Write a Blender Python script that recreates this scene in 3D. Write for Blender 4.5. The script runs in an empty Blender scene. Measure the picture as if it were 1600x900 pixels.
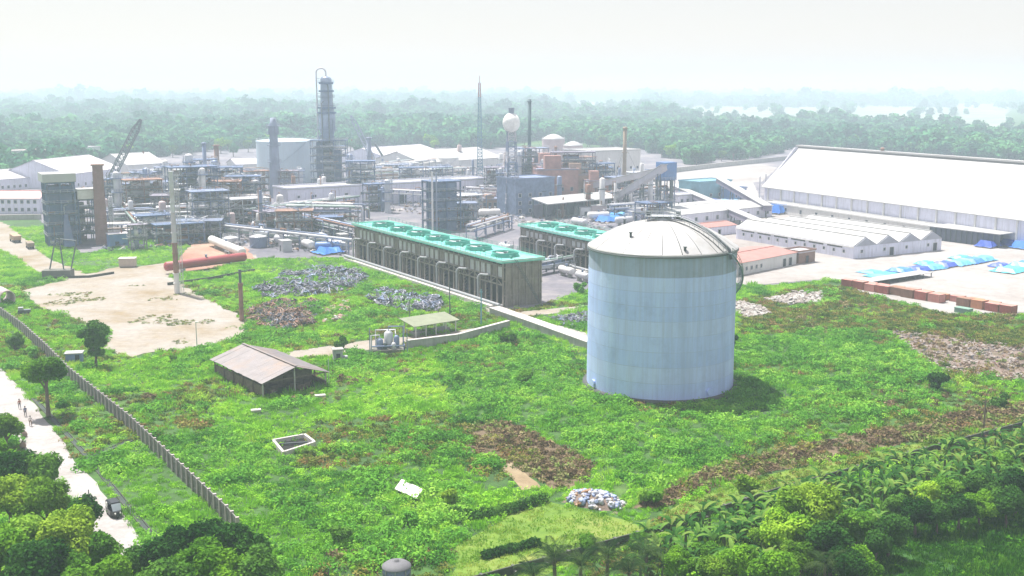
import bpy, math, random
import numpy as np
from mathutils import Vector, Matrix
R = math.radians
PI = math.pi
rnd = random.Random(7)
scene = bpy.context.scene
COL = scene.collection

# ---------------------------------------------------------------- camera
CH, FP, PITCH = 53.0, 1750.0, R(10.14)
cd = bpy.data.cameras.new('camera'); cam = bpy.data.objects.new('camera', cd); COL.objects.link(cam)
cam.location = (0, 0, CH); cam.rotation_euler = (PI/2 - PITCH, 0, 0)
cd.sensor_width = 36; cd.lens = 36*FP/1600; cd.clip_start = 1; cd.clip_end = 40000
scene.camera = cam

# ---------------------------------------------------------------- sky and sun
SUN_EL, SUN_AZ = R(67.5), R(-43)          # azimuth from +Y, negative to the left
w = bpy.data.worlds.new('World'); scene.world = w; w.use_nodes = True
nt = w.node_tree; bg = nt.nodes['Background']
sky = nt.nodes.new('ShaderNodeTexSky'); sky.sky_type = 'NISHITA'; sky.sun_disc = False
sky.sun_elevation = SUN_EL; sky.sun_rotation = SUN_AZ
sky.air_density = 1.2; sky.dust_density = 1.0; sky.ozone_density = 3.0
mixs = nt.nodes.new('ShaderNodeMix'); mixs.data_type = 'RGBA'; mixs.inputs[0].default_value = 0.55
nt.links.new(sky.outputs[0], mixs.inputs[6]); mixs.inputs[7].default_value = (8.5, 7.6, 7.5, 1)   # thin white veil of cloud
nt.links.new(mixs.outputs[2], bg.inputs[0]); bg.inputs[1].default_value = 0.0705
sl = bpy.data.lights.new('sun', 'SUN'); so = bpy.data.objects.new('sun', sl); COL.objects.link(so)
sl.energy = 5.0; sl.angle = R(0.7); sl.color = (1.0, 0.955, 0.88)
sd = Vector((math.sin(SUN_AZ)*math.cos(SUN_EL), math.cos(SUN_AZ)*math.cos(SUN_EL), math.sin(SUN_EL)))
so.rotation_euler = sd.to_track_quat('Z', 'Y').to_euler(); so.location = (-60, 60, 200)
scene.view_settings.view_transform = 'Standard'; scene.view_settings.look = 'None'
scene.view_settings.exposure = 0.9; scene.view_settings.gamma = 1.0
scene.cycles.max_bounces = 5; scene.cycles.diffuse_bounces = 3; scene.cycles.glossy_bounces = 2
scene.cycles.transparent_max_bounces = 8; scene.cycles.volume_bounces = 1

# ---------------------------------------------------------------- pixels of the survey photograph to metres on the ground
def ray(px, py):
    a, b = (px-800)/FP, (450-py)/FP
    return a, math.cos(PITCH) + b*math.sin(PITCH), -math.sin(PITCH) + b*math.cos(PITCH)
def P(px, py, z=0.0):
    dx, dy, dz = ray(px, py); t = (z-CH)/dz
    return Vector((dx*t, dy*t, z))
def top_z(base, py):                     # height over ground point "base" of what shows at row py
    dx, dy, dz = ray(800, py); return CH + base[1]/dy*dz
def PX(v):                               # metres -> pixel
    x, y, z = v[0], v[1], v[2]-CH
    d = y*math.cos(PITCH) - z*math.sin(PITCH); u = y*math.sin(PITCH) + z*math.cos(PITCH)
    return 800 + FP*x/d, 450 - FP*u/d
def mpp(base): return base[1]/FP         # metres per photo pixel there
UA = math.atan2(0.868, -0.496)           # heading of the plant's long axis
UX = UA - PI                             # rotz so that local +x runs along the axis, towards the camera

# ---------------------------------------------------------------- materials
MATS = {}
def nodes_of(name):
    m = bpy.data.materials.new(name); m.use_nodes = True
    t = m.node_tree; b = t.nodes['Principled BSDF']
    return m, t, b
def ramp(t, src, stops):
    r = t.nodes.new('ShaderNodeValToRGB'); e = r.color_ramp.elements
    while len(e) < len(stops): e.new(0.5)
    for i, (p, c) in enumerate(stops):
        e[i].position = p; e[i].color = (*c, 1) if len(c) == 3 else c
    t.links.new(src, r.inputs[0]); return r.outputs[0]
def noise(t, scale, detail=4, rough=0.6, vec=None, sc3=None):
    n = t.nodes.new('ShaderNodeTexNoise'); n.inputs['Scale'].default_value = scale
    n.inputs['Detail'].default_value = detail; n.inputs['Roughness'].default_value = rough
    if vec is None:
        vec = t.nodes.new('ShaderNodeNewGeometry').outputs['Position']
    if sc3:
        mp = t.nodes.new('ShaderNodeMapping'); mp.inputs['Scale'].default_value = sc3
        t.links.new(vec, mp.inputs[0]); vec = mp.outputs[0]
    t.links.new(vec, n.inputs['Vector']); return n.outputs[0]
def mix(t, fac, a, b, mode='MIX'):
    m = t.nodes.new('ShaderNodeMix'); m.data_type = 'RGBA'; m.blend_type = mode
    if hasattr(fac, 'links'): t.links.new(fac, m.inputs[0])
    else: m.inputs[0].default_value = fac
    for k, v in ((6, a), (7, b)):
        if hasattr(v, 'links'): t.links.new(v, m.inputs[k])
        else: m.inputs[k].default_value = (*v, 1)
    return m.outputs[2]
def bump(t, b, h, dist, strength=0.6):
    bn = t.nodes.new('ShaderNodeBump'); bn.inputs['Distance'].default_value = dist; bn.inputs['Strength'].default_value = strength
    t.links.new(h, bn.inputs['Height']); t.links.new(bn.outputs[0], b.inputs['Normal'])
def M(name, col=None, rough=0.6, metal=0.0, var=0.18, scale=0.6, dirt=None, dirt_amt=0.35, streak=False, rand=0.0):
    if name in MATS: return MATS[name]
    m, t, b = nodes_of(name)
    oc = t.nodes.new('ShaderNodeTexCoord').outputs['Object'] if rand == 0 else None
    n = noise(t, scale, 5, 0.65)
    c = ramp(t, n, [(0.3, [x*(1-var) for x in col]), (0.7, [min(1, x*(1+var)) for x in col])])
    if dirt:
        n2 = noise(t, scale*0.45 if not streak else 1.0, 6, 0.7, sc3=(1.3, 1.3, 0.12) if streak else None)
        f = ramp(t, n2, [(0.48, (0, 0, 0)), (0.72, (dirt_amt,)*3)])
        c = mix(t, f, c, dirt)
    if rand:
        oi = t.nodes.new('ShaderNodeObjectInfo')
        f = ramp(t, oi.outputs['Random'], [(0, (1-rand,)*3), (1, (1+rand*0.4,)*3)])
        c = mix(t, 1.0, c, f, 'MULTIPLY')
    t.links.new(c, b.inputs['Base Color'])
    b.inputs['Roughness'].default_value = rough; b.inputs['Metallic'].default_value = metal
    bump(t, b, n, 0.03, 0.3)
    MATS[name] = m; return m
def leafmat(name, stops, scale=0.05, rnd_amt=0.45, trans=0.3, hue=None):
    """foliage: colour drifts from plant to plant and with slow noise over the ground"""
    m = bpy.data.materials.new(name); m.use_nodes = True; t = m.node_tree
    for n in list(t.nodes):
        if n.type != 'OUTPUT_MATERIAL': t.nodes.remove(n)
    out = [n for n in t.nodes if n.type == 'OUTPUT_MATERIAL'][0]
    n1 = noise(t, scale, 4, 0.7)
    oi = t.nodes.new('ShaderNodeObjectInfo')
    mx = t.nodes.new('ShaderNodeMath'); mx.operation = 'MULTIPLY_ADD'
    t.links.new(oi.outputs['Random'], mx.inputs[0]); mx.inputs[1].default_value = rnd_amt; t.links.new(n1, mx.inputs[2])
    sb = t.nodes.new('ShaderNodeMath'); sb.operation = 'SUBTRACT'; t.links.new(mx.outputs[0], sb.inputs[0]); sb.inputs[1].default_value = rnd_amt/2
    c = ramp(t, sb.outputs[0], stops)
    df = t.nodes.new('ShaderNodeBsdfDiffuse'); tr = t.nodes.new('ShaderNodeBsdfTranslucent'); ms = t.nodes.new('ShaderNodeMixShader')
    ms.inputs[0].default_value = trans
    t.links.new(c, df.inputs[0]); t.links.new(c, tr.inputs[0]); t.links.new(df.outputs[0], ms.inputs[1]); t.links.new(tr.outputs[0], ms.inputs[2])
    t.links.new(ms.outputs[0], out.inputs[0])
    MATS[name] = m; return m

# ---------------------------------------------------------------- mesh helpers
class MB:
    def __init__(s): s.v, s.f, s.s, s.T = [], [], [], None
    def add(s, vs, fs, smooth=False):
        k = len(s.v)
        if s.T is not None: vs = [tuple(s.T @ Vector(p)) for p in vs]
        s.v.extend(tuple(p) for p in vs); s.f.extend(tuple(i+k for i in q) for q in fs); s.s.extend([smooth]*len(fs)); return s
    def box(s, x0, x1, y0, y1, z0, z1):
        return s.add([(x0,y0,z0),(x1,y0,z0),(x1,y1,z0),(x0,y1,z0),(x0,y0,z1),(x1,y0,z1),(x1,y1,z1),(x0,y1,z1)],
                     [(3,2,1,0),(4,5,6,7),(0,1,5,4),(1,2,6,5),(2,3,7,6),(3,0,4,7)])
    def obox(s, c, d, rz=0.0):
        ca, sa = math.cos(rz), math.sin(rz); hx, hy, hz = d[0]/2, d[1]/2, d[2]/2
        vs = [(c[0]+x*ca-y*sa, c[1]+x*sa+y*ca, c[2]+z) for z in (-hz, hz) for x, y in ((-hx,-hy),(hx,-hy),(hx,hy),(-hx,hy))]
        return s.add(vs, [(3,2,1,0),(4,5,6,7),(0,1,5,4),(1,2,6,5),(2,3,7,6),(3,0,4,7)])
    def cyl(s, p0, p1, r0, r1=None, n=10, caps=True, smooth=True):
        r1 = r0 if r1 is None else r1
        p0, p1 = Vector(p0), Vector(p1); d = (p1-p0)
        if d.length < 1e-6: return s
        d.normalize(); a = d.orthogonal().normalized(); b = d.cross(a)
        vs = []
        for p, r in ((p0, r0), (p1, r1)):
            for i in range(n):
                t = 2*PI*i/n; vs.append(p + a*(r*math.cos(t)) + b*(r*math.sin(t)))
        s.add(vs, [(i, (i+1) % n, n+(i+1) % n, n+i) for i in range(n)], smooth)
        if caps:
            s.add(vs[:n], [tuple(range(n-1, -1, -1))]); s.add(vs[n:], [tuple(range(n))])
        return s
    def tube(s, pts, r, n=8, smooth=True, caps=True):
        pts = [Vector(p) for p in pts]; rs = r if isinstance(r, (list, tuple)) else [r]*len(pts)
        vs = []; prev = None
        for i, p in enumerate(pts):
            d = (pts[min(i+1, len(pts)-1)] - pts[max(i-1, 0)]).normalized()
            a = d.orthogonal().normalized() if prev is None else (prev - d*prev.dot(d)).normalized()
            prev = a; b = d.cross(a)
            for k in range(n):
                t = 2*PI*k/n; vs.append(p + a*(rs[i]*math.cos(t)) + b*(rs[i]*math.sin(t)))
        fs = [(i*n+k, i*n+(k+1) % n, (i+1)*n+(k+1) % n, (i+1)*n+k) for i in range(len(pts)-1) for k in range(n)]
        s.add(vs, fs, smooth)
        if caps:
            s.add(vs[:n], [tuple(range(n-1, -1, -1))]); s.add(vs[-n:], [tuple(range(n))])
        return s
    def lathe(s, c, prof, n=24, smooth=True):
        vs = []; fs = []
        for r, z in prof:
            for i in range(n):
                t = 2*PI*i/n; vs.append((c[0]+r*math.cos(t), c[1]+r*math.sin(t), c[2]+z))
        for j in range(len(prof)-1):
            for i in range(n):
                fs.append((j*n+i, j*n+(i+1) % n, (j+1)*n+(i+1) % n, (j+1)*n+i))
        return s.add(vs, fs, smooth)
    def beam(s, p0, p1, wd, ht=None):
        ht = ht or wd; p0, p1 = Vector(p0), Vector(p1); d = (p1-p0)
        if d.length < 1e-6: return s
        d.normalize(); up = Vector((0, 0, 1)) if abs(d.z) < 0.95 else Vector((1, 0, 0))
        a = d.cross(up).normalized()*wd/2; b = a.cross(d).normalized()*ht/2
        vs = [p + q for p in (p0, p1) for q in (-a-b, a-b, a+b, -a+b)]
        return s.add(vs, [(3,2,1,0),(4,5,6,7),(0,1,5,4),(1,2,6,5),(2,3,7,6),(3,0,4,7)])
    def mesh(s, name, mat):
        me = bpy.data.meshes.new(name); me.from_pydata(s.v, [], s.f)
        me.polygons.foreach_set('use_smooth', s.s)
        if mat: me.materials.append(mat)
        me.update(); return me
    def build(s, name, mat, parent=None, label=None, kind=None):
        o = bpy.data.objects.new(name, s.mesh(name, mat)); COL.objects.link(o)
        if parent: o.parent = parent
        if label: o['label'] = label
        if kind: o['kind'] = kind
        return o
def link_mesh(name, me, parent=None, loc=(0,0,0), rot=(0,0,0), scl=None):
    o = bpy.data.objects.new(name, me); COL.objects.link(o); o.parent = parent
    o.location = loc; o.rotation_euler = rot
    if scl: o.scale = scl
    return o
def tag(o, label=None, cat=None, group=None, kind=None):
    if label: o['label'] = label
    if cat: o['category'] = cat
    if group: o['group'] = group
    if kind: o['kind'] = kind
    return o
def thing(name, label, cat, loc=(0,0,0), rotz=0.0, group=None):
    o = bpy.data.objects.new(name, None); COL.objects.link(o)
    o.empty_display_size = 0.5; o.location = loc; o.rotation_euler = (0, 0, rotz)
    return tag(o, label, cat, group)
def copy_tree(o, parent=None):
    c = o.copy(); COL.objects.link(c); c.parent = parent
    for ch in o.children: copy_tree(ch, c)
    return c
def noisy_poly(pts, step=3.0, amp=0.8, seed=0, closed=True):
    rr = random.Random(seed); out = []
    n = len(pts)
    for i in range(n if closed else n-1):
        a, b = pts[i], pts[(i+1) % n]; L = (b-a).length; k = max(1, int(L/step)); nn = (b-a).normalized(); pp = Vector((-nn.y, nn.x, 0))
        for j in range(k):
            q = a.lerp(b, j/k)
            out.append(q + pp*(rr.uniform(-amp, amp) if j else 0))
    return out
POLYS = {}
def patch(name, pix, mat, z=0.02, step=3.0, amp=0.8, key=None, world=None):
    pts = world or [P(*p) for p in pix]
    pts = [Vector((p.x, p.y, 0)) for p in pts]
    POLYS[key or name] = [(p.x, p.y) for p in pts]
    q = noisy_poly(pts, step, amp, len(name)+len(pts))
    from mathutils.geometry import tessellate_polygon
    tris = tessellate_polygon([q])
    me = bpy.data.meshes.new(name); me.from_pydata([(p.x, p.y, z) for p in q], [], [t if ((q[t[1]]-q[t[0]]).cross(q[t[2]]-q[t[0]])).z > 0 else t[::-1] for t in tris])
    me.materials.append(mat); me.update()
    o = bpy.data.objects.new(name, me); COL.objects.link(o); o['kind'] = 'structure'; return o
def inside(X, Y, poly):
    c = np.zeros(len(X), bool); n = len(poly)
    for i in range(n):
        x0, y0 = poly[i]; x1, y1 = poly[(i+1) % n]
        if y0 == y1: continue
        m = ((y0 > Y) != (y1 > Y)) & (X < (x1-x0)*(Y-y0)/(y1-y0)+x0); c ^= m
    return c
def scatter(name, pts, rotz, scl, idx, variants, kind='stuff', tilt=0.0):
    """one object of uncountable plants or stones: geometry nodes instance the variants on its points"""
    me = bpy.data.meshes.new(name); n = len(pts)
    me.vertices.add(n); me.vertices.foreach_set('co', np.asarray(pts, np.float32).ravel())
    a = me.attributes.new('rot', 'FLOAT_VECTOR', 'POINT'); rv = np.zeros((n, 3), np.float32); rv[:, 2] = rotz
    if tilt: rv[:, :2] = np.random.RandomState(1).uniform(-tilt, tilt, (n, 2))
    a.data.foreach_set('vector', rv.ravel())
    a = me.attributes.new('scl', 'FLOAT', 'POINT'); a.data.foreach_set('value', np.asarray(scl, np.float32))
    a = me.attributes.new('idx', 'INT', 'POINT'); a.data.foreach_set('value', np.asarray(idx, np.int32))
    o = bpy.data.objects.new(name, me); COL.objects.link(o)
    g = bpy.data.node_groups.new(name, 'GeometryNodeTree')
    g.interface.new_socket('Geometry', in_out='INPUT', socket_type='NodeSocketGeometry')
    g.interface.new_socket('Geometry', in_out='OUTPUT', socket_type='NodeSocketGeometry')
    N = g.nodes.new; L = g.links.new
    gi, go = N('NodeGroupInput'), N('NodeGroupOutput'); jn = N('GeometryNodeJoinGeometry')
    for v in reversed(variants):
        oi = N('GeometryNodeObjectInfo'); oi.inputs['Object'].default_value = v; oi.inputs['As Instance'].default_value = True
        L(oi.outputs['Geometry'], jn.inputs[0])
    ip = N('GeometryNodeInstanceOnPoints'); L(gi.outputs[0], ip.inputs['Points']); L(jn.outputs[0], ip.inputs['Instance'])
    ip.inputs['Pick Instance'].default_value = True
    def attr(nm, ty):
        x = N('GeometryNodeInputNamedAttribute'); x.data_type = ty; x.inputs[0].default_value = nm
        return [q for q in x.outputs if q.enabled and q.name == 'Attribute'][0]
    L(attr('idx', 'INT'), ip.inputs['Instance Index'])
    e2r = N('FunctionNodeEulerToRotation'); L(attr('rot', 'FLOAT_VECTOR'), e2r.inputs[0]); L(e2r.outputs[0], ip.inputs['Rotation'])
    L(attr('scl', 'FLOAT'), ip.inputs['Scale']); L(ip.outputs[0], go.inputs[0])
    md = o.modifiers.new('scatter', 'NODES'); md.node_group = g
    o['kind'] = kind; return o
def npmesh(name, verts, faces, mat):
    """fast mesh from an (N,4) quad array"""
    me = bpy.data.meshes.new(name); nv, nf = len(verts), len(faces)
    me.vertices.add(nv); me.vertices.foreach_set('co', np.asarray(verts, np.float32).ravel())
    me.loops.add(nf*4); me.loops.foreach_set('vertex_index', np.asarray(faces, np.int32).ravel())
    me.polygons.add(nf); me.polygons.foreach_set('loop_start', np.arange(0, nf*4, 4, dtype=np.int32))
    me.materials.append(mat); me.update(calc_edges=True); return me
def leaf_cloud(name, centres, radii, n, size, mat, seed=1, shell=0.55, flat=0.8, up=0.3):
    """n small leaf faces spread through the given blobs, denser to their skins"""
    g = np.random.RandomState(seed); C = np.asarray(centres, float); Rr = np.asarray(radii, float)
    wgt = Rr**2; k = g.choice(len(C), n, p=wgt/wgt.sum())
    d = g.normal(size=(n, 3)); d /= np.linalg.norm(d, axis=1)[:, None]
    rad = (shell + (1-shell)*g.rand(n)**0.6)*(1+0.18*g.normal(size=n)*(g.rand(n) < 0.25))
    pos = C[k] + d*(Rr[k]*rad)[:, None]*np.array([1, 1, flat])
    nrm = d*0.6 + g.normal(size=(n, 3))*0.55 + np.array([0, 0, up]); nrm /= np.linalg.norm(nrm, axis=1)[:, None]
    a = np.cross(nrm, g.normal(size=(n, 3))); a /= np.linalg.norm(a, axis=1)[:, None]; b = np.cross(nrm, a)
    s = size*(0.6+0.8*g.rand(n))[:, None]; s2 = s*(0.45+0.3*g.rand(n))[:, None]
    v = np.stack([pos - a*s, pos - b*s2, pos + a*s, pos + b*s2], 1).reshape(-1, 3)
    return npmesh(name, v, np.arange(n*4).reshape(-1, 4), mat)
# ================================================================ THE SETTING
def ground_mat():
    m, t, b = nodes_of('field_soil')
    n1 = noise(t, 0.02, 6, 0.7); n2 = noise(t, 0.6, 5, 0.7)
    c1 = ramp(t, n1, [(0.35, (0.025, 0.07, 0.014)), (0.55, (0.05, 0.13, 0.02)), (0.7, (0.09, 0.15, 0.03))])
    c2 = ramp(t, n2, [(0.3, (0.5, 0.5, 0.5)), (0.7, (1.25, 1.25, 1.15))])
    t.links.new(mix(t, 1.0, c1, c2, 'MULTIPLY'), b.inputs['Base Color']); b.inputs['Roughness'].default_value = 0.95
    bump(t, b, n2, 0.4, 0.8); return m
def soil(name, lo, mid, hi, s1=0.08, s2=0.9, bd=0.12, rough=0.95):
    m, t, b = nodes_of(name)
    n1 = noise(t, s1, 6, 0.72); n2 = noise(t, s2, 6, 0.75)
    c1 = ramp(t, n1, [(0.32, lo), (0.5, mid), (0.66, hi)]); c2 = ramp(t, n2, [(0.3, (0.78,)*3), (0.68, (1.12,)*3)])
    t.links.new(mix(t, 1.0, c1, c2, 'MULTIPLY'), b.inputs['Base Color']); b.inputs['Roughness'].default_value = rough
    bump(t, b, n2, bd, 0.7); MATS[name] = m; return m
GM = ground_mat()
S = 13000.0; HAZE_D = 0.00044
mb = MB()
cuts = sorted({-S, -3000, -1000, -400, 0, 400, 1000, 3000, S})
gx = cuts; gy = [-1500, 0, 400, 1000, 3000, 14000]
vs = [(x, y, 0) for y in gy for x in gx]; nx = len(gx)
mb.add(vs, [(j*nx+i, j*nx+i+1, (j+1)*nx+i+1, (j+1)*nx+i) for j in range(len(gy)-1) for i in range(nx-1)])
mb.build('ground', GM, kind='structure')

sand = soil('yard_sand', (0.22, 0.165, 0.095), (0.285, 0.25, 0.21), (0.31, 0.29, 0.27), 0.05, 0.5, 0.25)
pad = soil('plant_hardstanding', (0.085, 0.085, 0.115), (0.16, 0.15, 0.175), (0.29, 0.26, 0.26), 0.035, 0.5)
paleyard = soil('store_yard_concrete', (0.25, 0.22, 0.205), (0.31, 0.29, 0.28), (0.35, 0.335, 0.33), 0.02, 0.3, 0.04)
roadm = soil('road_surface', (0.26, 0.235, 0.22), (0.33, 0.31, 0.305), (0.36, 0.345, 0.34), 0.12, 1.4, 0.03)
redsoil = soil('red_soil', (0.26, 0.12, 0.08), (0.32, 0.18, 0.13), (0.33, 0.25, 0.18), 0.07, 0.8)
brownsoil = soil('brown_soil', (0.08, 0.065, 0.03), (0.14, 0.10, 0.06), (0.19, 0.15, 0.09), 0.15, 1.1, 0.3)
lawn = soil('yellow_lawn', (0.08, 0.17, 0.015), (0.13, 0.22, 0.02), (0.22, 0.24, 0.06), 0.09, 1.2, 0.15)
meadow = soil('dark_meadow', (0.012, 0.06, 0.006), (0.025, 0.10, 0.008), (0.05, 0.14, 0.012), 0.05, 1.0, 0.3)
rubblem = soil('rubble_soil', (0.10, 0.09, 0.05), (0.19, 0.14, 0.115), (0.28, 0.24, 0.22), 0.16, 1.3, 0.3)
palefield = soil('pale_field', (0.08, 0.15, 0.08), (0.22, 0.25, 0.19), (0.34, 0.34, 0.32), 0.011, 0.05, 0.05)

patch('plant_hardstanding', [(128,398),(235,374),(330,384),(405,404),(545,402),(600,425),(790,484),(835,480),(925,452),(1145,445),(1200,446),(1290,438),(1312,440),(1345,458),(1480,492),(1600,490),(1900,560),(2500,470),(2300,300),(1500,240),(1180,225),(1000,232),(600,226),(200,238),(-300,262),(-250,330),(60,343),(100,372)], pad, 0.02, 6, 0.6)
patch('storage_yard', [(1000,300),(1175,283),(1195,322),(1900,420),(2300,470),(1900,556),(1600,488),(1480,490),(1345,456),(1312,438),(1290,436),(1200,444),(1148,448),(1148,395)], paleyard, 0.06, 8, 0.3)
patch('upper_yard', [(1008,277),(1060,266),(1185,256),(1215,262),(1190,284),(1100,292),(1010,300)], paleyard, 0.064, 8, 0.3)
patch('sand_yard', [(30,455),(100,438),(150,426),(190,415),(225,418),(262,430),(300,455),(345,478),(372,490),(388,522),(330,541),(255,548),(205,559),(162,545),(168,520),(120,500),(80,488),(55,478)], sand, 0.05, 3, 1.2)
patch('red_earth', [(278,405),(300,380),(345,378),(385,388),(400,404),(330,420),(285,424)], redsoil, 0.054, 3, 0.8)
patch('earth_track', [(-40,335),(10,350),(45,378),(78,405),(140,430),(110,440),(60,428),(20,400),(-40,372)], sand, 0.034, 3, 0.8)
patch('hoist_track', [(120,430),(250,412),(400,398),(404,404),(300,425),(262,433),(190,431)], sand, 0.044, 3, 0.6)
patch('basin_apron', [(545,404),(560,405),(800,484),(775,492),(640,440),(555,412)], paleyard, 0.056, 4, 0.3)
patch('tower_path', [(440,552),(520,540),(600,529),(700,520),(790,505),(792,513),(700,530),(610,541),(520,556),(455,562)], sand, 0.04, 3, 0.5)
patch('grey_track', [(765,486),(800,489),(925,523),(925,534),(850,516),(790,500)], paleyard, 0.058, 3, 0.2)
patch('cross_path', [(800,488),(850,484),(925,476),(925,480),(860,491),(815,494)], sand, 0.048, 3, 0.3)
patch('road', [(-60,500),(0,571),(60,638),(95,685),(130,735),(190,800),(234,856),(262,905),(300,980),(215,980),(180,900),(160,850),(120,790),(60,728),(0,660),(-80,580)], roadm, 0.03, 3, 0.35)
patch('brown_bank', [(985,795),(1050,760),(1130,728),(1250,698),(1380,672),(1500,648),(1640,624),(1640,654),(1500,674),(1400,696),(1300,717),(1200,737),(1100,764),(1040,792)], brownsoil, 0.03, 3, 1.0)
patch('brown_weed_patch', [(722,668),(760,658),(815,668),(850,690),(900,705),(925,730),(918,752),(870,768),(830,745),(780,728),(735,702)], brownsoil, 0.036, 2, 0.8)
patch('bare_strip', [(775,722),(800,724),(846,762),(815,766)], soil('tan_soil', (0.2, 0.14, 0.08), (0.26, 0.2, 0.12), (0.3, 0.25, 0.17)), 0.042, 2, 0.3)
patch('lime_lawn', [(700,905),(715,850),(790,805),(860,785),(925,800),(985,815),(1030,838),(930,872),(840,905)], lawn, 0.028, 3, 1.0)
patch('bank_verge', [(1010,830),(1045,798),(1105,770),(1200,742),(1300,722),(1400,700),(1500,679),(1640,657),(1640,660),(1600,667),(1400,719),(1225,767),(1030,832)], lawn, 0.0285, 3, 0.4)
patch('rubble_ground', [(1390,515),(1460,522),(1640,545),(1640,605),(1560,592),(1490,588),(1440,568),(1420,540)], rubblem, 0.032, 3, 1.2)
patch('broken_stone', [(1195,470),(1240,458),(1285,458),(1285,473),(1230,477)], rubblem, 0.034, 2, 0.8)
patch('stone_spill', [(1148,470),(1190,478),(1205,490),(1165,497),(1148,490)], rubblem, 0.034, 2, 0.8)
patch('dark_meadow', [(1250,1000),(1300,900),(1380,845),(1480,800),(1640,745),(1900,800),(1900,1000)], meadow, 0.028, 3, 1.0)
for i, q in enumerate([[(850,160),(985,160),(975,177),(880,178)],[(1045,166),(1205,168),(1210,186),(1120,188),(1050,184)],[(1215,168),(1320,168),(1310,188),(1250,190)],[(1330,166),(1480,168),(1500,196),(1400,198),(1340,186)],[(1490,162),(1580,164),(1570,200),(1500,198)]]):
    patch('pale_field', q, palefield, 1.0, 60, 8, key='pale_field%d' % i)
# low wooded rise on the horizon
hm = leafmat('far_slope', [(0.3, (0.03, 0.08, 0.03)), (0.7, (0.06, 0.13, 0.05))], 0.01)
def hills(px0, px1, dist, hmax, seed):
    mb = MB(); n = 60; rr = random.Random(seed); ph = [rr.uniform(0, 6) for _ in range(5)]
    a, b = (px0-800)/FP*dist, (px1-800)/FP*dist; vs = []
    for i in range(n+1):
        t = i/n; x = a+(b-a)*t
        h = hmax*min(1, t*5, (1-t)*5)*(0.72+0.18*math.sin(7*t+ph[0])+0.08*math.sin(23*t+ph[1])+0.05*math.sin(61*t+ph[2]))
        vs += [(x, dist-600, -0.5), (x, dist, h), (x, dist+500, -0.5)]
    mb.add(vs, [q for i in range(n) for q in ((3*i, 3*i+3, 3*i+4, 3*i+1), (3*i+1, 3*i+4, 3*i+5, 3*i+2))], True)
    mb.build('distant_hill', hm, kind='structure')
hills(-260, 255, 5200, 74, 1); hills(330, 660, 6200, 52, 2); hills(760, 1950, 7200, 50, 3)
KEEP_OUT = []; KEEP_POLY = []
# ================================================================ THE BIG STORAGE TANK
def tank_paint(name, base, dirt, amt):
    m, t, b = nodes_of(name)
    oc = t.nodes.new('ShaderNodeTexCoord').outputs['Object']
    n1 = noise(t, 1.0, 6, 0.7, oc, (0.16, 0.16, 0.015)); n2 = noise(t, 1.0, 5, 0.75, oc, (1.6, 1.6, 0.05)); n3 = noise(t, 0.35, 6, 0.7, oc)
    c = ramp(t, n1, [(0.34, [x*0.80 for x in base]), (0.5, base), (0.66, [min(1, x*1.17) for x in base])])
    c = mix(t, ramp(t, n2, [(0.45, (0,)*3), (0.75, (amt,)*3)]), c, dirt)
    c = mix(t, ramp(t, n3, [(0.5, (0,)*3), (0.75, (amt*0.8,)*3)]), c, [x*0.7 for x in base])
    t.links.new(c, b.inputs['Base Color']); b.inputs['Roughness'].default_value = 0.7; b.inputs['Specular IOR Level'].default_value = 0.25
    bump(t, b, n3, 0.05, 0.25); return m
TP = tank_paint('tank_paint', (0.49, 0.61, 0.96), (0.40, 0.48, 0.72), 0.75)
TPS = [TP, tank_paint('tank_paint_second', (0.52, 0.63, 0.95), (0.42, 0.47, 0.64), 0.6), tank_paint('tank_paint_third', (0.46, 0.585, 0.94), (0.44, 0.50, 0.70), 0.7)]
TT = tank_paint('weathered_tank_paint', (0.34, 0.41, 0.54), (0.26, 0.25, 0.25), 0.8)
white_roof = M('white_roof', (0.40, 0.40, 0.40), 0.5, 0, 0.08, 0.3, (0.27, 0.25, 0.22), 0.6)
concrete = M('concrete', (0.36, 0.35, 0.33), 0.9, 0, 0.2, 0.5, (0.16, 0.15, 0.12), 0.6, True)
steel_d = M('dark_steel', (0.10, 0.12, 0.13), 0.55, 0.2, 0.2, 0.7)
steel_l = M('galvanised_steel', (0.42, 0.44, 0.47), 0.45, 0.3, 0.15, 0.8)
TR, TH = 13.2, 25.3
tc = P(1030, 598.5)
tank = thing('storage_tank', 'huge pale blue cylindrical storage tank with white domed roof standing in the green field', 'storage tank', (tc.x, tc.y, 0), math.atan2(-tc.y, -tc.x))
mb = MB(); mb.lathe((0,0,0), [(TR+0.75, -0.3), (TR+0.75, 0.45), (TR-0.3, 0.5)], 96); mb.build('foundation', M('shadow_dark_concrete', (0.07, 0.075, 0.075), 0.9), tank)  # concrete coloured dark for the shadow line at the tank's foot
zs = [0.45, 3.3, 6.05, 8.75, 11.4, 14.05, 16.6, 19.1, 21.6, 22.4]
for i in range(len(zs)-1):
    r = TR - 0.012*i
    if i == 8: break
    mb = MB(); mb.lathe((0,0,0), [(r, zs[i]), (r, zs[i+1])], 160); mb.lathe((0,0,0), [(r, zs[i+1]), (r-0.2, zs[i+1])], 160, False); mb.build('shell_course', TPS[i % 3], tank)
mb = MB(); mb.lathe((0,0,0), [(TR-0.10, 21.6), (TR-0.10, TH-0.12)], 160); mb.build('top_course', TT, tank, 'grey-green weathered top band of the shell')
for i in range(1, 9):
    mb = MB(); mb.lathe((0,0,0), [(TR-0.012*i+0.02, zs[i]-0.04), (TR-0.012*i+0.02, zs[i]+0.04)], 128); mb.build('seam_band', M('seam_paint', (0.40, 0.49, 0.74), 0.7), tank)
mb = MB()
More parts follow.
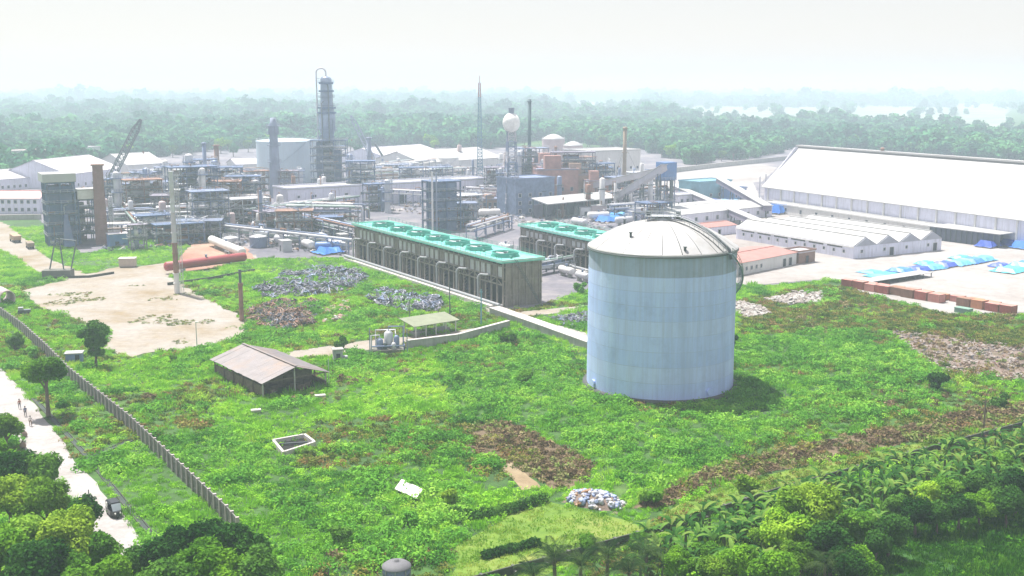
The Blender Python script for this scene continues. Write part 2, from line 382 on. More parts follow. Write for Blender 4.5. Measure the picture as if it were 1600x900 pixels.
for k in range(48):                                             # vertical weld laps, staggered course by course
    for i in range(8):
        if (k+i*5) % 6 == 0:
            a = 2*PI*(k+0.5*(i % 2))/48; x, y = math.cos(a), math.sin(a); r = TR-0.012*i
            mb.obox((x*(r+0.003), y*(r+0.003), (zs[i]+zs[i+1])/2), (0.02, 0.05, zs[i+1]-zs[i]-0.06), a)
mb.build('weld_laps', TP, tank, kind='stuff')
mb = MB(); mb.lathe((0,0,0), [(TR-0.12, TH-0.45), (TR+0.22, TH-0.4), (TR+0.22, TH-0.22), (TR-0.12, TH-0.2)], 128); mb.build('wind_girder', steel_d, tank)
mb = MB(); mb.lathe((0,0,0), [(TR-0.14, TH-0.2), (TR+0.10, TH-0.2), (TR+0.10, TH+0.12), (TR-0.2, TH+0.14)], 128); mb.build('roof_curb', white_roof, tank)
Rs = (TR**2+4.6**2)/(2*4.6)
def dome(r): return TH + 0.12 + math.sqrt(Rs*Rs-r*r)-(Rs-4.6)
NR = 24
for k in range(NR):                                             # roof plates, one lapping over the next
    mb = MB(); a0, a1 = 2*PI*k/NR, 2*PI*(k+1)/NR; vs = []
    rr_ = [TR-0.06, 11, 8.5, 6, 3.5, 1.3]; off = 0.02*(k % 2)
    for r in rr_:
        for j in range(4):
            a = a0+(a1-a0)*j/3+0.004*(1 if j == 0 else (-1 if j == 3 else 0)); vs.append((r*math.cos(a), r*math.sin(a), dome(r)+off))
    mb.add(vs, [(i*4+j, i*4+j+1, (i+1)*4+j+1, (i+1)*4+j) for i in range(5) for j in range(3)], True)
    mb.build('roof_plate', white_roof, tank)
mb = MB(); mb.lathe((0,0,0), [(1.5, dome(1.4)-0.02), (1.5, dome(0)+0.35), (0.0, dome(0)+0.45)], 24); mb.build('roof_vent', steel_l, tank)
def yw(az): return math.cos(az), math.sin(az)                    # local +x faces the camera
# crown platform with rails
mb = MB(); zt = dome(0)+0.55
mb.box(-1.6, 1.6, -3.1, 3.1, zt, zt+0.1)
mb.build('crown_platform', steel_l, tank)
mb = MB()
for x in (-1.6, 1.6):
    for i in range(7): mb.box(x-0.04, x+0.04, -3.1+i*1.03-0.04, -3.1+i*1.03+0.04, zt-0.9, zt+1.1)
    for z in (0.6, 1.1): mb.beam((x, -3.1, zt+z), (x, 3.1, zt+z), 0.07)
for y in (-3.1, 3.1):
    for z in (0.6, 1.1): mb.beam((-1.6, y, zt+z), (1.6, y, zt+z), 0.07)
mb.build('platform_rail', steel_l, tank)
for y in (-2.6, 2.6): mb = MB(); mb.cyl((0.2, y, zt+0.1), (0.2, y, zt+0.75), 0.4, n=12); mb.build('relief_valve', steel_d, tank)
# walkway and vent pipe from crown to rim
az = R(53)
def rp(r, dz, off=0.0):
    c, s_ = yw(az); return (r*c - off*s_, r*s_ + off*c, dome(r)+dz)
mb = MB()
for i in range(11):
    r0, r1 = 2+i*1.02, 2+(i+1)*1.02
    a, b, c, d = rp(r0, 0.1, -0.5), rp(r1, 0.1, -0.5), rp(r1, 0.1, 0.5), rp(r0, 0.1, 0.5)
    mb.add([a, b, c, d, *[(p[0], p[1], p[2]+0.1) for p in (a, b, c, d)]], [(4,5,6,7),(0,1,5,4),(1,2,6,5),(2,3,7,6),(3,0,4,7)])
mb.build('roof_walkway', white_roof, tank)
mb = MB()
for off in (-0.5, 0.5):
    pts = [rp(2+i*1.02, 1.15, off) for i in range(12)]
    mb.tube(pts, 0.045, 5)
    for i in range(12): mb.beam(rp(2+i*1.02, 0.1, off), pts[i], 0.06)
mb.build('walkway_rail', steel_l, tank)
mb = MB(); mb.tube([rp(1.4+i*1.08, 0.42, 1.3) for i in range(12)]+[(yw(az)[0]*13.6-yw(az)[1]*1.3, yw(az)[1]*13.6+yw(az)[0]*1.3, TH-1.2)], 0.24, 10); mb.build('vent_pipe', steel_d, tank)
# spiral stair winding down the right side and round the back
mb = MB(); rail = []; NS = 96
for i in range(NS):
    z = TH-0.1-i*0.262; a = R(56)+i*0.262/math.tan(R(36))/TR
    c, s_ = yw(a); r = TR+0.62
    if z < 0.5: break
    mb.obox((c*r, s_*r, z), (0.9, 0.3, 0.06), a); rail.append((c*(TR+1.05), s_*(TR+1.05), z+1.0))
mb.build('stair_tread', M('grey_green_steel', (0.20, 0.27, 0.29), 0.5, 0.2), tank, kind='stuff')
mb = MB(); mb.tube(rail, 0.05, 5); mb.tube([(p[0], p[1], p[2]-0.5) for p in rail], 0.04, 5)
mb.tube([(p[0], p[1], p[2]-1.15) for p in rail], 0.14, 6)
for p in rail[::4]: mb.beam((p[0], p[1], p[2]-1.05), p, 0.06)
mb.build('stair_rail', MATS['grey_green_steel'], tank)
for a, r, h in ((18, 12.2, 0.5), (-35, 9.5, 0.7), (-120, 8, 0.9), (95, 10, 0.6)):
    c, s_ = yw(R(a)); mb = MB(); mb.cyl((c*r, s_*r, dome(r)-0.1), (c*r, s_*r, dome(r)+h), 0.22, n=10); mb.cyl((c*r, s_*r, dome(r)+h), (c*r, s_*r, dome(r)+h+0.12), 0.34, n=10); mb.build('roof_nozzle', steel_d, tank)
for a in (-60, 40):
    c, s_ = yw(R(a)); m2 = MB(); m2.cyl((c*(TR-0.1), s_*(TR-0.1), 1.5), (c*(TR+0.4), s_*(TR+0.4), 1.5), 0.45, n=16); m2.cyl((c*(TR+0.35), s_*(TR+0.35), 1.5), (c*(TR+0.45), s_*(TR+0.45), 1.5), 0.6, n=16); m2.build('manhole', TP, tank)
# ================================================================ BUILDINGS AND COOLING TOWERS
wall_w = M('white_wall', (0.62, 0.61, 0.60), 0.8, 0, 0.07, 0.25, (0.36, 0.34, 0.31), 0.5, True)
wall_l = M('lavender_wall', (0.68, 0.68, 0.80), 0.8, 0, 0.08, 0.25, (0.3, 0.29, 0.3), 0.5, True)
wall_g = M('grey_wall', (0.34, 0.35, 0.37), 0.85, 0, 0.12, 0.3, (0.2, 0.19, 0.18), 0.6, True)
dark = M('dark_opening', (0.03, 0.035, 0.045), 0.5, 0, 0.3, 1)
glass = M('window_glass', (0.06, 0.08, 0.11), 0.15, 0, 0.2, 1)
green_d = M('green_deck', (0.13, 0.56, 0.45), 0.7, 0, 0.18, 0.25, (0.30, 0.46, 0.42), 0.8)
green_k = M('dark_green_metal', (0.04, 0.20, 0.16), 0.5, 0.1, 0.2, 0.8)
cool_c = M('weathered_concrete', (0.25, 0.22, 0.195), 0.9, 0, 0.25, 0.4, (0.10, 0.085, 0.06), 0.75, True)
cool_l = M('pale_asbestos_panel', (0.50, 0.50, 0.51), 0.8, 0, 0.2, 0.4, (0.24, 0.23, 0.2), 0.7, True)
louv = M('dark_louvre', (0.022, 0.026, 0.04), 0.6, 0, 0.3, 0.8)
redroof = M('faded_red_roof', (0.36, 0.17, 0.15), 0.7, 0, 0.16, 0.4, (0.35, 0.22, 0.2), 0.5)
lilac_r = M('weathered_pale_roof', (0.50, 0.48, 0.52), 0.7, 0, 0.12, 0.25, (0.34, 0.3, 0.3), 0.55)
brick = M('brown_brick', (0.26, 0.16, 0.13), 0.9, 0, 0.2, 0.6, (0.14, 0.1, 0.09), 0.6, True)
blue_m = M('blue_sheet_metal', (0.10, 0.20, 0.42), 0.5, 0.1, 0.15, 0.4, (0.2, 0.2, 0.25), 0.4)
teal_m = M('teal_sheet_metal', (0.14, 0.32, 0.40), 0.5, 0.1, 0.15, 0.4)
tower_b = M('blue_grey_steel', (0.09, 0.14, 0.26), 0.55, 0.1, 0.2, 0.4)

def heading(a, b): return math.atan2(b.y-a.y, b.x-a.x)
def frame_at(a, b):
    """rotz and length of the line a->b"""
    return heading(a, b), (b-a).length
def gable_block(t, L, W, eave, ridge, wm, rm, x0=0.0, y0=0.0, over=0.5, ribs=0, th=0.12, sheets=0, rib_step=None):
    """walls (one part each) and two roof slopes with thickness, ridge along x"""
    for (a, b, c, d) in ((x0, x0+L, y0, y0+0.25), (x0, x0+L, y0+W-0.25, y0+W)):
        m = MB(); m.box(a, b, c, d, 0, eave); m.build('wall', wm, t)
    for xx in (x0, x0+L-0.25):
        m = MB(); ym = y0+W/2; p = [(xx, y0+0.26, 0), (xx, y0+W-0.26, 0), (xx, y0+W-0.26, eave), (xx, ym, ridge-0.02), (xx, y0+0.26, eave)]
        q = [(a+0.25, b, c) for a, b, c in p]
        m.add(p+q, [(4,3,2,1,0), (5,6,7,8,9)]+[(i, (i+1) % 5, (i+1) % 5+5, i+5) for i in range(5)]); m.build('wall', wm, t)
    sl = (ridge-eave)/(W/2)
    for sgn in (-1, 1):
        ym = y0+W/2; ye = ym+sgn*(W/2+over); ze = eave-sl*over+0.05; zr = ridge+0.05
        n = sheets or 1
        for k in range(n):
            xa, xb = x0-over+(L+2*over)*k/n, x0-over+(L+2*over)*(k+1)/n; dz = 0.03*(k % 2)
            if sheets: xb += 0.06
            m = MB(); c = [(xa, ym, zr+dz), (xb, ym, zr+dz), (xb, ye, ze+dz), (xa, ye, ze+dz)]
            if sgn < 0: c = [c[1], c[0], c[3], c[2]]
            m.add([*c, *[(a, b, z+th) for a, b, z in c]], [(0,1,2,3), (7,6,5,4), (0,4,5,1), (1,5,6,2), (2,6,7,3), (3,7,4,0)])
            m.build('roof_sheet' if sheets else 'roof', rm, t)
        if ribs:
            m = MB()
            for k in range(ribs+1):
                x = x0-over+0.05+(L+2*over-0.1)*k/ribs; m.beam((x, ym, zr+th+0.02), (x, ye, ze+th+0.02), 0.16, 0.10)
            m.build('roof_ribs', rm, t, kind='stuff')
    m = MB(); m.beam((x0-over, y0+W/2, ridge+th+0.08), (x0+L+over, y0+W/2, ridge+th+0.08), 0.7, 0.16); m.build('ridge_cap', rm, t)
def opening(t, side, u, z, wd, ht, L, W, name='window', fm=None, x0=0, y0=0):
    """framed window or door, a hair proud of its wall"""
    fm = fm or wall_w
    def b(m, u0, u1, z0, z1, d0, d1):
        if side == 'f': m.box(x0+u0, x0+u1, y0-d1, y0-d0, z0, z1)
        elif side == 'b': m.box(x0+u0, x0+u1, y0+W+d0, y0+W+d1, z0, z1)
        elif side == 'r': m.box(x0+L+d0, x0+L+d1, y0+u0, y0+u1, z0, z1)
        else: m.box(x0-d1, x0-d0, y0+u0, y0+u1, z0, z1)
    m = MB(); f = 0.12
    b(m, u-wd/2-f, u-wd/2, z-f, z+ht+f, 0.002, 0.14); b(m, u+wd/2, u+wd/2+f, z-f, z+ht+f, 0.002, 0.14)
    b(m, u-wd/2, u+wd/2, z-f, z, 0.002, 0.18); b(m, u-wd/2, u+wd/2, z+ht, z+ht+f, 0.002, 0.14)
    o = m.build(name, fm, t); m = MB(); b(m, u-wd/2, u+wd/2, z, z+ht, 0.003, 0.05)
    m.build('pane' if name == 'window' else 'door_leaf', glass if name == 'window' else dark, o)
def flat_block(t, L, W, H, wm, rm, x0=0, y0=0, z0=0, par=0.5):
    m = MB(); m.box(x0, x0+L, y0, y0+W, z0, z0+H); m.build('wall', wm, t)
    m = MB(); m.box(x0-0.3, x0+L+0.3, y0-0.3, y0+W+0.3, z0+H+0.002, z0+H+0.3); m.build('roof', rm, t)
    if par:
        m = MB()
        for a in ((x0-0.3, x0+L+0.3, y0-0.3, y0-0.05), (x0-0.3, x0+L+0.3, y0+W+0.05, y0+W+0.3), (x0-0.3, x0-0.05, y0-0.05, y0+W+0.05), (x0+L+0.05, x0+L+0.3, y0-0.05, y0+W+0.05)): m.box(*a, z0+H+0.302, z0+H+0.3+par)
        m.build('parapet', wm, t)

# ---------------------------------------------------------------- cooling towers
def cooling_tower(A, B, width, H, cells, label, fans, risers=True):
    rz, L = frame_at(A, B)
    t = thing('cooling_tower', label, 'cooling tower', A, rz)
    m = MB(); m.box(-0.8, L+0.8, -1.0, width+1.0, H-0.35, H); m.build('fan_deck', green_d, t)
    m = MB()
    for y in (-1.0, width+0.85): m.box(-0.8, L+0.8, y, y+0.15, H+0.002, H+0.45)
    for x in (-0.8, L+0.65): m.box(x, x+0.15, -0.85, width+0.84, H+0.002, H+0.45)
    m.build('deck_kerb', M('pale_green_trim', (0.42, 0.66, 0.60), 0.6), t)
    m = MB(); n = int(L/2.5)
    for i in range(n+1):
        for y in (-0.93, width+0.93): m.beam((-0.7+(L+1.4)*i/n, y, H+0.4), (-0.7+(L+1.4)*i/n, y, H+1.4), 0.07)
    for y in (-0.93, width+0.93):
        for z in (0.9, 1.4): m.beam((-0.7, y, H+z), (L+0.7, y, H+z), 0.06)
    m.build('guard_rail', green_k, t)
    for fx in fans:
        x = fx*L; r = min(3.5, width*0.38)
        s = MB(); s.lathe((x, width/2, H), [(r+0.1, 0.01), (r-0.15, 0.6), (r, 1.1), (r-0.12, 1.1), (r-0.28, 0.6), (r-0.05, 0.02)], 32); st = s.build('fan_stack', M('worn_green_metal', (0.06, 0.32, 0.26), 0.6, 0, 0.25, 0.5), t)
        s = MB(); s.cyl((x, width/2, H+0.3), (x, width/2, H+1.0), 0.45, n=12)
        s.build('fan_hub', steel_d, st)
        for k in range(6):
            a = k*PI/3+0.3; b = MB(); c, q = math.cos(a), math.sin(a); wd = 0.32
            p = [(x+c*0.4-q*wd, width/2+q*0.4+c*wd, H+0.60), (x+c*0.4+q*wd, width/2+q*0.4-c*wd, H+0.75), (x+c*(r-0.4)+q*wd*.7, width/2+q*(r-0.4)-c*wd*.7, H+0.72), (x+c*(r-0.4)-q*wd*.7, width/2+q*(r-0.4)+c*wd*.7, H+0.62)]
            b.add([*p, *[(u, v, z-0.05) for u, v, z in p]], [(0,1,2,3),(7,6,5,4),(0,4,5,1),(1,5,6,2),(2,6,7,3),(3,7,4,0)]); b.build('fan_blade', steel_l, st)
        b = MB(); b.cyl((x+r+0.5, width/2-1.1, H+0.4), (x+r+1.6, width/2-1.1, H+0.4), 0.32, n=8); b.build('fan_motor', green_k, t)
    # core behind the open louvre bays, coloured near-black for their shade
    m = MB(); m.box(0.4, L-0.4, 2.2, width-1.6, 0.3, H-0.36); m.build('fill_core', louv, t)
    nb = cells*4; hl = H*0.47
    for side, y, yo in (('f', 0.0, -1), ('b', width, 1)):
        for i in range(nb+1):
            x = L*i/nb; m = MB(); m.box(x-0.2, x+0.2, min(y, y+yo*0.35)+0.0, max(y, y+yo*0.35), 0, H-0.4); m.build('post', cool_c, t)
        for i in range(nb):
            x0, x1 = L*i/nb+0.22, L*(i+1)/nb-0.22
            m = MB(); m.box(x0+0.1, x1-0.1, y-0.1, y+0.1, hl+2.0, H-1.5); m.build('casing_panel', cool_l if (i*7) % 5 else cool_c, t)
            m = MB()                                             # slanted louvre blades
            for k in range(5):
                z = 0.7+(hl-0.9)*k/5; m.add([(x0, y+yo*0.25, z), (x1, y+yo*0.25, z), (x1, y-yo*0.7, z+0.9), (x0, y-yo*0.7, z+0.9), (x0, y+yo*0.25, z+0.05), (x1, y+yo*0.25, z+0.05), (x1, y-yo*0.7, z+0.95), (x0, y-yo*0.7, z+0.95)], [(0,1,2,3),(7,6,5,4),(0,4,5,1),(2,6,7,3)])
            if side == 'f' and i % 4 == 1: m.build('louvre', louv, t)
        m = MB()
        for z in (hl, hl+1.7, H-1.3): m.box(-0.2, L+0.2, min(y+yo*0.36, y+yo*0.5), max(y+yo*0.36, y+yo*0.5), z, z+0.35)
        m.build('beam', cool_c, t)
        if side == 'f':
            m = MB()
            for i in range(nb//2): 
                x0, x1 = L*(2*i)/nb, L*(2*i+1)/nb; m.beam((x0, y-0.55, hl+0.3), (x1, y-0.55, hl+1.8), 0.14); m.beam((x1, y-0.55, hl+1.8), (L*(2*i+2)/nb, y-0.55, hl+0.3), 0.14)
            m.build('brace', cool_c, t, kind='stuff')
    for i in range(cells+1):                                     # end and cell walls
        x = L*i/cells; m = MB(); m.box(x-0.15, x+0.15, 0.36, width-0.36, 0, H-0.38); m.build('cell_wall', cool_c, t)
    for x, s_ in ((L, 1), (0, -1)):
        for k in range(6):
            y = 0.5+(width-1.0)*k/5; m = MB(); m.box(min(x+s_*0.16, x+s_*0.45), max(x+s_*0.16, x+s_*0.45), y-0.16, y+0.16, 0, H-0.5); m.build('rib', cool_c, t)
        m = MB()
        for z in (hl*0.5, hl+1.0, H-1.6): m.box(min(x+s_*0.16, x+s_*0.34), max(x+s_*0.16, x+s_*0.34), 0.0, width, z, z+0.3)
        m.build('beam', cool_c, t)
    if risers:
        for i in range(cells):
            x = L*(i+0.12)/cells; hz_ = hl+1.4; m = MB()
            m.tube([(x, -1.6, 0), (x, -1.6, hz_-0.5), (x, -1.3, hz_), (x+0.3, -0.9, hz_+0.25), (x+2.6, -0.8, hz_+0.4), (x+3.4, -0.6, hz_+0.5), (x+3.5, 0.2, hz_+0.5)], 0.28, 8)
            m.build('riser_pipe', M('pale_pipe_paint', (0.30, 0.31, 0.33), 0.5, 0.1, 0.12), t)
    m = MB(); m.box(-0.5, L+0.6, -4.2, -3.9, 0, 0.9); m.box(-0.5, -0.2, -3.9, -0.6, 0, 0.9); m.box(L+0.3, L+0.6, -3.9, -0.6, 0, 0.9)
    m.build('basin_wall', M('pale_concrete', (0.50, 0.47, 0.45), 0.9, 0, 0.12, 0.4), t, kind='stuff')
    m = MB(); m.box(-0.19, L+0.29, -3.89, -0.62, 0.05, 0.35); m.build('basin', M('pale_concrete'), t)
    m = MB(); m.tube([(-2, -3.0, 1.3), (L+3, -3.0, 1.3)], 0.42, 10); m.build('header_pipe', M('pale_pipe_paint'), t)
    # stair at the near end
    m = MB(); 
    for k in range(22): m.box(L+0.9, L+1.8, width-1-k*0.33, width-0.7-k*0.33, H*k/22, H*k/22+0.08)
    m.beam((L+0.9, width-1, 0.6), (L+0.9, width-8, H+0.6), 0.08); m.beam((L+1.8, width-1, 0.6), (L+1.8, width-8, H+0.6), 0.08)
    m.build('stair', steel_d, t, kind='stuff')
    return t
ctA, ctB = P(557, 406), P(787, 480)
cooling_tower(ctA, ctB, 10.6, 11.3, 8, 'long concrete cooling tower with bright green fan deck, the larger and nearer of the two', [0.10, 0.24, 0.37, 0.50, 0.63, 0.76, 0.91])
c2A, c2B = P(815, 398), P(932, 428)
cooling_tower(c2A, c2B, 12, 9.6, 4, 'shorter cooling tower with faded green deck partly behind the big tank', [0.15, 0.4, 0.65, 0.88])

# ---------------------------------------------------------------- giant white store at the right
ux = Vector((-0.416, 0.909, 0)); vx = Vector((0.909, 0.416, 0))
E0 = P(1195, 290, 10.0); E0.z = 0; Lw = 330
t = thing('bulk_store', 'enormous white steep-roofed bulk storage shed filling the right background', 'warehouse', E0 - ux*Lw, math.atan2(ux.y, ux.x), None)
# local x runs away from the camera; local -y is the plant side? rotate: +y = left normal of ux
W_ = 37.4
whr = M('big_store_roof', (0.41, 0.405, 0.40), 0.5, 0, 0.05, 0.05, (0.30, 0.285, 0.27), 0.55)
ly = -W_                                                           # building lies to the right of the eave line
m = MB(); m.box(0, Lw, ly, ly+0.4, 0, 10); m.build('wall', wall_l, t)
m = MB(); m.box(0, Lw, -0.4, 0, 0, 10); m.build('wall', wall_l, t)
for xx in (0, Lw-0.4):
    m = MB(); p = [(xx, -0.41, 0), (xx, ly+0.41, 0), (xx, ly+0.41, 10), (xx, ly/2-3, 26.6), (xx, ly/2+3, 26.6), (xx, -0.41, 10)]; q = [(a+0.4, b, c) for a, b, c in p]
    m.add(p+q, [tuple(range(6)), tuple(range(11, 5, -1))]+[(i, i+6, (i+1) % 6+6, (i+1) % 6) for i in range(6)]); m.build('wall', wall_l, t)
npan = 22
for s_ in (0, 1):
    for k in range(npan):
        xa, xb = -1+(Lw+2)*k/npan, -1+(Lw+2)*(k+1)/npan-0.06; y0, y1 = (1.0, ly/2+0.3) if s_ == 0 else (ly-1.0, ly/2-0.3)
        c = [(xa, y0, 9.2), (xb, y0, 9.2), (xb, y1, 26.9), (xa, y1, 26.9)]; m = MB()
        m.add([*c, *[(a, b, z+0.25) for a, b, z in c]], [(0,1,2,3),(7,6,5,4),(0,4,5,1),(1,5,6,2),(2,6,7,3),(3,7,4,0)]); m.build('roof_panel', whr, t)
m = MB(); m.box(-1, Lw+1, ly/2-1.5, ly/2+1.5, 26.95, 27.6); m.build('ridge_cap', whr, t)
for x in (Lw-52, Lw-172, Lw-250):
    m = MB(); m.cyl((x, ly/2, 27.6), (x, ly/2, 28.6), 0.7, n=10); m.cyl((x, ly/2, 28.6), (x, ly/2, 29.0), 1.1, 0.3, n=10); m.build('roof_vent', brick, t)
m = MB(); m.box(0, Lw, 0.02, 0.6, 9.3, 9.8); m.build('gutter', wall_w, t)
for i in range(36):
    m = MB(); x = Lw-3-i*9; m.box(x-0.3, x+0.3, 0.01, 0.55, 0, 9.2); m.build('buttress', wall_w, t)
for i in range(10):
    opening(t, 'b', Lw-14-i*8.5, 1.0, 1.6, 2.2, Lw, 0, 'window')
# low lean-to gallery with dark piers along its near side
t = thing('lean_to', 'low white lean-to with a row of small dark openings along the giant store', 'building', E0 - ux*128, math.atan2(ux.y, ux.x))
flat_block(t, 120, 7, 3.6, wall_w, white_roof, 0, 1.2)
for i in range(11): opening(t, 'b', 112-i*9.8, 1.2, 1.4, 1.6, 120, 7, 'window', x0=0, y0=1.2)
# ---------------------------------------------------------------- four-gabled white store
wB, wA = P(1333, 405), P(1150, 373)
rz, L = frame_at(wA, wB); wC = P(1449, 388); W4 = (wC-wB).length/4
t = thing('gabled_store', 'long white store with four small gables in a row at its near end', 'warehouse', wA, rz)
gm = M('gable_grey', (0.33, 0.33, 0.38), 0.8, 0, 0.1, 0.4, (0.22, 0.2, 0.2), 0.5)
for k in range(4):
    gable_block(t, L, W4-0.1, 4.0, 6.6, wall_l, white_roof, 0, k*W4, 0.0, 0)
    m = MB(); x = L+0.02; y = k*W4; m.add([(x, y+0.3, 4.0), (x, y+W4-0.4, 4.0), (x, y+W4/2, 6.5), (x+0.3, y+0.3, 4.0), (x+0.3, y+W4-0.4, 4.0), (x+0.3, y+W4/2, 6.5)], [(0,2,1),(3,4,5),(0,1,4,3),(1,2,5,4),(2,0,3,5)]); m.build('gable', gm, t)
    opening(t, 'r', W4*0.35, 1.8, 0.9, 0.9, L, W4, 'window', wall_w, 0, k*W4)
    if k % 2: opening(t, 'r', W4*0.68, 0.1, 1.8, 2.6, L, W4, 'door', wall_w, 0, k*W4)
m = MB(); m.box(-0.2, L+0.2, -0.35, -0.01, 3.55, 3.9); m.build('gutter', wall_w, t)
for i in range(12):
    opening(t, 'f', 4+i*(L-8)/11, 1.6, 0.9, 0.9, L, W4, 'window')
for i in range(6):
    m = MB(); x = 3+i*(L-6)/6; m.box(x, x+6.5, -0.12, -0.002, 3.05, 3.5); m.build('vent_strip', dark, t)
# low white block with pink roof, and brown shed at its end
a, b = P(1146, 433), P(1244, 413); rz, L = frame_at(a, b)
t = thing('low_store', 'low white building with pinkish roof and dark doorways right of the big tank', 'building', a, rz)
gable_block(t, L, 17, 3.6, 4.6, wall_w, redroof, 0, 0, 0.3, 0)
for u in (3.2, L-3.5, L-6.8): opening(t, 'f', u, 0.1, 1.7, 2.4, L, 17, 'door', wall_w)
for u in (6.4, 9, 11.5, 14): opening(t, 'f', u, 1.2, 1.0, 1.1, L, 17, 'window', wall_w)
a, b = P(1248, 413), P(1273, 409); rz, L = frame_at(a, b)
t = thing('brick_shed', 'small brown flat-roofed shed at the end of the pink-roofed building', 'shed', a, rz); flat_block(t, L, 6, 3.4, brick, lilac_r)
opening(t, 'f', L*0.5, 0.1, 1.4, 2.2, L, 6, 'door', brick)
# pale-roofed building behind the big tank's shoulder
a, b = P(1062, 354), P(1206, 338); rz, L = frame_at(a, b)
t = thing('office_block', 'long low building with wide pale roof behind the tank top', 'building', a, rz)
gable_block(t, L, 30, 4.5, 5.6, wall_l, white_roof, 0, 0, 0.5, 0)
for i in range(9): opening(t, 'f', 3+i*(L-6)/8, 1.4, 1.4, 1.5, L, 30, 'window')
a, b = P(1085, 372), P(1150, 365); rz, L = frame_at(a, b)
t = thing('low_store', 'low pink-roofed outbuilding behind the right shoulder of the tank', 'building', a, rz); gable_block(t, L, 10, 3.2, 4.2, wall_l, redroof, 0, 0, 0.3)
a, b = P(1152, 352), P(1235, 344); rz, L = frame_at(a, b)
# long open shed with dark side at right
a, b = P(1452, 374), P(1560, 388); rz, L = frame_at(a, b)
t = thing('open_shed', 'long open-sided shed with white roof and dark side before the giant store', 'shed', a, rz)
m = MB(); m.box(-0.6, L+0.6, -0.6, 12.6, 4.6, 4.85); m.build('roof', white_roof, t)
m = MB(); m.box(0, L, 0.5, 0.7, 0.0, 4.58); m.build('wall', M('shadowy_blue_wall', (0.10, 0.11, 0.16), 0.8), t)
for i in range(14): m = MB(); m.box(L*i/13-0.12, L*i/13+0.12, 0.0, 0.3, 0, 4.59); m.build('post', steel_d, t)
for i in range(14): m = MB(); m.box(L*i/13-0.12, L*i/13+0.12, 12, 12.3, 0, 4.59); m.build('post', steel_d, t)

# ---------------------------------------------------------------- the long white wall-like building in mid plant
a, b = P(450, 329), P(760, 309); rz, L = frame_at(a, b)
t = thing('long_hall', 'very long pale flat-roofed hall standing across the middle of the plant', 'building', a, rz)
flat_block(t, L, 16, 9.0, wall_l, white_roof, par=0.6)
for i in range(13): opening(t, 'f', 5+i*(L-10)/12, 5.2, 1.6, 1.0, L, 16, 'window', wall_w)
for i in range(26):
    m = MB(); x = 0.3+i*(L-0.6)/25; m.box(x-0.15, x+0.15, -0.22, -0.003, 0, 7.7); m.build('pilaster', wall_l, t)
for u in (L*0.2, L*0.55, L*0.86): opening(t, 'f', u, 0.1, 3.6, 4.2, L, 16, 'door', wall_g)
# ---------------------------------------------------------------- shed in the grass
se = P(410, 597, 3.0); rA = Vector((se.x, se.y, 0)); se = P(510, 580, 3.0); rB = Vector((se.x, se.y, 0))
rz0, Wd = frame_at(rA, rB); far = P(397, 537, 4.9); near = P(461, 573, 4.9); Ls = (far-near).length
tin = M('rusty_pale_tin', (0.19, 0.17, 0.175), 0.6, 0.1, 0.16, 0.5, (0.24, 0.17, 0.13), 0.75)
wood = M('weathered_timber', (0.16, 0.12, 0.09), 0.9, 0, 0.3, 1.5)
ang = rz0+PI/2                                                    # ridge heading
org = rA
t = thing('open_barn', 'old open-sided barn with rusty tin gable roof standing in the tall grass', 'shed', org, ang)
# local x along the ridge (away), local y: 0 = left eave, -Wd = right eave
sl = 1.9/(Wd/2)
for s_, y0, in ((1, 0.5), (-1, -Wd-0.5)):
    for k in range(14):
        xa, xb = -0.6+(Ls+1.0)*k/14, -0.6+(Ls+1.0)*(k+1)/14+0.08; dz = 0.035*(k % 2)+rnd.uniform(0, 0.03); m = MB()
        ye = y0+rnd.uniform(-0.08, 0.08); c = [(xa, ye, 3.0-0.5*sl+dz), (xb, ye, 3.0-0.5*sl+dz), (xb, -Wd/2, 4.9+dz), (xa, -Wd/2, 4.9+dz)]
        nn = 8; vs = []                                           # corrugations
        for i in range(nn+1):
            u = xa+(xb-xa)*i/nn; cz = 0.035*(i % 2); vs += [(u, ye, c[0][2]+cz), (u, -Wd/2, c[2][2]+cz)]
        fs = [(2*i, 2*i+2, 2*i+3, 2*i+1) for i in range(nn)]; bot = [(a, b, z-0.05) for a, b, z in vs]
        m.add(vs+bot, fs+[tuple(len(vs)+q for q in f[::-1]) for f in fs]+[(0, 1, len(vs)+1, len(vs)), (2*nn, len(vs)+2*nn, len(vs)+2*nn+1, 2*nn+1)]+[(2*i, len(vs)+2*i, len(vs)+2*i+2, 2*i+2) for i in range(nn)])
        m.build('roof_sheet', tin, t)
m = MB(); m.beam((-0.65, -Wd/2, 5.06), (Ls+0.45, -Wd/2, 5.06), 0.5, 0.08); m.build('ridge_cap', tin, t)
for k in range(6):
    x = 0.2+(Ls-0.6)*k/5
    for y in (-0.1, -Wd/2, -Wd+0.1):
        h = 4.75 if y == -Wd/2 else 2.85
        m = MB(); m.box(x-0.1, x+0.1, y-0.1, y+0.1, 0, h); m.build('post', M('pale_post', (0.40, 0.38, 0.36), 0.9) if k in (0,) else wood, t)
    m = MB(); m.beam((x, 0, 2.8), (x, -Wd, 2.8), 0.14, 0.2); m.beam((x, 0.1, 2.88), (x, -Wd/2, 4.78), 0.1, 0.14); m.beam((x, -Wd-0.1, 2.88), (x, -Wd/2, 4.78), 0.1, 0.14)
    m.beam((x, -Wd*0.25, 2.85), (x, -Wd/2, 4.7), 0.08); m.beam((x, -Wd*0.75, 2.85), (x, -Wd/2, 4.7), 0.08); m.build('truss', wood, t)
m = MB()
for y in (-0.1, -Wd*0.25, -Wd*0.75, -Wd+0.1): m.beam((-0.4, y, 2.95+sl*min(-y, Wd+y)-0.1), (Ls+0.2, y, 2.95+sl*min(-y, Wd+y)-0.1), 0.1, 0.12)
m.build('purlin', wood, t, kind='stuff')
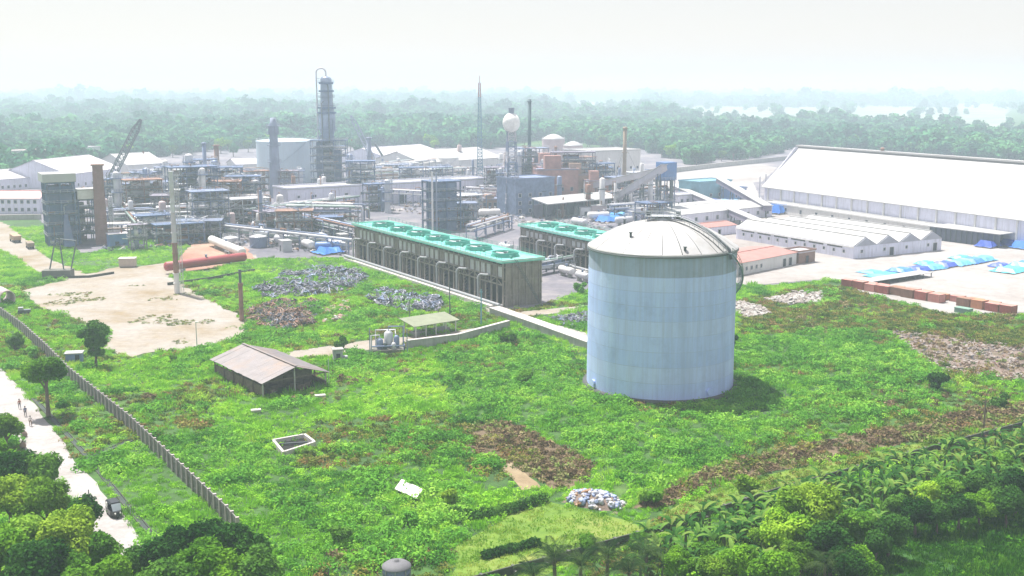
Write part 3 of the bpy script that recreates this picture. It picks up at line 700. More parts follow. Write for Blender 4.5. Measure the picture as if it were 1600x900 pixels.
m = MB(); m.box(-0.1, Ls-0.2, -Wd+0.15, -Wd+0.25, 0, 1.3); m.build('plank_wall', wood, t)
m = MB(); m.box(0.1, Ls-0.2, -0.35, -0.25, 0, 2.0); m.build('plank_wall', wood, t)
m = MB(); m.box(5, 5.2, -Wd+0.3, -0.5, 0, 2.6); m.build('partition', wood, t)
for k in range(9):
    m = MB(); x = rnd.uniform(1, 4.5); y = -rnd.uniform(1, Wd-1); m.obox((x, y, 0.5), (1.2, 0.9, 1.0), rnd.uniform(0, 3)); o = m.build('crate', wood)
    o.matrix_world = Matrix.Translation(org) @ Matrix.Rotation(ang, 4, 'Z'); tag(o, 'dark wooden crate stored under the rusty barn roof', 'crate', 'crates stored in the open barn')
KEEP_POLY.append([((org + Matrix.Rotation(ang, 3, 'Z') @ Vector(q)).x, (org + Matrix.Rotation(ang, 3, 'Z') @ Vector(q)).y) for q in ((0.8, -0.6, 0), (Ls-0.5, -0.6, 0), (Ls-0.5, -Wd+0.6, 0), (0.8, -Wd+0.6, 0))])
# small lean shelter
a, b = P(650, 528), P(712, 518); rz, L = frame_at(a, b)
t = thing('shelter', 'small open shelter with a flat greenish roof on thin posts left of the tank path', 'shelter', a, rz)
m = MB(); m.add([(-1, -0.8, 2.6), (L+0.6, -0.8, 2.6), (L+0.6, 5.2, 3.5), (-1, 5.2, 3.5), (-1, -0.8, 2.7), (L+0.6, -0.8, 2.7), (L+0.6, 5.2, 3.6), (-1, 5.2, 3.6)], [(3,2,1,0),(4,5,6,7),(0,1,5,4),(1,2,6,5),(2,3,7,6),(3,0,4,7)])
m.build('roof', M('mossy_sheet', (0.20, 0.22, 0.15), 0.8, 0, 0.15, 0.8), t)
for i in range(5):
    for y, h in ((0, 2.7), (4.6, 3.4)): m = MB(); m.box(L*i/4-0.09, L*i/4+0.09, y-0.09, y+0.09, 0, h); m.build('post', wall_w, t)
m = MB(); m.box(0.5, L-0.5, 1.5, 3.5, 0, 0.8); m.build('bench', concrete, t)
# ================================================================ THE PLANT
steel_b = M('bluish_steel', (0.18, 0.23, 0.36), 0.5, 0.15, 0.2, 0.3, (0.3, 0.26, 0.24), 0.4)
steel_p = M('pale_lagging', (0.52, 0.53, 0.56), 0.45, 0.15, 0.14, 0.3, (0.38, 0.3, 0.27), 0.45)
steel_r = M('rusty_steel', (0.27, 0.15, 0.11), 0.8, 0.1, 0.3, 0.5, (0.12, 0.09, 0.08), 0.5)
white_p = M('white_equipment_paint', (0.66, 0.65, 0.64), 0.5, 0, 0.1, 0.4, (0.4, 0.34, 0.3), 0.4)
pink_p = M('pinkish_tank_paint', (0.50, 0.40, 0.40), 0.6, 0, 0.12, 0.3, (0.3, 0.22, 0.2), 0.5)
red_p = M('red_oxide_paint', (0.33, 0.055, 0.06), 0.55, 0, 0.15, 0.4, (0.25, 0.1, 0.08), 0.5)
tank_b = M('pale_cyan_tank', (0.48, 0.58, 0.66), 0.5, 0, 0.08, 0.1, (0.4, 0.42, 0.45), 0.4, True)
stack_m = M('grey_stack', (0.24, 0.28, 0.38), 0.7, 0, 0.15, 0.2, (0.15, 0.16, 0.2), 0.5, True)

def lattice(m, h, w0, w1, step, th, x=0, y=0, z0=0):
    def c(z): 
        w_ = (w0+(w1-w0)*z/h)/2; return [(x-w_, y-w_, z0+z), (x+w_, y-w_, z0+z), (x+w_, y+w_, z0+z), (x-w_, y+w_, z0+z)]
    n = max(2, int(h/step)); 
    for i in range(n):
        a, b = c(h*i/n), c(h*(i+1)/n)
        for k in range(4):
            m.beam(a[k], b[k], th); m.beam(b[k], b[(k+1) % 4], th*0.7); m.beam(a[k], b[(k+1) % 4] if i % 2 else b[k-1], th*0.6)
def ladder_rail(m, x, y, r0, r1, z, n=14):
    for rr_ in (r1,):
        pts = [(x+rr_*math.cos(2*PI*i/n), y+rr_*math.sin(2*PI*i/n), z) for i in range(n+1)]
        for q in (0.55, 1.1): m.tube([(a, b, c+q) for a, b, c in pts], 0.05, 4, caps=False)
        for i in range(n): m.beam(pts[i], (pts[i][0], pts[i][1], z+1.1), 0.06)
def platform(t, x, y, r, z, w_=1.1, mat=None):
    m = MB(); m.lathe((x, y, z), [(r, -0.2), (r+w_, -0.2), (r+w_, 0.15), (r, 0.15)], 18, False); o = m.build('platform', mat or steel_b, t)
    m = MB(); ladder_rail(m, x, y, r, r+w_-0.06, z+0.15); m.build('rail', mat or steel_b, o)
def column(h, r, mat, plats, label=None, loc=(0,0,0), gn=False, name='distillation_column', cat='process column', steps=None, rz=0):
    t = thing(name, label, cat, loc, rz)
    prof = steps or [(0, r), (h-r*0.6, r)]
    m = MB(); p = [(r*1.25, 0), (r, 1.8)]
    for z, q in prof: p.append((q, max(z, 1.9)))
    q = prof[-1][1]; z = prof[-1][0]
    for i in range(1, 6): a = i*PI/10; p.append((q*math.cos(a)+0.001, z+q*0.6*math.sin(a)))
    m.lathe((0,0,0), p, 24); m.build('shell', mat, t)
    for z in plats:
        rr_ = [b for a, b in prof if a <= z][-1]; platform(t, 0, 0, rr_+0.02, z)
    m = MB()
    for s_ in (-0.25, 0.25): m.beam((r+0.35, s_, 0.5), (q+0.35, s_, z), 0.08)
    for i in range(int(z/0.8)): u = i*0.8+1; rr_ = r+(q-r)*u/z; m.beam((rr_+0.35, -0.25, u), (rr_+0.35, 0.25, u), 0.05)
    m.build('ladder', steel_d, t)
    if gn:
        gx = -r-1.9; top = h+4.2; pts = [(0, 0, h-0.3), (0, 0, h+1.6)]
        for i in range(9): a = PI*i/8; pts.append((gx/2-gx/2*math.cos(a)*1.0, 0, h+1.6+2.3*math.sin(a)))
        pts += [(gx, 0, h*0.6), (gx, 0, 6)]
        m = MB(); m.tube(pts, 0.42, 10); m.build('overhead_pipe', steel_p, t)
        m = MB(); 
        for z in range(10, int(h), 8): m.beam((gx, 0, z), (-r, 0, z), 0.2)
        m.build('pipe_bracket', steel_d, t, kind='stuff')
    else:
        m = MB(); m.tube([(0, 0, z+q*0.5), (0, 0, z+q+0.8), (-q-0.6, 0, z+q+0.8), (-q-0.6, 0, 3)], 0.2, 8); m.build('side_pipe', steel_p, t)
    return t
def steel_frame(t, w_, d, h, lv, mat, brace=True, x=0, y=0, th=0.32, clutter=2, seed=0):
    g = random.Random(seed); nx = max(1, round(w_/6)); ny = max(1, round(d/6))
    for i in range(nx+1):
        for j in range(ny+1):
            m = MB(); px, py = x+w_*i/nx, y+d*j/ny; m.box(px-th/2, px+th/2, py-th/2, py+th/2, 0, h); m.build('post', mat, t)
    for k in range(1, lv+1):
        z = h*k/lv; m = MB()
        for j in range(ny+1): m.box(x+th/2, x+w_-th/2, y+d*j/ny-0.12, y+d*j/ny+0.12, z-0.4, z-0.05)
        for i in range(nx+1): m.box(x+w_*i/nx-0.12, x+w_*i/nx+0.12, y+th/2, y+d-th/2, z-0.42, z-0.06)
        m.build('beam', mat, t)
        m = MB(); m.box(x-0.6, x+w_+0.6, y-0.6, y+d+0.6, z-0.04, z+0.08); o = m.build('deck', steel_d if k < lv else mat, t)
        m = MB()
        for q in (0.55, 1.1):
            for a, b in (((x-.55, y-.55), (x+w_+.55, y-.55)), ((x+w_+.55, y-.55), (x+w_+.55, y+d+.55)), ((x-.55, y+d+.55), (x+w_+.55, y+d+.55)), ((x-.55, y-.55), (x-.55, y+d+.55))): m.beam((*a, z+q), (*b, z+q), 0.07)
        for i in range(int(w_/2)+1):
            for yy in (y-.55, y+d+.55): m.beam((x+w_*i/int(w_/2), yy, z+.08), (x+w_*i/int(w_/2), yy, z+1.1), 0.07)
        m.build('rail', steel_p, o)
        for c in range(clutter):
            r = g.uniform(0.5, 1.3); px, py = x+g.uniform(r, w_-r), y+g.uniform(r, d-r); mt = g.choice([steel_p, steel_b, white_p, steel_r, steel_p])
            zb = h*(k-1)/lv+0.1
            m = MB(); hh = (h/lv)*g.uniform(0.35, 0.75)
            if g.random() < 0.5: m.lathe((px, py, zb), [(0, 0.2), (r, 0.5), (r, hh), (r*0.6, hh+r*0.4), (0.001, hh+r*0.5)], 14)
            else:
                L_ = min(w_*0.45, 4.5); m.cyl((x+w_*0.5-L_, py, zb+r+0.4), (x+w_*0.5+L_*0.6, py, zb+r+0.4), r*0.8, n=14); m.box(x+w_*0.5-L_*0.6, x+w_*0.5-L_*0.6+0.4, py-r*0.6, py+r*0.6, zb, zb+r)
            m.build('vessel', mt, t)
        m = MB()
        for c in range(clutter+1):
            px, py = x+g.uniform(0, w_), y+g.uniform(0, d); z0, z1 = h*(k-1)/lv, z+g.uniform(0, 2); m.tube([(px, py, z0), (px, py, z1-1), (px+g.uniform(-3, 3), py, z1-0.6), (px+g.uniform(-2, 2), y-0.2, z1-0.7)], g.uniform(0.1, 0.22), 6)
        m.build('pipe', g.choice([steel_p, steel_r, steel_b]), t, kind='stuff')
    if brace:
        m = MB()
        for k in range(lv):
            z0, z1 = h*k/lv+0.3, h*(k+1)/lv-0.4
            for yy in (y-0.1, y+d+0.1):
                for i in range(nx):
                    if (i+k) % 2 == 0: m.beam((x+w_*i/nx, yy, z0), (x+w_*(i+1)/nx, yy, z1), 0.16); m.beam((x+w_*(i+1)/nx, yy-0.02, z0), (x+w_*i/nx, yy-0.02, z1), 0.16)
        m.build('brace', mat, t)
# ---- measuring helper
def B(px, py): return P(px, py)
def H(px, base_py, top_py):
    b = P(px, base_py); return top_z(b, top_py)

# tall column, its steel tower
def riser(m, x, y, r, z0, z1): m.tube([(x, y, z0), (x, y, z1), (x*0.6, y*0.6, z1+1.2)], r, 7)
b = B(514, 290); h = top_z(b, 118)
col = column(h, 3.3, M('column_silver', (0.27, 0.34, 0.46), 0.45, 0.2, 0.25, 0.25, (0.12, 0.14, 0.2), 0.7), [8, 16, 24, 31, 43.5, 48, 56], 'tallest silver-blue column with a gooseneck pipe over its top', (b.x, b.y, 0), True, steps=[(0, 3.4), (h*0.47, 3.4), (h*0.5, 4.3), (h*0.64, 4.6), (h*0.66, 4.0), (h*0.70, 3.9), (h*0.72, 3.3), (h-2, 3.0)])
for i, (a_, z1) in enumerate(((-1.2, h*0.9), (-0.7, h*0.6), (-2.0, h*0.75), (-2.5, h*0.45))):
    m = MB(); riser(m, 4.9*math.cos(a_), 4.9*math.sin(a_), 0.32, 2, z1); m.build('riser_pipe', [steel_d, steel_b][i % 2], col)
for z_, r_ in ((h*0.665, 4.3), (h*0.71, 4.2), (h*0.86, 3.3), (h*0.93, 3.1)):
    m = MB(); m.lathe((0, 0, z_), [(r_, -0.5), (r_+0.9, -0.4), (r_+0.9, 0.5), (r_, 0.5)], 18, False); m.build('stiffening_ring', tower_b, col)
t = thing('steel_tower', 'dark blue steel access tower wrapped round the foot of the tallest column', 'process tower', (b.x-8, b.y-9, 0), 0)
steel_frame(t, 19, 7, top_z(b, 218), 6, tower_b, clutter=3, seed=3)
m = MB(); m.box(3, 6.5, 1, 6, 0.1, 24); m.build('dark_inner_block', M('dark_blue_steelwork', (0.05, 0.08, 0.17), 0.6, 0, 0.3, 0.5), t)  # this block and the next: inner dark cladding added to darken the frame
m = MB(); m.box(12.5, 16, 1, 6, 0.1, 20); m.build('dark_inner_block_right', MATS['dark_blue_steelwork'], t)
for k in range(5): m = MB(); m.box(1.5, 17, 7.7, 14, 3+k*4.6, 3.3+k*4.6); m.build('landing', tower_b, t)
# slim stack with stepped head left of the hall
b = B(431, 309); h = top_z(b, 184)
t = thing('stack', 'thick blue-grey stack in front of the big round pale tank', 'chimney', (b.x, b.y, 0))
m = MB(); m.lathe((0,0,0), [(3.0, 0), (2.6, h*0.35), (2.1, h*0.7), (1.9, h*0.78), (2.5, h*0.8), (2.5, h*0.88), (1.7, h*0.93), (1.2, h), (0.9, h), (0.9, h-1)], 20); m.build('shaft', stack_m, t)
for z in (h*0.45, h*0.66, h*0.8, h*0.9): platform(t, 0, 0, 2.1, z, 1.2, stack_m)
# brown chimney
b = B(160, 381); h = top_z(b, 258)
t = thing('chimney', 'square-topped brown brick chimney at the left of the plant', 'chimney', (b.x, b.y, 0), 0.3)
m = MB(); n = 12
for k in range(n): r0 = 2.25-0.035*k; m.obox((0, 0, h*(k+0.5)/n), (r0*1.75, r0*1.75, h/n-0.06), 0)
m.build('shaft', M('sooty_brown_brick', (0.25, 0.14, 0.13), 0.9, 0, 0.2, 0.6, (0.14, 0.1, 0.1), 0.6, True), t, kind='stuff'); m = MB(); m.obox((0, 0, h+0.1), (4.2, 4.2, 0.5)); m.build('cap', brick, t)
m = MB(); m.obox((0, 0, h/2), (2.6, 2.6, h-0.4)); m.build('flue', brick, t)
m = MB(); lattice(m, h*0.9, 1.0, 1.0, 1.6, 0.08, 3.2, 0); m.build('ladder_cage', steel_d, t)
# other stacks
def thin_stack(px, bpy_, tpy, r, mat, label, bands=None):
    b = B(px, bpy_); h = top_z(b, tpy); t = thing('stack', label, 'chimney', (b.x, b.y, 0))
    m = MB(); m.lathe((0,0,0), [(r*1.5, 0), (r*1.1, h*0.25), (r, h*0.5), (r, h), (r*0.8, h), (r*0.8, h-1.5)], 14); m.build('shaft', mat, t)
    for z in (h*0.6, h*0.97):
        m = MB(); m.lathe((0, 0, z), [(r, 0), (r*1.5, 0), (r*1.5, 0.4), (r, 0.4)], 12, False); m.build('collar', mat, t)
    for k in range(3): 
        m = MB(); a = k*2.09; m.beam((0, 0, h*0.72), (math.cos(a)*h*0.35, math.sin(a)*h*0.35, 0.2), 0.09); m.build('guy_wire', steel_d, t)
    return t
thin_stack(827, 292, 155, 0.95, M('dark_green_stack', (0.07, 0.12, 0.13), 0.7), 'tall thin dark stack right of the tower with the white ball')
thin_stack(975, 300, 198, 0.95, M('tan_stack', (0.27, 0.20, 0.14), 0.8), 'thin brownish stack in front of the white block')
thin_stack(578, 288, 214, 1.25, stack_m, 'grey stack right of the tallest column, under the crane jib')
thin_stack(341, 300, 226, 1.3, brick, 'short dark brownish stack among the left pipework')
thin_stack(323, 318, 222, 0.9, steel_b, 'slim bluish stack beside the short brownish one')
# banded column near the sand yard
b = B(277, 458); h = top_z(b, 268)
t = thing('banded_stack', 'slim pale stack with dull red bands near its foot, standing before the red pipe', 'chimney', (b.x, b.y, 0))
cols = [white_p, white_p, steel_r, steel_r, brick, steel_p, lilac_r, lilac_r, steel_p, steel_p, steel_p, steel_p]
for i, c in enumerate(cols):
    m = MB(); z0, z1 = h*i/12, h*(i+1)/12; m.cyl((0, 0, z0+0.03), (0, 0, z1-0.03), 0.72-0.012*i, n=16); m.build('section', c, t)
    m = MB(); m.cyl((0, 0, z1-0.12), (0, 0, z1+0.1), 0.9-0.012*i, n=16); m.build('flange', c, t)
m = MB(); lattice(m, h*0.98, 0.7, 0.7, 1.5, 0.06, 1.3, 0.2); m.build('ladder_cage', steel_p, t)
# post of dark pipe
b = B(378, 502); h = top_z(b, 421)
t = thing('pipe_post', 'dark upright pipe with thick rusty foot at the corner of the sand yard', 'pole', (b.x, b.y, 0))
m = MB(); m.cyl((0, 0, 0), (0, 0, h*0.68), 0.5, n=12); m.cyl((0, 0, h*0.68), (0, 0, h*0.74), 0.58, n=12); m.build('foot', steel_r, t)
m = MB(); m.cyl((0, 0, h*0.74), (0, 0, h), 0.32, n=12); m.build('shaft', steel_d, t)
# lattice masts
b = B(750, 282); h = top_z(b, 118)
t = thing('radio_mast', 'slender lattice radio mast with a red tip behind the green cooling tower', 'mast', (b.x, b.y, 0))
cols = [M('mast_blue', (0.10, 0.22, 0.32), 0.6)]*6+[red_p]
for i in range(7):
    z0 = h*0.93*i/7; m = MB(); lattice(m, h*0.93/7, 3.2-0.3*i, 3.2-0.3*(i+1), 1.9, 0.36, 0, 0, z0); m.build('section', cols[i], t)
m = MB(); m.cyl((0, 0, h*0.93), (0, 0, h), 0.18, n=6); m.build('aerial', red_p, t)
b = B(799, 333); h = top_z(b, 205)
t = thing('ball_tower', 'lattice tower carrying a white ball-shaped vessel right of the radio mast', 'tower', (b.x, b.y, 0), 0.2)
for i in range(8):
    m = MB(); lattice(m, h/8, 6.6-0.45*i, 6.6-0.45*(i+1), 2.4, 0.3, 0, 0, h*i/8); m.build('section', lilac_r if i % 2 else steel_b, t)
    m = MB(); s_ = 6.8-0.45*i; m.box(-s_/2, s_/2, -s_/2, s_/2, h*i/8-0.08, h*i/8+0.06)
    if i: m.build('deck', steel_b, t)
r = 3.7; m = MB(); m.lathe((0, 0, h+r*0.95), [(max(0.01, r*math.sin(PI*i/14)), -1.12*r*math.cos(PI*i/14)) for i in range(15)], 24); m.build('ball', M('bright_white_paint', (0.80, 0.79, 0.76), 0.5), t)
m = MB(); m.cyl((0, 0, h+r*1.95), (0, 0, h+r*1.95+2.6), 1.1, 1.3, n=14); m.build('cap', stack_m, t)
m = MB(); m.tube([(-1.6, 0, 2), (-1.6, 0, h+1)], 0.5, 8); m.build('feed_pipe', stack_m, t)
# dark lattice block
b = B(677, 362); h = top_z(b, 268)
t = thing('lift_tower', 'dark blue box-shaped steel tower behind the green fan deck', 'process tower', (b.x, b.y, 0), UX+PI/2)
steel_frame(t, 11.5, 9, h*0.83, 5, tower_b, clutter=4, seed=8, th=0.5)
m = MB(); m.box(1, 10.5, 1, 8, 0, h*0.8); m.build('cladding', M('dark_blue_cladding', (0.16, 0.21, 0.32), 0.6, 0, 0.3, 0.6), t)
m = MB(); m.cyl((-0.8, -1.2, 0), (-0.8, -1.2, h), 0.35, n=10); m.build('vent_pipe', white_p, t)
m = MB(); m.cyl((0.9, -1.2, 0), (0.9, -1.2, h*0.98), 0.3, n=10); m.build('vent_pipe', stack_m, t)
# big round tank behind
def ground_tank(px, bpy_, r, h, mat, rm, label, dome_=0.12, n=48):
    b = B(px, bpy_); t = thing('round_tank', label, 'storage tank', (b.x, b.y+r, 0))
    nc = max(2, int(h/2.6))
    for i in range(nc): m = MB(); m.lathe((0,0,0), [(r-0.01*i, h*i/nc), (r-0.01*i, h*(i+1)/nc)], n); m.build('shell_course', mat, t)
    m = MB(); m.lathe((0,0,h), [(r+0.12, -0.1), (r+0.1, 0.12)]+[(r*(1-(i/8)), r*dome_*math.sin(i/8*PI/2)+0.12) for i in range(1, 8)]+[(0.01, r*dome_+0.12)], n); m.build('roof', rm, t)
    m = MB(); ladder_rail(m, 0, 0, r, r-0.1, h+0.15, 24); m.build('rail', steel_p, t)
    m = MB(); k = int(h/0.4)
    for i in range(k): a = -2.4+i*0.4/math.tan(R(38))/r; m.obox(((r+0.4)*math.cos(a), (r+0.4)*math.sin(a), 0.4*i+0.2), (0.8, 0.35, 0.1), a)
    m.build('stair', steel_b, t, kind='stuff'); return t
ground_tank(441, 287, 17.5, H(441, 287, 222), tank_b, tank_b, 'big round pale cyan tank behind the thick blue-grey stack', 0.07)
ground_tank(865, 262, 7.8, H(865, 262, 218), pink_p, white_roof, 'left and larger of two pinkish domed tanks', 0.42)
ground_tank(896, 268, 6.3, H(896, 268, 228), pink_p, white_roof, 'right and smaller of two pinkish domed tanks', 0.42)
ground_tank(358, 392, 2.6, 4, steel_p, steel_p, 'small squat tank behind the white drum near the red earth', 0.2, 20)
ground_tank(401, 388, 2.9, 3.6, steel_b, steel_p, 'squat bluish tank at the end of the left pipework', 0.2, 20)
ground_tank(600, 282, 5.2, 9, tank_b, white_roof, 'small pale tank behind the long hall, right of the grey stack', 0.15, 24)
ground_tank(640, 276, 5.5, 8, white_p, white_roof, 'white tank behind the long hall, left of the radio mast', 0.15, 24)
ground_tank(700, 270, 6.5, 9, white_p, white_roof, 'white tank behind the right half of the long hall', 0.2, 24)
ground_tank(285, 318, 4.5, 9, steel_p, steel_p, 'pale tank in the left pipework behind the banded stack', 0.2, 24)
# buildings of the plant
def block(name, label, cat, pa, pb, depth, H_, wm, rm, rows=1, n=6, gable=None, par=0.4, wsize=(1.3, 1.4)):
    a, b = P(*pa), P(*pb); rz, L = frame_at(a, b); t = thing(name, label, cat, a, rz)
    if gable: gable_block(t, L, depth, H_, H_+gable, wm, rm, 0, 0, 0.6)
    else: flat_block(t, L, depth, H_, wm, rm, par=par)
    for r_ in range(rows):
        for i in range(n): opening(t, 'f', 2.0+i*(L-4)/max(1, n-1), 1.1+r_*3.3, wsize[0], wsize[1], L, depth, 'window', wall_w)
    return t
block('works_block', 'big white block with flat roof behind the brownish stack', 'building', (918,288), (1000,284), 26, H(950,286,236), wall_w, white_roof, 3, 8)
block('apartment_block', 'long pinkish three-storey block with window rows at the far left', 'building', (-20,263), (92,258), 14, 10.5, wall_w, M('pinkish_roof', (0.5, 0.42, 0.4), 0.8), 3, 16)
block('apartment_block', 'small pale three-storey block half hidden by trees behind the chimney', 'building', (126,256), (158,254), 12, 11, wall_w, lilac_r, 3, 5)
block('red_roofed_house', 'two-storey house with pinkish red roof at the left edge of the plant', 'building', (-22,334), (63,334), 13, 6.6, wall_l, M('pink_tile_roof', (0.62, 0.33, 0.32), 0.7, 0, 0.12, 0.4), 2, 8, 2.6)
block('workshop', 'low lilac-roofed workshop below the apartment blocks at the left edge', 'workshop', (-20,300), (55,294), 26, 6, wall_l, lilac_r, 1, 8, 4)
block('workshop', 'wide pale-roofed workshop rising behind the brown chimney', 'workshop', (108,296), (190,284), 40, 8, wall_l, lilac_r, 1, 8, 7)
block('workshop', 'bright white-roofed workshop right of the slanting crane boom', 'workshop', (200,276), (258,272), 34, 7, wall_w, white_roof, 1, 6, 6)
block('compressor_house', 'pale compressor house behind the banded stack', 'building', (232,300), (318,294), 18, H(275,298,268), wall_l, white_roof, 2, 8)
block('works_shed', 'white-roofed shed left of the tallest column, beyond the round tank', 'shed', (370,272), (470,268), 20, 6, wall_w, lilac_r, 1, 7, 3)
block('store_shed', 'broad pale roof left of the radio mast in the back rows', 'shed', (600,258), (690,250), 40, 6, wall_l, lilac_r, 1, 8, 5)
block('store_shed', 'broad white mottled roof behind the radio mast', 'shed', (660,272), (785,262), 46, 7, wall_w, whr, 1, 9, 6)
block('works_shed', 'low pink-walled shed left of the tower with the white ball', 'shed', (760,322), (790,320), 12, 4.5, pink_p, redroof, 1, 3)
block('motor_house', 'dark blue clad block at the foot of the tower with the white ball', 'building', (806,337), (866,333), 16, H(830,335,280), M('dark_blue_cladding'), steel_b, 3, 4)
for i, (px, py) in enumerate([(150,214),(178,210),(205,216),(232,208),(140,205),(255,220)]): block('far_house', 'tiny pale house among far trees at upper left', 'house', (px, py), (px+9, py), 12, 6, white_p, lilac_r, 1, 2, 3)
a, b = P(850, 343), P(962, 331); rz, L = frame_at(a, b)
t = thing('loading_canopy', 'bright flat canopy roof on dark posts behind the small cooling tower', 'canopy', a, rz)
m = MB(); m.add([(-1, -3, 6.2), (L, -3, 6.2), (L, 7, 8.0), (-1, 7, 8.0), (-1, -3, 6.6), (L, -3, 6.6), (L, 7, 8.4), (-1, 7, 8.4)], [(3,2,1,0),(4,5,6,7),(0,1,5,4),(1,2,6,5),(2,3,7,6),(3,0,4,7)]); m.build('roof', white_roof, t)
for i in range(8):
    for y, h_ in ((-2, 6.35), (6, 7.8)): m = MB(); m.box(L*i/7-0.7, L*i/7-0.3, y-0.2, y+0.2, 0, h_); m.build('post', steel_d, t)
m = MB(); m.box(0, L-2, 6.3, 6.6, 0, 5.5); m.build('wall', M('purple_grey_wall', (0.2, 0.18, 0.25), 0.8), t)
# red-purple process frames right of the ball tower
for (px, py, w_, d, top, lv, mat, sd_, lab) in [
  (836,300,15,9,232,5,steel_b,11,'bluish process frame under the pinkish tanks'), (870,306,20,10,262,4,M('purple_red_steel', (0.25, 0.14, 0.17), 0.7),12,'purplish red process frame below the two domed tanks'),
  (912,300,14,9,246,4,steel_r,13,'rust-red process frame left of the white block'), (940,312,9,8,262,3,tower_b,14,'small dark frame right of the rust-red one'),
  (985,322,16,10,278,3,steel_b,15,'pale blue frame behind the top of the big tank'), (1010,300,18,9,270,2,steel_p,16,'low pale frame left of the conveyor tower'),
  (300,352,18,10,262,6,tower_b,17,'tall dark blue frame right of the banded stack'), (352,330,12,9,262,5,tower_b,18,'dark blue frame left of the thick stack'),
  (205,345,14,9,288,4,steel_b,19,'bluish frame right of the brown chimney'), (245,338,16,9,286,4,steel_b,20,'bluish frame behind the banded stack'),
  (270,310,16,8,262,3,steel_b,21,'small bluish frame right of the slanting crane'), (385,352,16,8,312,3,steel_p,22,'low frame in the pipework below the thick stack'),
  (590,330,9,7,288,3,tower_b,23,'small dark frame before the left half of the long hall'), (575,288,14,8,262,3,steel_b,24,'blue frame behind the long hall beside the grey stack'),
  (625,286,16,8,258,3,steel_b,25,'bluish frame right of the small pale tank'), (735,340,10,8,306,3,steel_p,26,'low frame behind the near end of the green deck'),
  (470,352,15,8,326,2,M('purple_grey_steel', (0.2, 0.18, 0.24), 0.7),27,'long low purplish frame under the left end of the long hall'), (520,356,13,8,328,2,M('purple_grey_steel'),28,'low purplish frame just left of the green deck'),
  (118,380,11,9,300,6,tower_b,29,'blue frame right of the white-capped boiler building'), (215,392,5,4,352,2,M('purple_grey_steel'),30,'small dark frame standing right of the brown chimney')]:
    b = B(px, py); t = thing('process_frame', lab, 'process frame', (b.x-w_*0.4, b.y, 0), rnd.choice([0.15, UX+PI/2, UX+PI/2]))
    steel_frame(t, w_, d, top_z(b, top), lv, mat, clutter=3, seed=sd_)
for i, (px, py, w_, d, top, lv, lab) in enumerate([(180,330,14,8,280,4,'dark frame close behind the brown chimney top'), (228,312,14,8,270,4,'dark frame under the slanting crane boom'), (262,352,15,8,306,3,'low dark frame just behind the banded stack'), (318,318,12,8,250,5,'tall frame in the rear of the left plant'), (345,345,13,8,284,4,'frame beside the pale column left of the thick stack'),
 (240,376,13,7,338,3,'low frame in front of the left pipework, facing the grass'), (300,378,16,7,346,2,'long low frame behind the red earth patch'), (432,366,14,8,332,2,'low frame before the corner of the long hall'), (500,372,13,7,340,2,'low frame in front of the left end of the green deck'), (400,310,12,8,268,4,'frame between the round cyan tank and the left plant'),
 (640,300,12,8,262,3,'frame behind the middle of the long hall'), (690,296,12,8,262,3,'frame behind the right half of the long hall'), (772,312,9,8,262,4,'narrow frame left of the tower with the white ball'), (820,300,11,8,246,5,'tall frame right of the tower with the white ball'), (855,288,12,8,240,4,'frame in front of the two domed tanks'), (1030,352,12,8,318,2,'low frame left of the blue transfer tower'), (720,356,10,7,318,3,'frame just behind the near half of the green deck'), (450,310,10,7,268,4,'frame at the left foot of the tallest column'), (375,336,14,8,276,5,'tall frame left of the thick blue-grey stack'), (222,348,14,8,282,5,'tall frame between the brown chimney and the banded stack'), (560,318,13,8,252,5,'tall frame left of the grey stack behind the long hall'), (326,372,13,8,300,5,'tall frame behind the white cylinder'), (890,318,20,5,238,6,'tall frame before the two domed tanks'), (945,318,10,6,256,5,'tall narrow frame left of the white block'), (455,378,12,7,330,3,'frame in front of the left end of the long hall'), (275,384,16,6,352,2,'low frame behind the red earth patch')]):
    b = B(px, py); t = thing('process_frame', lab, 'process frame', (b.x-w_*0.4, b.y, 0), [0.15, UX+PI/2][i % 2])
    steel_frame(t, w_, d, top_z(b, top), lv, [tower_b, steel_b, M('purple_grey_steel'), tower_b, steel_r][i % 5], clutter=4, seed=60+i)
for i, (px, py, top, w_, c, lab) in enumerate([(905,262,236,14,'tan','tan block right of the smaller domed tank'), (858,302,240,15,'orange','tall pinkish brown block below the larger domed tank'), (893,300,252,13,'tan','tall tan block below the smaller domed tank'), (932,296,262,11,'orange','pinkish brown block at the left edge of the white block'), (872,322,244,19,'orange','biggest pinkish brown block, right of the dark blue house'), (905,320,256,14,'tan','tall tan block behind the bright flat canopy'), (934,322,268,10,'orange','narrow pinkish brown block at the right end of the canopy'), (610,290,262,14,'tan','tan block behind the middle of the long hall'), (330,300,268,12,'tan','tan block in the rear of the left plant'), (880,298,268,15,'orange','dull orange block in the purplish red frames'), (925,292,256,12,'tan','tan clad block by the rust-red frame'), (845,275,246,12,'orange','orange-tan block under the larger domed tank'), (770,330,306,10,'tan','low tan block left of the tower with the white ball'), (205,320,300,14,'tan','pale tan block right of the brown chimney')]):
    b = B(px, py); t = thing('clad_block', lab, 'process building', (b.x-w_/2, b.y, 0), 0.15); hh = top_z(b, top); mt = M('tan_cladding', (0.36, 0.25, 0.19), 0.7, 0, 0.2, 0.3) if c == 'tan' else M('orange_cladding', (0.40, 0.22, 0.19), 0.75, 0, 0.25, 0.3, (0.22, 0.13, 0.13), 0.6)
    flat_block(t, w_, 9, hh*0.72, mt, steel_b, par=0.3); m = MB(); m.box(w_*0.2, w_*0.6, 2, 6, hh*0.72+0.31, hh); m.build('penthouse', mt, t)
    for k in range(4): opening(t, 'f', w_*(0.15+0.23*k), hh*0.3, 1.2, 1.6, w_, 9, 'window', wall_g)
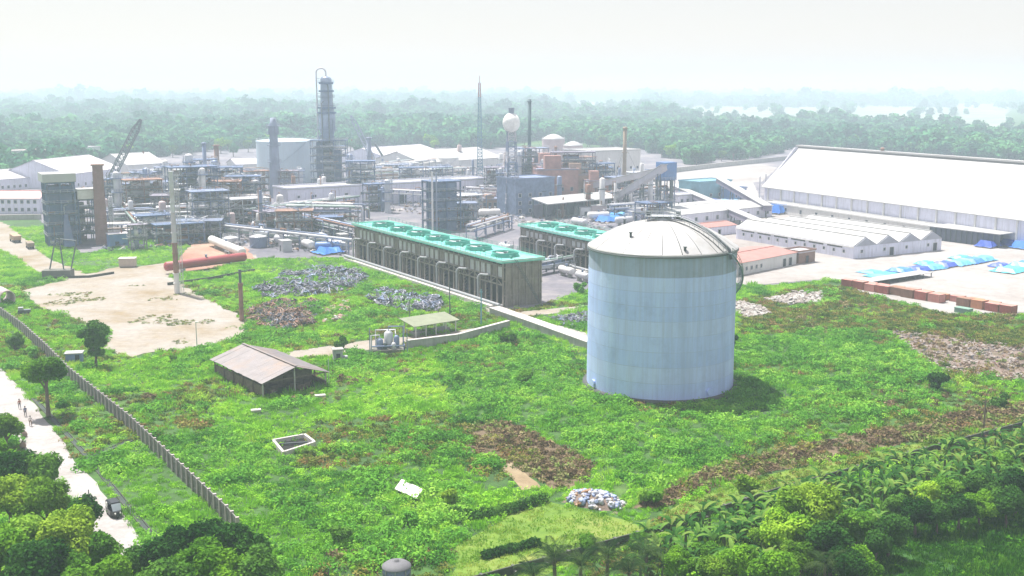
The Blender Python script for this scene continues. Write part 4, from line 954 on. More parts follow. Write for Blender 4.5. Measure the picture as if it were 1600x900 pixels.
# white-capped boiler building at left
b = B(78, 386); h = top_z(b, 286)
t = thing('boiler_building', 'blue-grey steel boiler building with white roof cap left of the brown chimney', 'boiler building', (b.x, b.y, 0), UX+PI/2)
steel_frame(t, 9, 9, h, 6, tower_b, clutter=3, seed=40, th=0.5)
m = MB(); m.box(0.8, 8.2, 0.8, 8.2, 0.1, h*0.94); m.build('boiler', M('boiler_blue', (0.09, 0.14, 0.27), 0.6, 0, 0.2, 0.3, (0.25, 0.2, 0.25), 0.5), t)
m = MB(); m.box(-1.0, 9.6, -1.2, 9.8, h+0.2, h+3.0); m.build('roof_cap', white_roof, t)
m = MB(); m.box(9.7, 17.5, 0.5, 7, h*0.86, h*0.86+0.4); m.build('gallery_roof', white_roof, t); m = MB(); m.box(10, 17.2, 0.8, 6.5, h*0.72, h*0.86-0.002); m.build('gallery', white_p, t)
for x in (10.4, 16.8): m = MB(); m.box(x-0.25, x+0.25, 3, 3.5, 0, h*0.72); m.build('post', tower_b, t)
m = MB(); m.add([(4, -4.0, 0.2), (7.5, -4.0, 0.2), (6.2, -1, h*0.5), (5.0, -1, h*0.5), (4, -2.8, 0.2), (7.5, -2.8, 0.2), (6.2, 0, h*0.5), (5, 0, h*0.5)], [(3,2,1,0),(4,5,6,7),(0,1,5,4),(1,2,6,5),(2,3,7,6),(3,0,4,7)][1:]+[(0,1,2,3)]); m.build('ash_chute', M('boiler_blue'), t)

# ---- pipe racks
def pipe_rack(pa, pb, w_, h, npipe, label, mat=None, tiers=2, seed=0):
    a, b = P(*pa), P(*pb); rz, L = frame_at(a, b); t = thing('pipe_rack', label, 'pipe rack', a, rz); g = random.Random(seed+91); n = max(2, int(L/7))
    fm = mat or steel_d
    for i in range(n+1):
        m = MB(); x = L*i/n
        for y in (0, w_): m.box(x-0.16, x+0.16, y-0.16, y+0.16, 0, h)
        for k in range(tiers): m.box(x-0.14, x+0.14, 0.17, w_-0.17, h-0.3-k*1.8, h-k*1.8)
        if i % 3 == 0 and i < n: m.beam((x, 0, h*0.2), (x+L/n, 0, h-2), 0.14)
        m.build('bent', fm, t)
    for k in range(tiers):
        for j in range(npipe):
            r = g.choice([0.14, 0.2, 0.3, 0.42]); y = 0.5+(w_-1)*j/max(1, npipe-1); z = h+r+0.002-k*1.8; xe = L*g.uniform(0.75, 1.04); m = MB()
            pts = [(-0.8, y, z)]
            if g.random() < 0.4: xm = L*g.uniform(0.2, 0.6); pts += [(xm, y, z), (xm, y, z+1.1), (xm+2.5, y, z+1.1), (xm+2.5, y, z)]
            pts.append((xe, y, z))
            if g.random() < 0.5: pts += [(xe+0.3, y, z-0.3), (xe+0.35, y, 0.6)]
            m.tube(pts, r, 7); m.build('pipe', g.choice([steel_p, steel_p, white_p, steel_b, steel_r, M('dull_green_pipe', (0.22, 0.30, 0.27), 0.6)]), t)
    return t
RACKS = [((155,378),(330,372),5,5.5,7,'rack of many pipes in front of the left pipework, nearest to the red earth'), ((170,350),(420,344),6,7,7,'long pipe rack running behind the banded stack'), ((330,372),(545,398),5,4.5,6,'pipe rack running from the white drum towards the green tower'),
 ((340,335),(560,392),5,7,5,'pipe rack slanting down towards the foot of the green tower'), ((160,322),(360,318),6,8,6,'pipe rack across the middle of the left plant'), ((455,340),(570,344),5,6,6,'pipe rack under the long hall left of the green deck'),
 ((560,318),(760,330),6,7,6,'pipe rack behind the green deck'), ((180,300),(420,288),6,9,5,'pipe rack in the rear of the left plant'), ((550,286),(700,268),6,8,5,'pipe rack behind the long hall'),
 ((960,345),(1060,338),5,6,5,'pipe rack behind the tank top'), 
 ((745,376),(800,358),4,5,5,'short pipe rack between the two cooling towers'), ((840,432),(915,418),3,3.5,5,'low pipe rack in front of the small cooling tower'), ((395,352),(560,330),5,6,5,'pipe rack left of the green deck in front of the hall'),
 ((205,335),(300,340),5,11,4,'high short pipe rack behind the chimney')]
for i, (a, b, w_, h_, n_, lab) in enumerate(RACKS): pipe_rack(a, b, w_, h_, n_, lab, steel_d if i % 2 else steel_b, 2, i)
for i, (a, b, w_, h_, n_) in enumerate([((170,364),(250,360),5,8,6), ((250,360),(345,356),5,8,6), ((200,312),(300,306),6,12,6), ((300,306),(420,298),6,11,6), ((180,340),(210,380),4,7,5), ((330,345),(420,342),5,9,6), ((430,366),(545,372),5,5,6), ((450,356),(560,358),5,8,5), ((560,300),(650,294),6,10,6), ((650,294),(745,288),6,9,6),
   ((600,276),(720,262),6,8,6), ((730,318),(800,322),5,7,6), ((850,320),(900,300),5,9,5), ((770,296),(900,282),6,9,6), ((960,330),(1040,318),5,8,6)]):
    (lx, ly_), ww = min([((160,340),'the brown chimney'),((277,340),'the banded stack'),((431,330),'the thick blue-grey stack'),((514,300),'the tallest column'),((650,290),'the back rows of sheds'),((799,330),'the tower with the white ball'),((905,335),'the flat bright canopy'),((1000,340),'the top of the big tank')], key=lambda q: (q[0][0]-(a[0]+b[0])/2)**2+((q[0][1]-a[1])*1.6)**2)
    pipe_rack(a, b, w_, h_, n_, 'crowded pipe rack %s %s' % ('left of' if a[0] < lx else 'right of', ww), [steel_b, steel_d, M('purple_grey_steel')][i % 3], 3, 50+i)
# ---- horizontal drums
def drum(px, py, L, r, mat, label, rz=None, zc=None, name='drum'):
    b = B(px, py); t = thing(name, label, 'drum', (b.x, b.y, 0), rnd.choice([0.15, UX, UX+PI/2]) if rz is None else rz); z = zc or r+0.9
    m = MB(); m.T = Matrix.Translation((0, 0, z)) @ Matrix.Rotation(PI/2, 4, 'Y') @ Matrix.Translation((0, 0, -L/2))
    m.lathe((0,0,0), [(0.01, -r*0.5), (r*0.5, -r*0.42), (r*0.87, -r*0.2), (r, 0), (r, L), (r*0.87, L+r*0.2), (r*0.5, L+r*0.42), (0.01, L+r*0.5)], 20); m.build('shell', mat, t)
    for x in (-L*0.3, L*0.3): m = MB(); m.box(x-0.25, x+0.25, -r*0.75, r*0.75, 0, z-r*0.6); m.build('saddle', concrete, t)
    m = MB(); m.cyl((0, 0, z+r-0.05), (0, 0, z+r+0.6), 0.3, n=10); m.cyl((0, 0, z+r+0.6), (0, 0, z+r+0.75), 0.42, n=10); m.build('manway', steel_b, t)
    m = MB(); m.tube([(L*0.3, 0, z+r-0.1), (L*0.3, 0, z+r+0.8), (L*0.3, r+0.8, z+r+0.8), (L*0.3, r+0.8, 0.3)], 0.13, 6); m.build('pipe', steel_p, t)
    return t
g = random.Random(21)
def vcol(px, py, top, r, mat, label):
    b = B(px, py); h = top_z(b, top); column(h, r, mat, [h*0.35, h*0.62, h*0.88], label, (b.x, b.y, 0), rz=rnd.uniform(0, 6), name='process_column')
for a in [(186,352,268,1.3,steel_p,'pale column right behind the brown chimney'),(232,335,262,1.5,steel_b,'bluish column left of the banded stack'),(262,330,250,1.2,white_p,'white slim column in the rear left plant'),(300,345,240,1.6,steel_p,'pale tall column over the left pipework'),
 (320,350,262,1.1,white_p,'white slim column beside the tall dark blue frame'),(338,322,250,1.4,steel_b,'bluish column at the right of the left plant'),(366,340,280,1.5,steel_p,'pale column left of the thick blue-grey stack'),(402,330,272,1.0,white_p,'white slim column right below the round cyan tank'),
 (470,300,262,1.4,steel_p,'pale column at the left foot of the tallest column'),(548,300,240,1.5,steel_b,'bluish column just right of the steel access tower'),(560,300,255,0.9,white_p,'white slim column beyond the right end of the access tower'),(606,332,280,1.3,steel_p,'purplish pale column in front of the long hall'),
 (598,330,292,0.9,steel_b,'slim blue column in front of the long hall'),(812,300,235,1.3,steel_p,'pale column behind the ball tower'),(850,305,248,1.2,white_p,'white column by the purplish red frame'),(926,300,255,1.6,steel_p,'pale column at the right end of the red frames'),
 (938,305,250,1.1,steel_r,'rusty slim column beside the white block'),(868,300,228,0.8,steel_r,'slim rusty column under the twin domed tanks'),(782,330,262,0.9,steel_p,'slim column left of the ball tower'),(150,340,300,1.4,steel_p,'short fat column left of the brown chimney'),
 (415,345,318,1.6,steel_b,'stubby bluish column under the thick stack'),(440,352,328,1.3,white_p,'stubby white column at the corner of the long hall'),(490,345,322,1.0,steel_r,'stubby rusty column before the long hall'),(962,330,300,1.2,steel_p,'stubby pale column behind the canopy end'),(745,330,300,1.2,steel_b,'stubby blue column behind the green deck end')]:
    vcol(*a)
DR = [(195,365,9,1.4,steel_p,'pale drum'),(225,372,8,1.2,white_p,'white drum'),(258,368,9,1.5,steel_b,'bluish drum'),(300,374,8,1.3,steel_p,'pale drum'),(330,362,9,1.5,steel_r,'rusty drum'),(362,366,7,1.2,white_p,'white drum'),(395,370,8,1.4,steel_p,'pale drum'),
 (425,376,9,1.3,steel_b,'bluish drum'),(450,384,8,1.5,steel_p,'pale drum'),(480,390,9,1.3,white_p,'white drum'),(512,394,7,1.3,blue_m,'blue drum'),(470,372,8,1.2,steel_r,'rusty drum'),(500,378,7,1.3,steel_p,'pale drum'),(530,384,8,1.1,steel_b,'bluish drum'),
 (210,330,9,1.5,white_p,'white drum'),(240,318,8,1.4,steel_p,'pale drum'),(310,326,9,1.4,steel_p,'pale drum'),(395,322,9,1.6,white_p,'white drum'),(415,360,9,1.4,steel_p,'pale drum'),(440,338,8,1.2,steel_b,'bluish drum'),(620,300,9,1.4,white_p,'white drum'),
 (650,290,8,1.6,steel_p,'pale drum'),(690,286,9,1.4,steel_b,'bluish drum'),(725,330,8,1.2,steel_p,'pale drum'),(765,340,8,1.4,white_p,'white drum'),(780,352,7,1.2,steel_r,'rusty drum'),(880,320,8,1.3,steel_p,'pale drum'),(905,355,8,1.3,steel_p,'pale drum'),
 (935,345,8,1.4,white_p,'white drum'),(975,352,7,1.3,steel_p,'pale drum'),(1000,345,8,1.3,steel_r,'rusty drum'),(1025,340,8,1.4,steel_p,'pale drum'),(985,332,9,1.4,white_p,'white drum'),(720,272,9,1.8,white_p,'white drum'),(560,282,8,1.4,steel_p,'pale drum'),
 (170,372,6,1.1,steel_p,'pale drum'),(860,420,7,1.2,steel_b,'bluish drum'),(885,432,6,1.0,white_p,'white drum'),(790,395,6,1.1,steel_p,'pale drum'),(910,440,5,0.9,steel_p,'pale drum')]
LM = [((160,340),'the brown chimney'),((277,340),'the banded stack'),((431,330),'the thick blue-grey stack'),((514,300),'the tallest column'),((560,380),'the left end of the green tower'),((650,290),'the back rows of sheds'),((700,330),'the box-shaped steel tower'),((799,330),'the white ball tower'),((905,335),'the flat bright canopy'),((1000,340),'the big tank top'),((870,425),'the small cooling tower')]
def near_of(px, py):
    return min(LM, key=lambda q: (q[0][0]-px)**2+((q[0][1]-py)*1.6)**2)
for (px, py, L, r, mt, nm) in DR:
    (lx, ly_), w_ = near_of(px, py); where = 'left of' if px < lx-8 else ('right of' if px > lx+8 else 'at the foot of')
    drum(px, py, L, r, mt, 'horizontal %s on saddles %s %s' % (nm, where, w_))
for i in range(90):
    px, py = g.choice([(g.uniform(165, 560), g.uniform(296, 372)), (g.uniform(165, 420), g.uniform(320, 376)), (g.uniform(560, 800), g.uniform(262, 300)), (g.uniform(840, 1050), g.uniform(280, 345))]); b = B(px, py); (lx, ly_), w_ = near_of(px, py)
    mt, nm = g.choice([(white_p, 'white'), (steel_p, 'pale'), (steel_p, 'pale'), (steel_b, 'bluish'), (steel_r, 'rusty'), (pink_p, 'pinkish')]); hh = g.uniform(5, 17); r = g.uniform(0.5, 1.5); side = 'left of' if px < lx-8 else ('right of' if px > lx+8 else 'beside')
    t = thing('upright_vessel', '%s %s upright vessel %s %s' % ('tall' if hh > 11 else 'short', nm, side, w_), 'vessel', (b.x, b.y, 0), g.uniform(0, 6))
    m = MB(); m.lathe((0,0,0), [(r*0.8, 0), (r*0.8, 1.2), (r, 1.5), (r, hh-r*0.5), (r*0.7, hh-r*0.15), (0.01, hh)], 14); m.build('shell', mt, t)
    m = MB(); m.tube([(0, 0, hh-0.1), (0, 0, hh+0.8), (r+0.6, 0, hh+0.8), (r+0.6, 0, hh*0.3), (r+3.5, 0, hh*0.3), (r+3.5, 0, 0.2)], 0.16, 6); m.build('pipe', steel_p if i % 2 else steel_r, t)
    if hh > 9: m = MB(); m.lathe((0, 0, hh*0.7), [(r, -0.15), (r+0.9, -0.15), (r+0.9, 0.1), (r, 0.1)], 12, False); m.box(r+0.3, r+0.4, -0.2, 0.2, -hh*0.69, 0); o = m.build('platform', steel_d, t, kind='stuff')
# small plant sheds and boxes in between
for i in range(46):
    px, py = g.choice([(g.uniform(170, 540), g.uniform(300, 388)), (g.uniform(170, 540), g.uniform(330, 392)), (g.uniform(560, 790), g.uniform(262, 300)), (g.uniform(850, 1050), g.uniform(300, 352))])
    b = B(px, py); s_ = g.uniform(3, 7); (lx, ly_), w_ = near_of(px, py); mt, nm = g.choice([(white_p, 'white'), (steel_p, 'pale grey'), (blue_m, 'blue'), (pink_p, 'pinkish'), (wall_g, 'grey'), (M('purple_grey_steel'), 'dark purplish')])
    t = thing('plant_cabin', '%s cabin in the plant %s %s' % (nm, 'left of' if px < lx-8 else ('right of' if px > lx+8 else 'beside'), w_), 'cabin', (b.x, b.y, 0), g.choice([0.15, UX, UX+PI/2]))
    m = MB(); hh = g.uniform(2.4, 5); m.box(0, s_, 0, s_*0.7, 0, hh); m.build('body', mt, t); m = MB(); m.box(-0.2, s_+0.2, -0.2, s_*0.7+0.2, hh+0.002, hh+0.2); m.build('roof', white_roof if i % 3 else lilac_r, t)
    m = MB(); m.box(s_*0.3, s_*0.5, -0.06, -0.002, 0.1, 2.0); m.build('door', dark, t)
    if i % 2: m = MB(); m.tube([(s_*0.7, s_*0.3, hh), (s_*0.7, s_*0.3, hh+g.uniform(1.5, 4))], 0.25, 8); m.build('vent_pipe', steel_r, t)
# ---- cranes
def crawler_crane(px, py, tip, label, boom_w=1.5, back=None, mat=None, th=0.3):
    b = B(px, py); t = thing('crane', label, 'crane', (b.x, b.y, 0)); sx = b.y/FP
    tz = top_z(b, tip[1]); tx = (tip[0]-px)*sx; mt = mat or steel_d
    m = MB(); m.box(-3.4, -2.4, -3.6, 3.6, 0, 1.3); m.build('crawler_track', steel_d, t); m = MB(); m.box(2.4, 3.4, -3.6, 3.6, 0, 1.3); m.build('crawler_track', steel_d, t)
    m = MB(); m.box(-2.3, 2.3, -2.5, 2.5, 1.0, 1.6); m.box(-3.2, 3.2, -2.0, 4.2, 1.602, 4.2); m.build('house', M('crane_body', (0.35, 0.16, 0.08), 0.6), t)
    m = MB(); m.box(-3.0, -1.6, -3.8, -2.01, 1.7, 4.0); m.build('cab', glass, t)
    m = MB(); p0, p1 = Vector((0, -1.5, 2.2)), Vector((tx, -2.5, tz)); d = (p1-p0); L = d.length; d.normalize(); sd_ = d.cross(Vector((0, 1, 0))).normalized()*boom_w/2; ud = Vector((0, boom_w/2, 0)); n = int(L/2.2)
    def cs(i): 
        q = p0+d*L*i/n; k = min(1, 0.25+i/n*5, 0.25+(1-i/n)*5); return [q+sd_*k+ud*k, q-sd_*k+ud*k, q-sd_*k-ud*k, q+sd_*k-ud*k]
    for i in range(n):
        a, c = cs(i), cs(i+1)
        for k in range(4): m.beam(a[k], c[k], th); m.beam(a[k], c[(k+1) % 4], th*0.7)
    m.build('boom', mt, t)
    m = MB(); g0_ = Vector((-tx*0.12, 3.5, 7.5)); m.beam((0, 1, 4.2), g0_, 0.35); m.beam(g0_, p1, 0.12); m.beam(g0_, (0, 4, 4.2), 0.12); m.build('gantry', mt, t)
    m = MB(); m.beam(p1, (tx+0.3, -2.6, tz*0.55), 0.1); m.build('hoist_rope', mt, t); m = MB(); m.obox((tx+0.3, -2.6, tz*0.55-0.6), (0.8, 0.5, 1.2)); m.build('hook_block', steel_r, t)
crawler_crane(170, 296, (229, 186), 'crawler crane with dark lattice boom leaning right, behind the brown chimney', 3.0, th=0.5)
crawler_crane(588, 262, (551, 180), 'crane with thin grey boom leaning left beside the grey stack', 2.6, mat=stack_m, th=0.45)
b = B(600, 262); t = thing('luffing_jib', 'short black jib crane arm right of the grey stack', 'crane', (b.x, b.y, 0)); k = b.y/FP
m = MB(); z0 = top_z(b, 247); m.beam((-13*k, 0, top_z(b, 225)), (0, 0, z0), 1.4); m.build('jib', steel_d, t); m = MB(); m.beam((0.1, 0, z0), (13*k, 0, top_z(b, 240)), 0.9); m.build('back_arm', steel_d, t); m = MB(); m.box(-0.5, 0.5, -0.5, 0.5, 0, z0-0.8); m.build('post', stack_m, t)
# ---- conveyors and their transfer tower
def conveyor(pa, za, pb, zb, label, mat, w_=3.2):
    a, b = P(*pa, za), P(*pb, zb); t = thing('conveyor_gallery', label, 'conveyor', (a.x, a.y, 0)); o = Vector((a.x, a.y, 0)); p, q = a-o, b-o
    m = MB(); m.beam(p, q, w_, 2.2); m.build('gallery', mat, t); m = MB(); u = Vector((0, 0, 1.25)); m.beam(p+u, q+u, w_+0.7, 0.22); m.build('roof', white_roof, t)
    n = max(2, int((q-p).length/14))
    for i in range(n+1):
        c = p.lerp(q, (i+0.3)/(n+0.6)); m = MB()
        if c.z > 2.5:
            for s_ in (-1, 1): m.beam((c.x+s_*0.8, c.y, 0), (c.x+s_*0.5, c.y, c.z-1.15), 0.4)
            m.beam((c.x-0.8, c.y, c.z*0.3), (c.x+0.6, c.y, c.z*0.7), 0.2); m.build('trestle', steel_d, t)
cvm = M('purple_grey_wall')
conveyor((1052,292), 3, (1192,352), 4, 'low conveyor gallery crossing the upper yard towards the white stores', cvm)
conveyor((1124,282), 10, (1200,326), 4, 'conveyor gallery running down into the corner of the giant store', cvm)
conveyor((950,318), 3, (1038,262), 22, 'inclined conveyor gallery rising to the blue transfer tower', lilac_r, 2.4)
conveyor((886,300), 4, (1036,266), 20, 'long thin conveyor gallery left of the blue transfer tower', lilac_r, 1.8)
b = B(1047, 345); h = top_z(b, 254); t = thing('transfer_tower', 'narrow blue conveyor transfer tower behind the crown of the big tank', 'tower', (b.x-2.5, b.y, 0), UX+PI/2)
steel_frame(t, 5, 5, h*0.7, 4, steel_b, clutter=1, seed=50); m = MB(); m.box(-0.5, 5.5, -0.5, 5.5, h*0.7+0.1, h); m.build('head_house', blue_m, t); m = MB(); m.box(1.9, 3.1, -1.6, -0.7, 0, h*0.7); m.build('chute', steel_d, t)
block('yard_store', 'teal-walled store with flat roof beyond the conveyors', 'building', (1092,312), (1142,308), 14, 8, teal_m, teal_m, 1, 4)
block('yard_store', 'small dark blue hut right of the teal store', 'building', (1146,312), (1166,310), 8, 5, blue_m, lilac_r, 1, 2)
block('yard_store', 'low greyish hut left of the teal store', 'building', (1060,320), (1088,318), 10, 4, wall_l, white_roof, 1, 3)
# hopper house on the lean-to
b = P(1372, 345); t = thing('hopper_bins', 'group of three white upright bins before the giant store wall', 'silo', (b.x, b.y, 0), UX+PI/2)
for i in range(3): m = MB(); m.lathe((i*2.2, 0, 0), [(0.9, 0), (0.9, 6.4), (0.3, 7.2)], 14); m.build('bin', white_p, t)
for x in (-1.4, 5.8): m = MB(); m.box(x-0.3, x+0.3, -0.4, 0.4, 0, 7.6); m.build('post', brick, t)
m = MB(); m.box(-1.8, 6.2, -0.5, 0.5, 7.3, 7.7); m.build('head_beam', wall_g, t)
# ================================================================ WALLS, YARD GOODS AND SMALL THINGS
def strip_wall(name, label, pts, h, pane_l, panel_m, post_m, th=0.16, cat='wall', post_h=0.15, slats=0):
    t = thing(name, label, cat, (pts[0].x, pts[0].y, 0), 0); o = pts[0]
    for a, b in zip(pts, pts[1:]):
        L = (b-a).length; n = max(1, round(L/pane_l)); an = heading(a, b); d = (b-a).normalized()
        me = {}
        for i in range(n):
            c = a+d*(L*(i+0.5)/n)-o; pl = L/n-0.34
            for k in range(3):                                    # three precast slabs between the posts
                key = k
                if key not in me: m = MB(); m.box(-pl/2, pl/2, -th/2+0.02*(k % 2), th/2-0.02*(k % 2), h*k/3+0.01, h*(k+1)/3-0.03); me[key] = m.mesh('slab', panel_m)
                link_mesh('slab', me[key], t, (c.x, c.y, 0), (0, rnd.uniform(-0.006, 0.006), an))
            q = a+d*(L*i/n)-o
            if 'p' not in me: m = MB(); m.box(-0.16, 0.16, -th/2-0.14, th/2+0.14, 0, h+post_h); m.box(-0.13, 0.13, -th/2-0.6, -th/2-0.15, 0, h*0.55); me['p'] = m.mesh('post', post_m)
            link_mesh('post', me['p'], t, (q.x, q.y, 0), (0, 0, an))
    return t
slab_m = M('precast_slab', (0.15, 0.15, 0.14), 0.9, 0, 0.22, 0.7, (0.10, 0.10, 0.08), 0.8, True)
post_m = M('pinkish_concrete_post', (0.43, 0.37, 0.38), 0.9, 0, 0.12, 0.6, (0.25, 0.22, 0.2), 0.5)
wp = [P(*q) for q in ((372, 838), (355, 818), (205, 672), (108, 592), (74, 556), (35, 520), (-20, 480), (-70, 440))]
strip_wall('boundary_wall', 'long grey precast boundary wall with pale posts running beside the road at left', wp, 2.3, 2.3, slab_m, post_m)
wall_r = M('mottled_dark_wall', (0.06, 0.065, 0.055), 0.95, 0, 0.3, 0.6, (0.07, 0.08, 0.05), 0.7)  # one dark mottled tone over the whole wall
rp_ = [P(*q) for q in ((700, 925), (850, 884), (1030, 834), (1225, 770), (1420, 716), (1600, 668), (1720, 634))]
strip_wall('boundary_wall', 'low dark boundary wall between the field and the banana plants', rp_, 1.05, 3.6, wall_r, M('grey_post', (0.09, 0.095, 0.085), 0.9), 0.2, post_h=0.02)
for a, b in zip(wp, wp[1:]):
    d = (b-a).normalized(); nrm = Vector((-d.y, d.x, 0)); KEEP_POLY.append([(q.x, q.y) for q in (a+nrm*0.5, b+nrm*0.5, b-nrm*1.4, a-nrm*1.4)])
# drains beside the road
def drain(pix, w_, label):
    pts = [P(*q) for q in pix]; o = Vector((pts[0].x, pts[0].y, 0)); t = thing('drain', label, 'drain', o)
    for a, b in zip(pts, pts[1:]):
        d = (b-a).normalized(); n = Vector((-d.y, d.x, 0)); L = (b-a).length; an = heading(a, b); c = (a+b)/2-o
        for s_ in (-1, 1): m = MB(); m.obox((0, 0, 0.07), (L+0.1, 0.12, 0.14), 0); link_mesh('kerb', m.mesh('kerb', MATS['mottled_dark_wall']), t, c+n*s_*w_/2, (0, 0, an))
        m = MB(); m.obox((0, 0, 0.03), (L, w_-0.2, 0.06), 0); link_mesh('drain_bed', m.mesh('drain_bed', M('stagnant_water', (0.012, 0.03, 0.02), 0.6, 0, 0.3, 0.5)), t, c, (0, 0, an))
        KEEP_POLY.append([(q.x, q.y) for q in (a+n*w_*0.7, b+n*w_*0.7, b-n*w_*0.7, a-n*w_*0.7)])
drain([(52, 622), (95, 668), (140, 718), (190, 780), (255, 858)], 0.7, 'long weedy drain between the pale road and the boundary wall')
drain([(148, 712), (206, 688)], 0.9, 'short cross drain joining the roadside drain to the boundary wall')
# retaining wall, walkway trench
pc = MATS['pale_concrete']
def low_wall(name, pix, h, w_, label, cap=True, cat='wall', block_l=3.0, mat=None):
    pts = [P(*q) for q in pix]; o = Vector((pts[0].x, pts[0].y, 0)); t = thing(name, label, cat, o)
    for a, b in zip(pts, pts[1:]):
        L = (b-a).length; n = max(1, round(L/block_l)); an = heading(a, b); d = (b-a).normalized(); m = MB(); m.box(-L/n/2+0.02, L/n/2-0.02, -w_/2, w_/2, 0, h); me = m.mesh('block', mat or concrete); m = MB(); m.box(-L/n/2+0.03, L/n/2-0.03, -w_/2-0.12, w_/2+0.12, h+0.002, h+0.16); mc = m.mesh('cap', pc)
        for i in range(n):
            c = a+d*(L*(i+0.5)/n)-o; link_mesh('block', me, t, c, (0, 0, an))
            if cap: link_mesh('cap', mc, t, c, (0, 0, an))
        nn = Vector((-d.y, d.x, 0)); KEEP_POLY.append([(q.x, q.y) for q in (a+nn*w_*0.6, b+nn*w_*0.6, b-nn*w_*0.6, a-nn*w_*0.6)])
low_wall('retaining_wall', [(636, 545), (715, 535), (795, 513)], 1.7, 0.6, 'dark stone retaining wall with pale cap left of the tank')
low_wall('walkway', [(772, 490), (835, 512), (925, 545)], 1.5, 2.6, 'raised concrete pipe walkway with pale top running to the tank')
low_wall('kerb_wall', [(262, 446), (330, 437), (398, 424)], 0.8, 0.4, 'thin dark kerb wall beneath the red pipe', False, mat=wall_r)
low_wall('kerb_wall', [(72, 436), (140, 434), (178, 428)], 0.7, 0.4, 'thin dark kerb along the far edge of the sand yard', False, mat=wall_r)
low_wall('perimeter_wall', [(1052, 270), (1120, 262), (1232, 250)], 3.0, 0.5, 'straight perimeter wall in front of the trees left of the giant store', True, block_l=9)
low_wall('perimeter_wall', [(-60, 345), (65, 343)], 2.0, 0.4, 'low wall in front of the red-roofed house at far left', True, block_l=6)
# ---- red pipe, white drum, blocks near the sand yard
a, b = P(256, 429), P(386, 412); L = (b-a).length; c = (a+b)/2
drum(0, 0, L*0.93, 1.35, red_p, 'long red cylinder lying beside the sand yard', heading(a, b)).location = (c.x, c.y, 0)
a, b = P(330, 384), P(380, 405); L = (b-a).length; c = (a+b)/2
drum(0, 0, L*0.95, 1.35, white_p, 'long white cylinder lying next to the red earth patch', heading(a, b)).location = (c.x, c.y, 0)
b = P(200, 417); t = thing('machine_box', 'tan square machine box standing by the grass behind the sand yard', 'box', b, 0.12)
m = MB(); m.box(-2.3, 2.3, -1.5, 1.5, 0.3, 2.6); m.build('body', M('tan_sheet', (0.46, 0.38, 0.32), 0.7), t); m = MB(); m.box(-2.5, 2.5, -1.7, 1.7, 2.602, 2.8); m.build('lid', pc, t)
for x in (-1.9, 1.9): m = MB(); m.box(x-0.2, x+0.2, -1.4, 1.4, 0, 0.3); m.build('skid', steel_d, t)
b = P(92, 433); t = thing('tripod_hoist', 'dark concrete block with three tall splayed steel legs behind the sand yard', 'hoist', b, 0.1); h = top_z(b, 372)
m = MB(); m.box(-4.0, 3.8, -2, 2, 0, 2.2); m.build('block', M('dark_concrete', (0.14, 0.14, 0.12), 0.9, 0, 0.2, 0.5), t)
k = b.y/FP
for (x0, z0), (x1, z1) in (((-13*k, 415), (-3*k, 372)), ((9*k, 425), (2*k, 372)), ((19*k, 418), (29*k, 376))):
    m = MB(); m.tube([(x0, 0, top_z(b, z0)-1.0), (x1, 1.5, top_z(b, z1))], 0.22, 6); m.build('leg', steel_d, t)
m = MB(); m.tube([(-3*k, 1.5, top_z(b, 374)), (29*k, 1.5, top_z(b, 378))], 0.18, 6); m.build('cross_bar', steel_d, t)
m = MB(); m.tube([(19*k, 0, 1.0), (10*k, 0, top_z(b, 424))], 0.2, 6); m.build('leg', steel_d, t)
# trucks on the earth track
def truck(px, py, rz, body, label, s=1.0):
    b = P(px, py); t = thing('dump_truck', label, 'truck', b, rz); t.scale = (s, s, s)
    m = MB(); m.box(-3.4, 3.2, -0.5, 0.5, 0.6, 0.95); m.build('chassis', steel_d, t)
    m = MB(); m.add([(-3.6, -1.2, 1.0), (1.2, -1.2, 1.0), (1.2, 1.2, 1.0), (-3.6, 1.2, 1.0), (-3.9, -1.3, 2.5), (1.3, -1.3, 2.7), (1.3, 1.3, 2.7), (-3.9, 1.3, 2.5)], [(3,2,1,0),(4,5,6,7),(0,1,5,4),(1,2,6,5),(2,3,7,6),(3,0,4,7)]); m.build('tipper_body', body, t)
    m = MB(); m.box(1.5, 3.3, -1.15, 1.15, 0.9, 1.8); m.box(1.5, 3.0, -1.1, 1.1, 1.802, 2.7); m.build('cab', M('cab_paint', (0.45, 0.33, 0.16), 0.5), t)
    m = MB(); m.box(3.002, 3.05, -0.95, 0.95, 1.9, 2.55); m.build('windscreen', glass, t)
    for x in (-2.6, -1.3, 2.3):
        for y in (-1.0, 1.0): m = MB(); m.cyl((x, y-0.18, 0.5), (x, y+0.18, 0.5), 0.5, n=14); m.build('wheel', M('rubber', (0.03, 0.03, 0.03), 0.8), t)
truck(24, 378, 2.2, M('tan_load', (0.40, 0.27, 0.18), 0.8), 'tan dump truck on the earth track, the farther of two')
truck(47, 388, 2.1, M('brown_load', (0.22, 0.17, 0.13), 0.8), 'dark brown truck on the earth track, the nearer of two', 0.85)
b = P(6, 474); t = thing('pipe_segment', 'big pinkish pipe segment lying at the left edge by the sand yard', 'pipe', (b.x, b.y, 0), -0.9)
m = MB(); m.T = Matrix.Translation((0, 0, 1.9)) @ Matrix.Rotation(PI/2, 4, 'Y'); m.lathe((0,0,-4), [(1.9, 0), (1.9, 8), (1.7, 8), (1.7, 0), (1.9, 0)], 24); m.build('shell', pink_p, t)
m = MB(); m.box(-3, 3, -1.2, -0.9, 0, 0.5); m.build('chock', steel_d, t)
b = P(40, 492); t = thing('machine_wreck', 'small dark wrecked machine in the grass by the sand yard corner', 'scrap', (b.x, b.y, 0), 0.4)
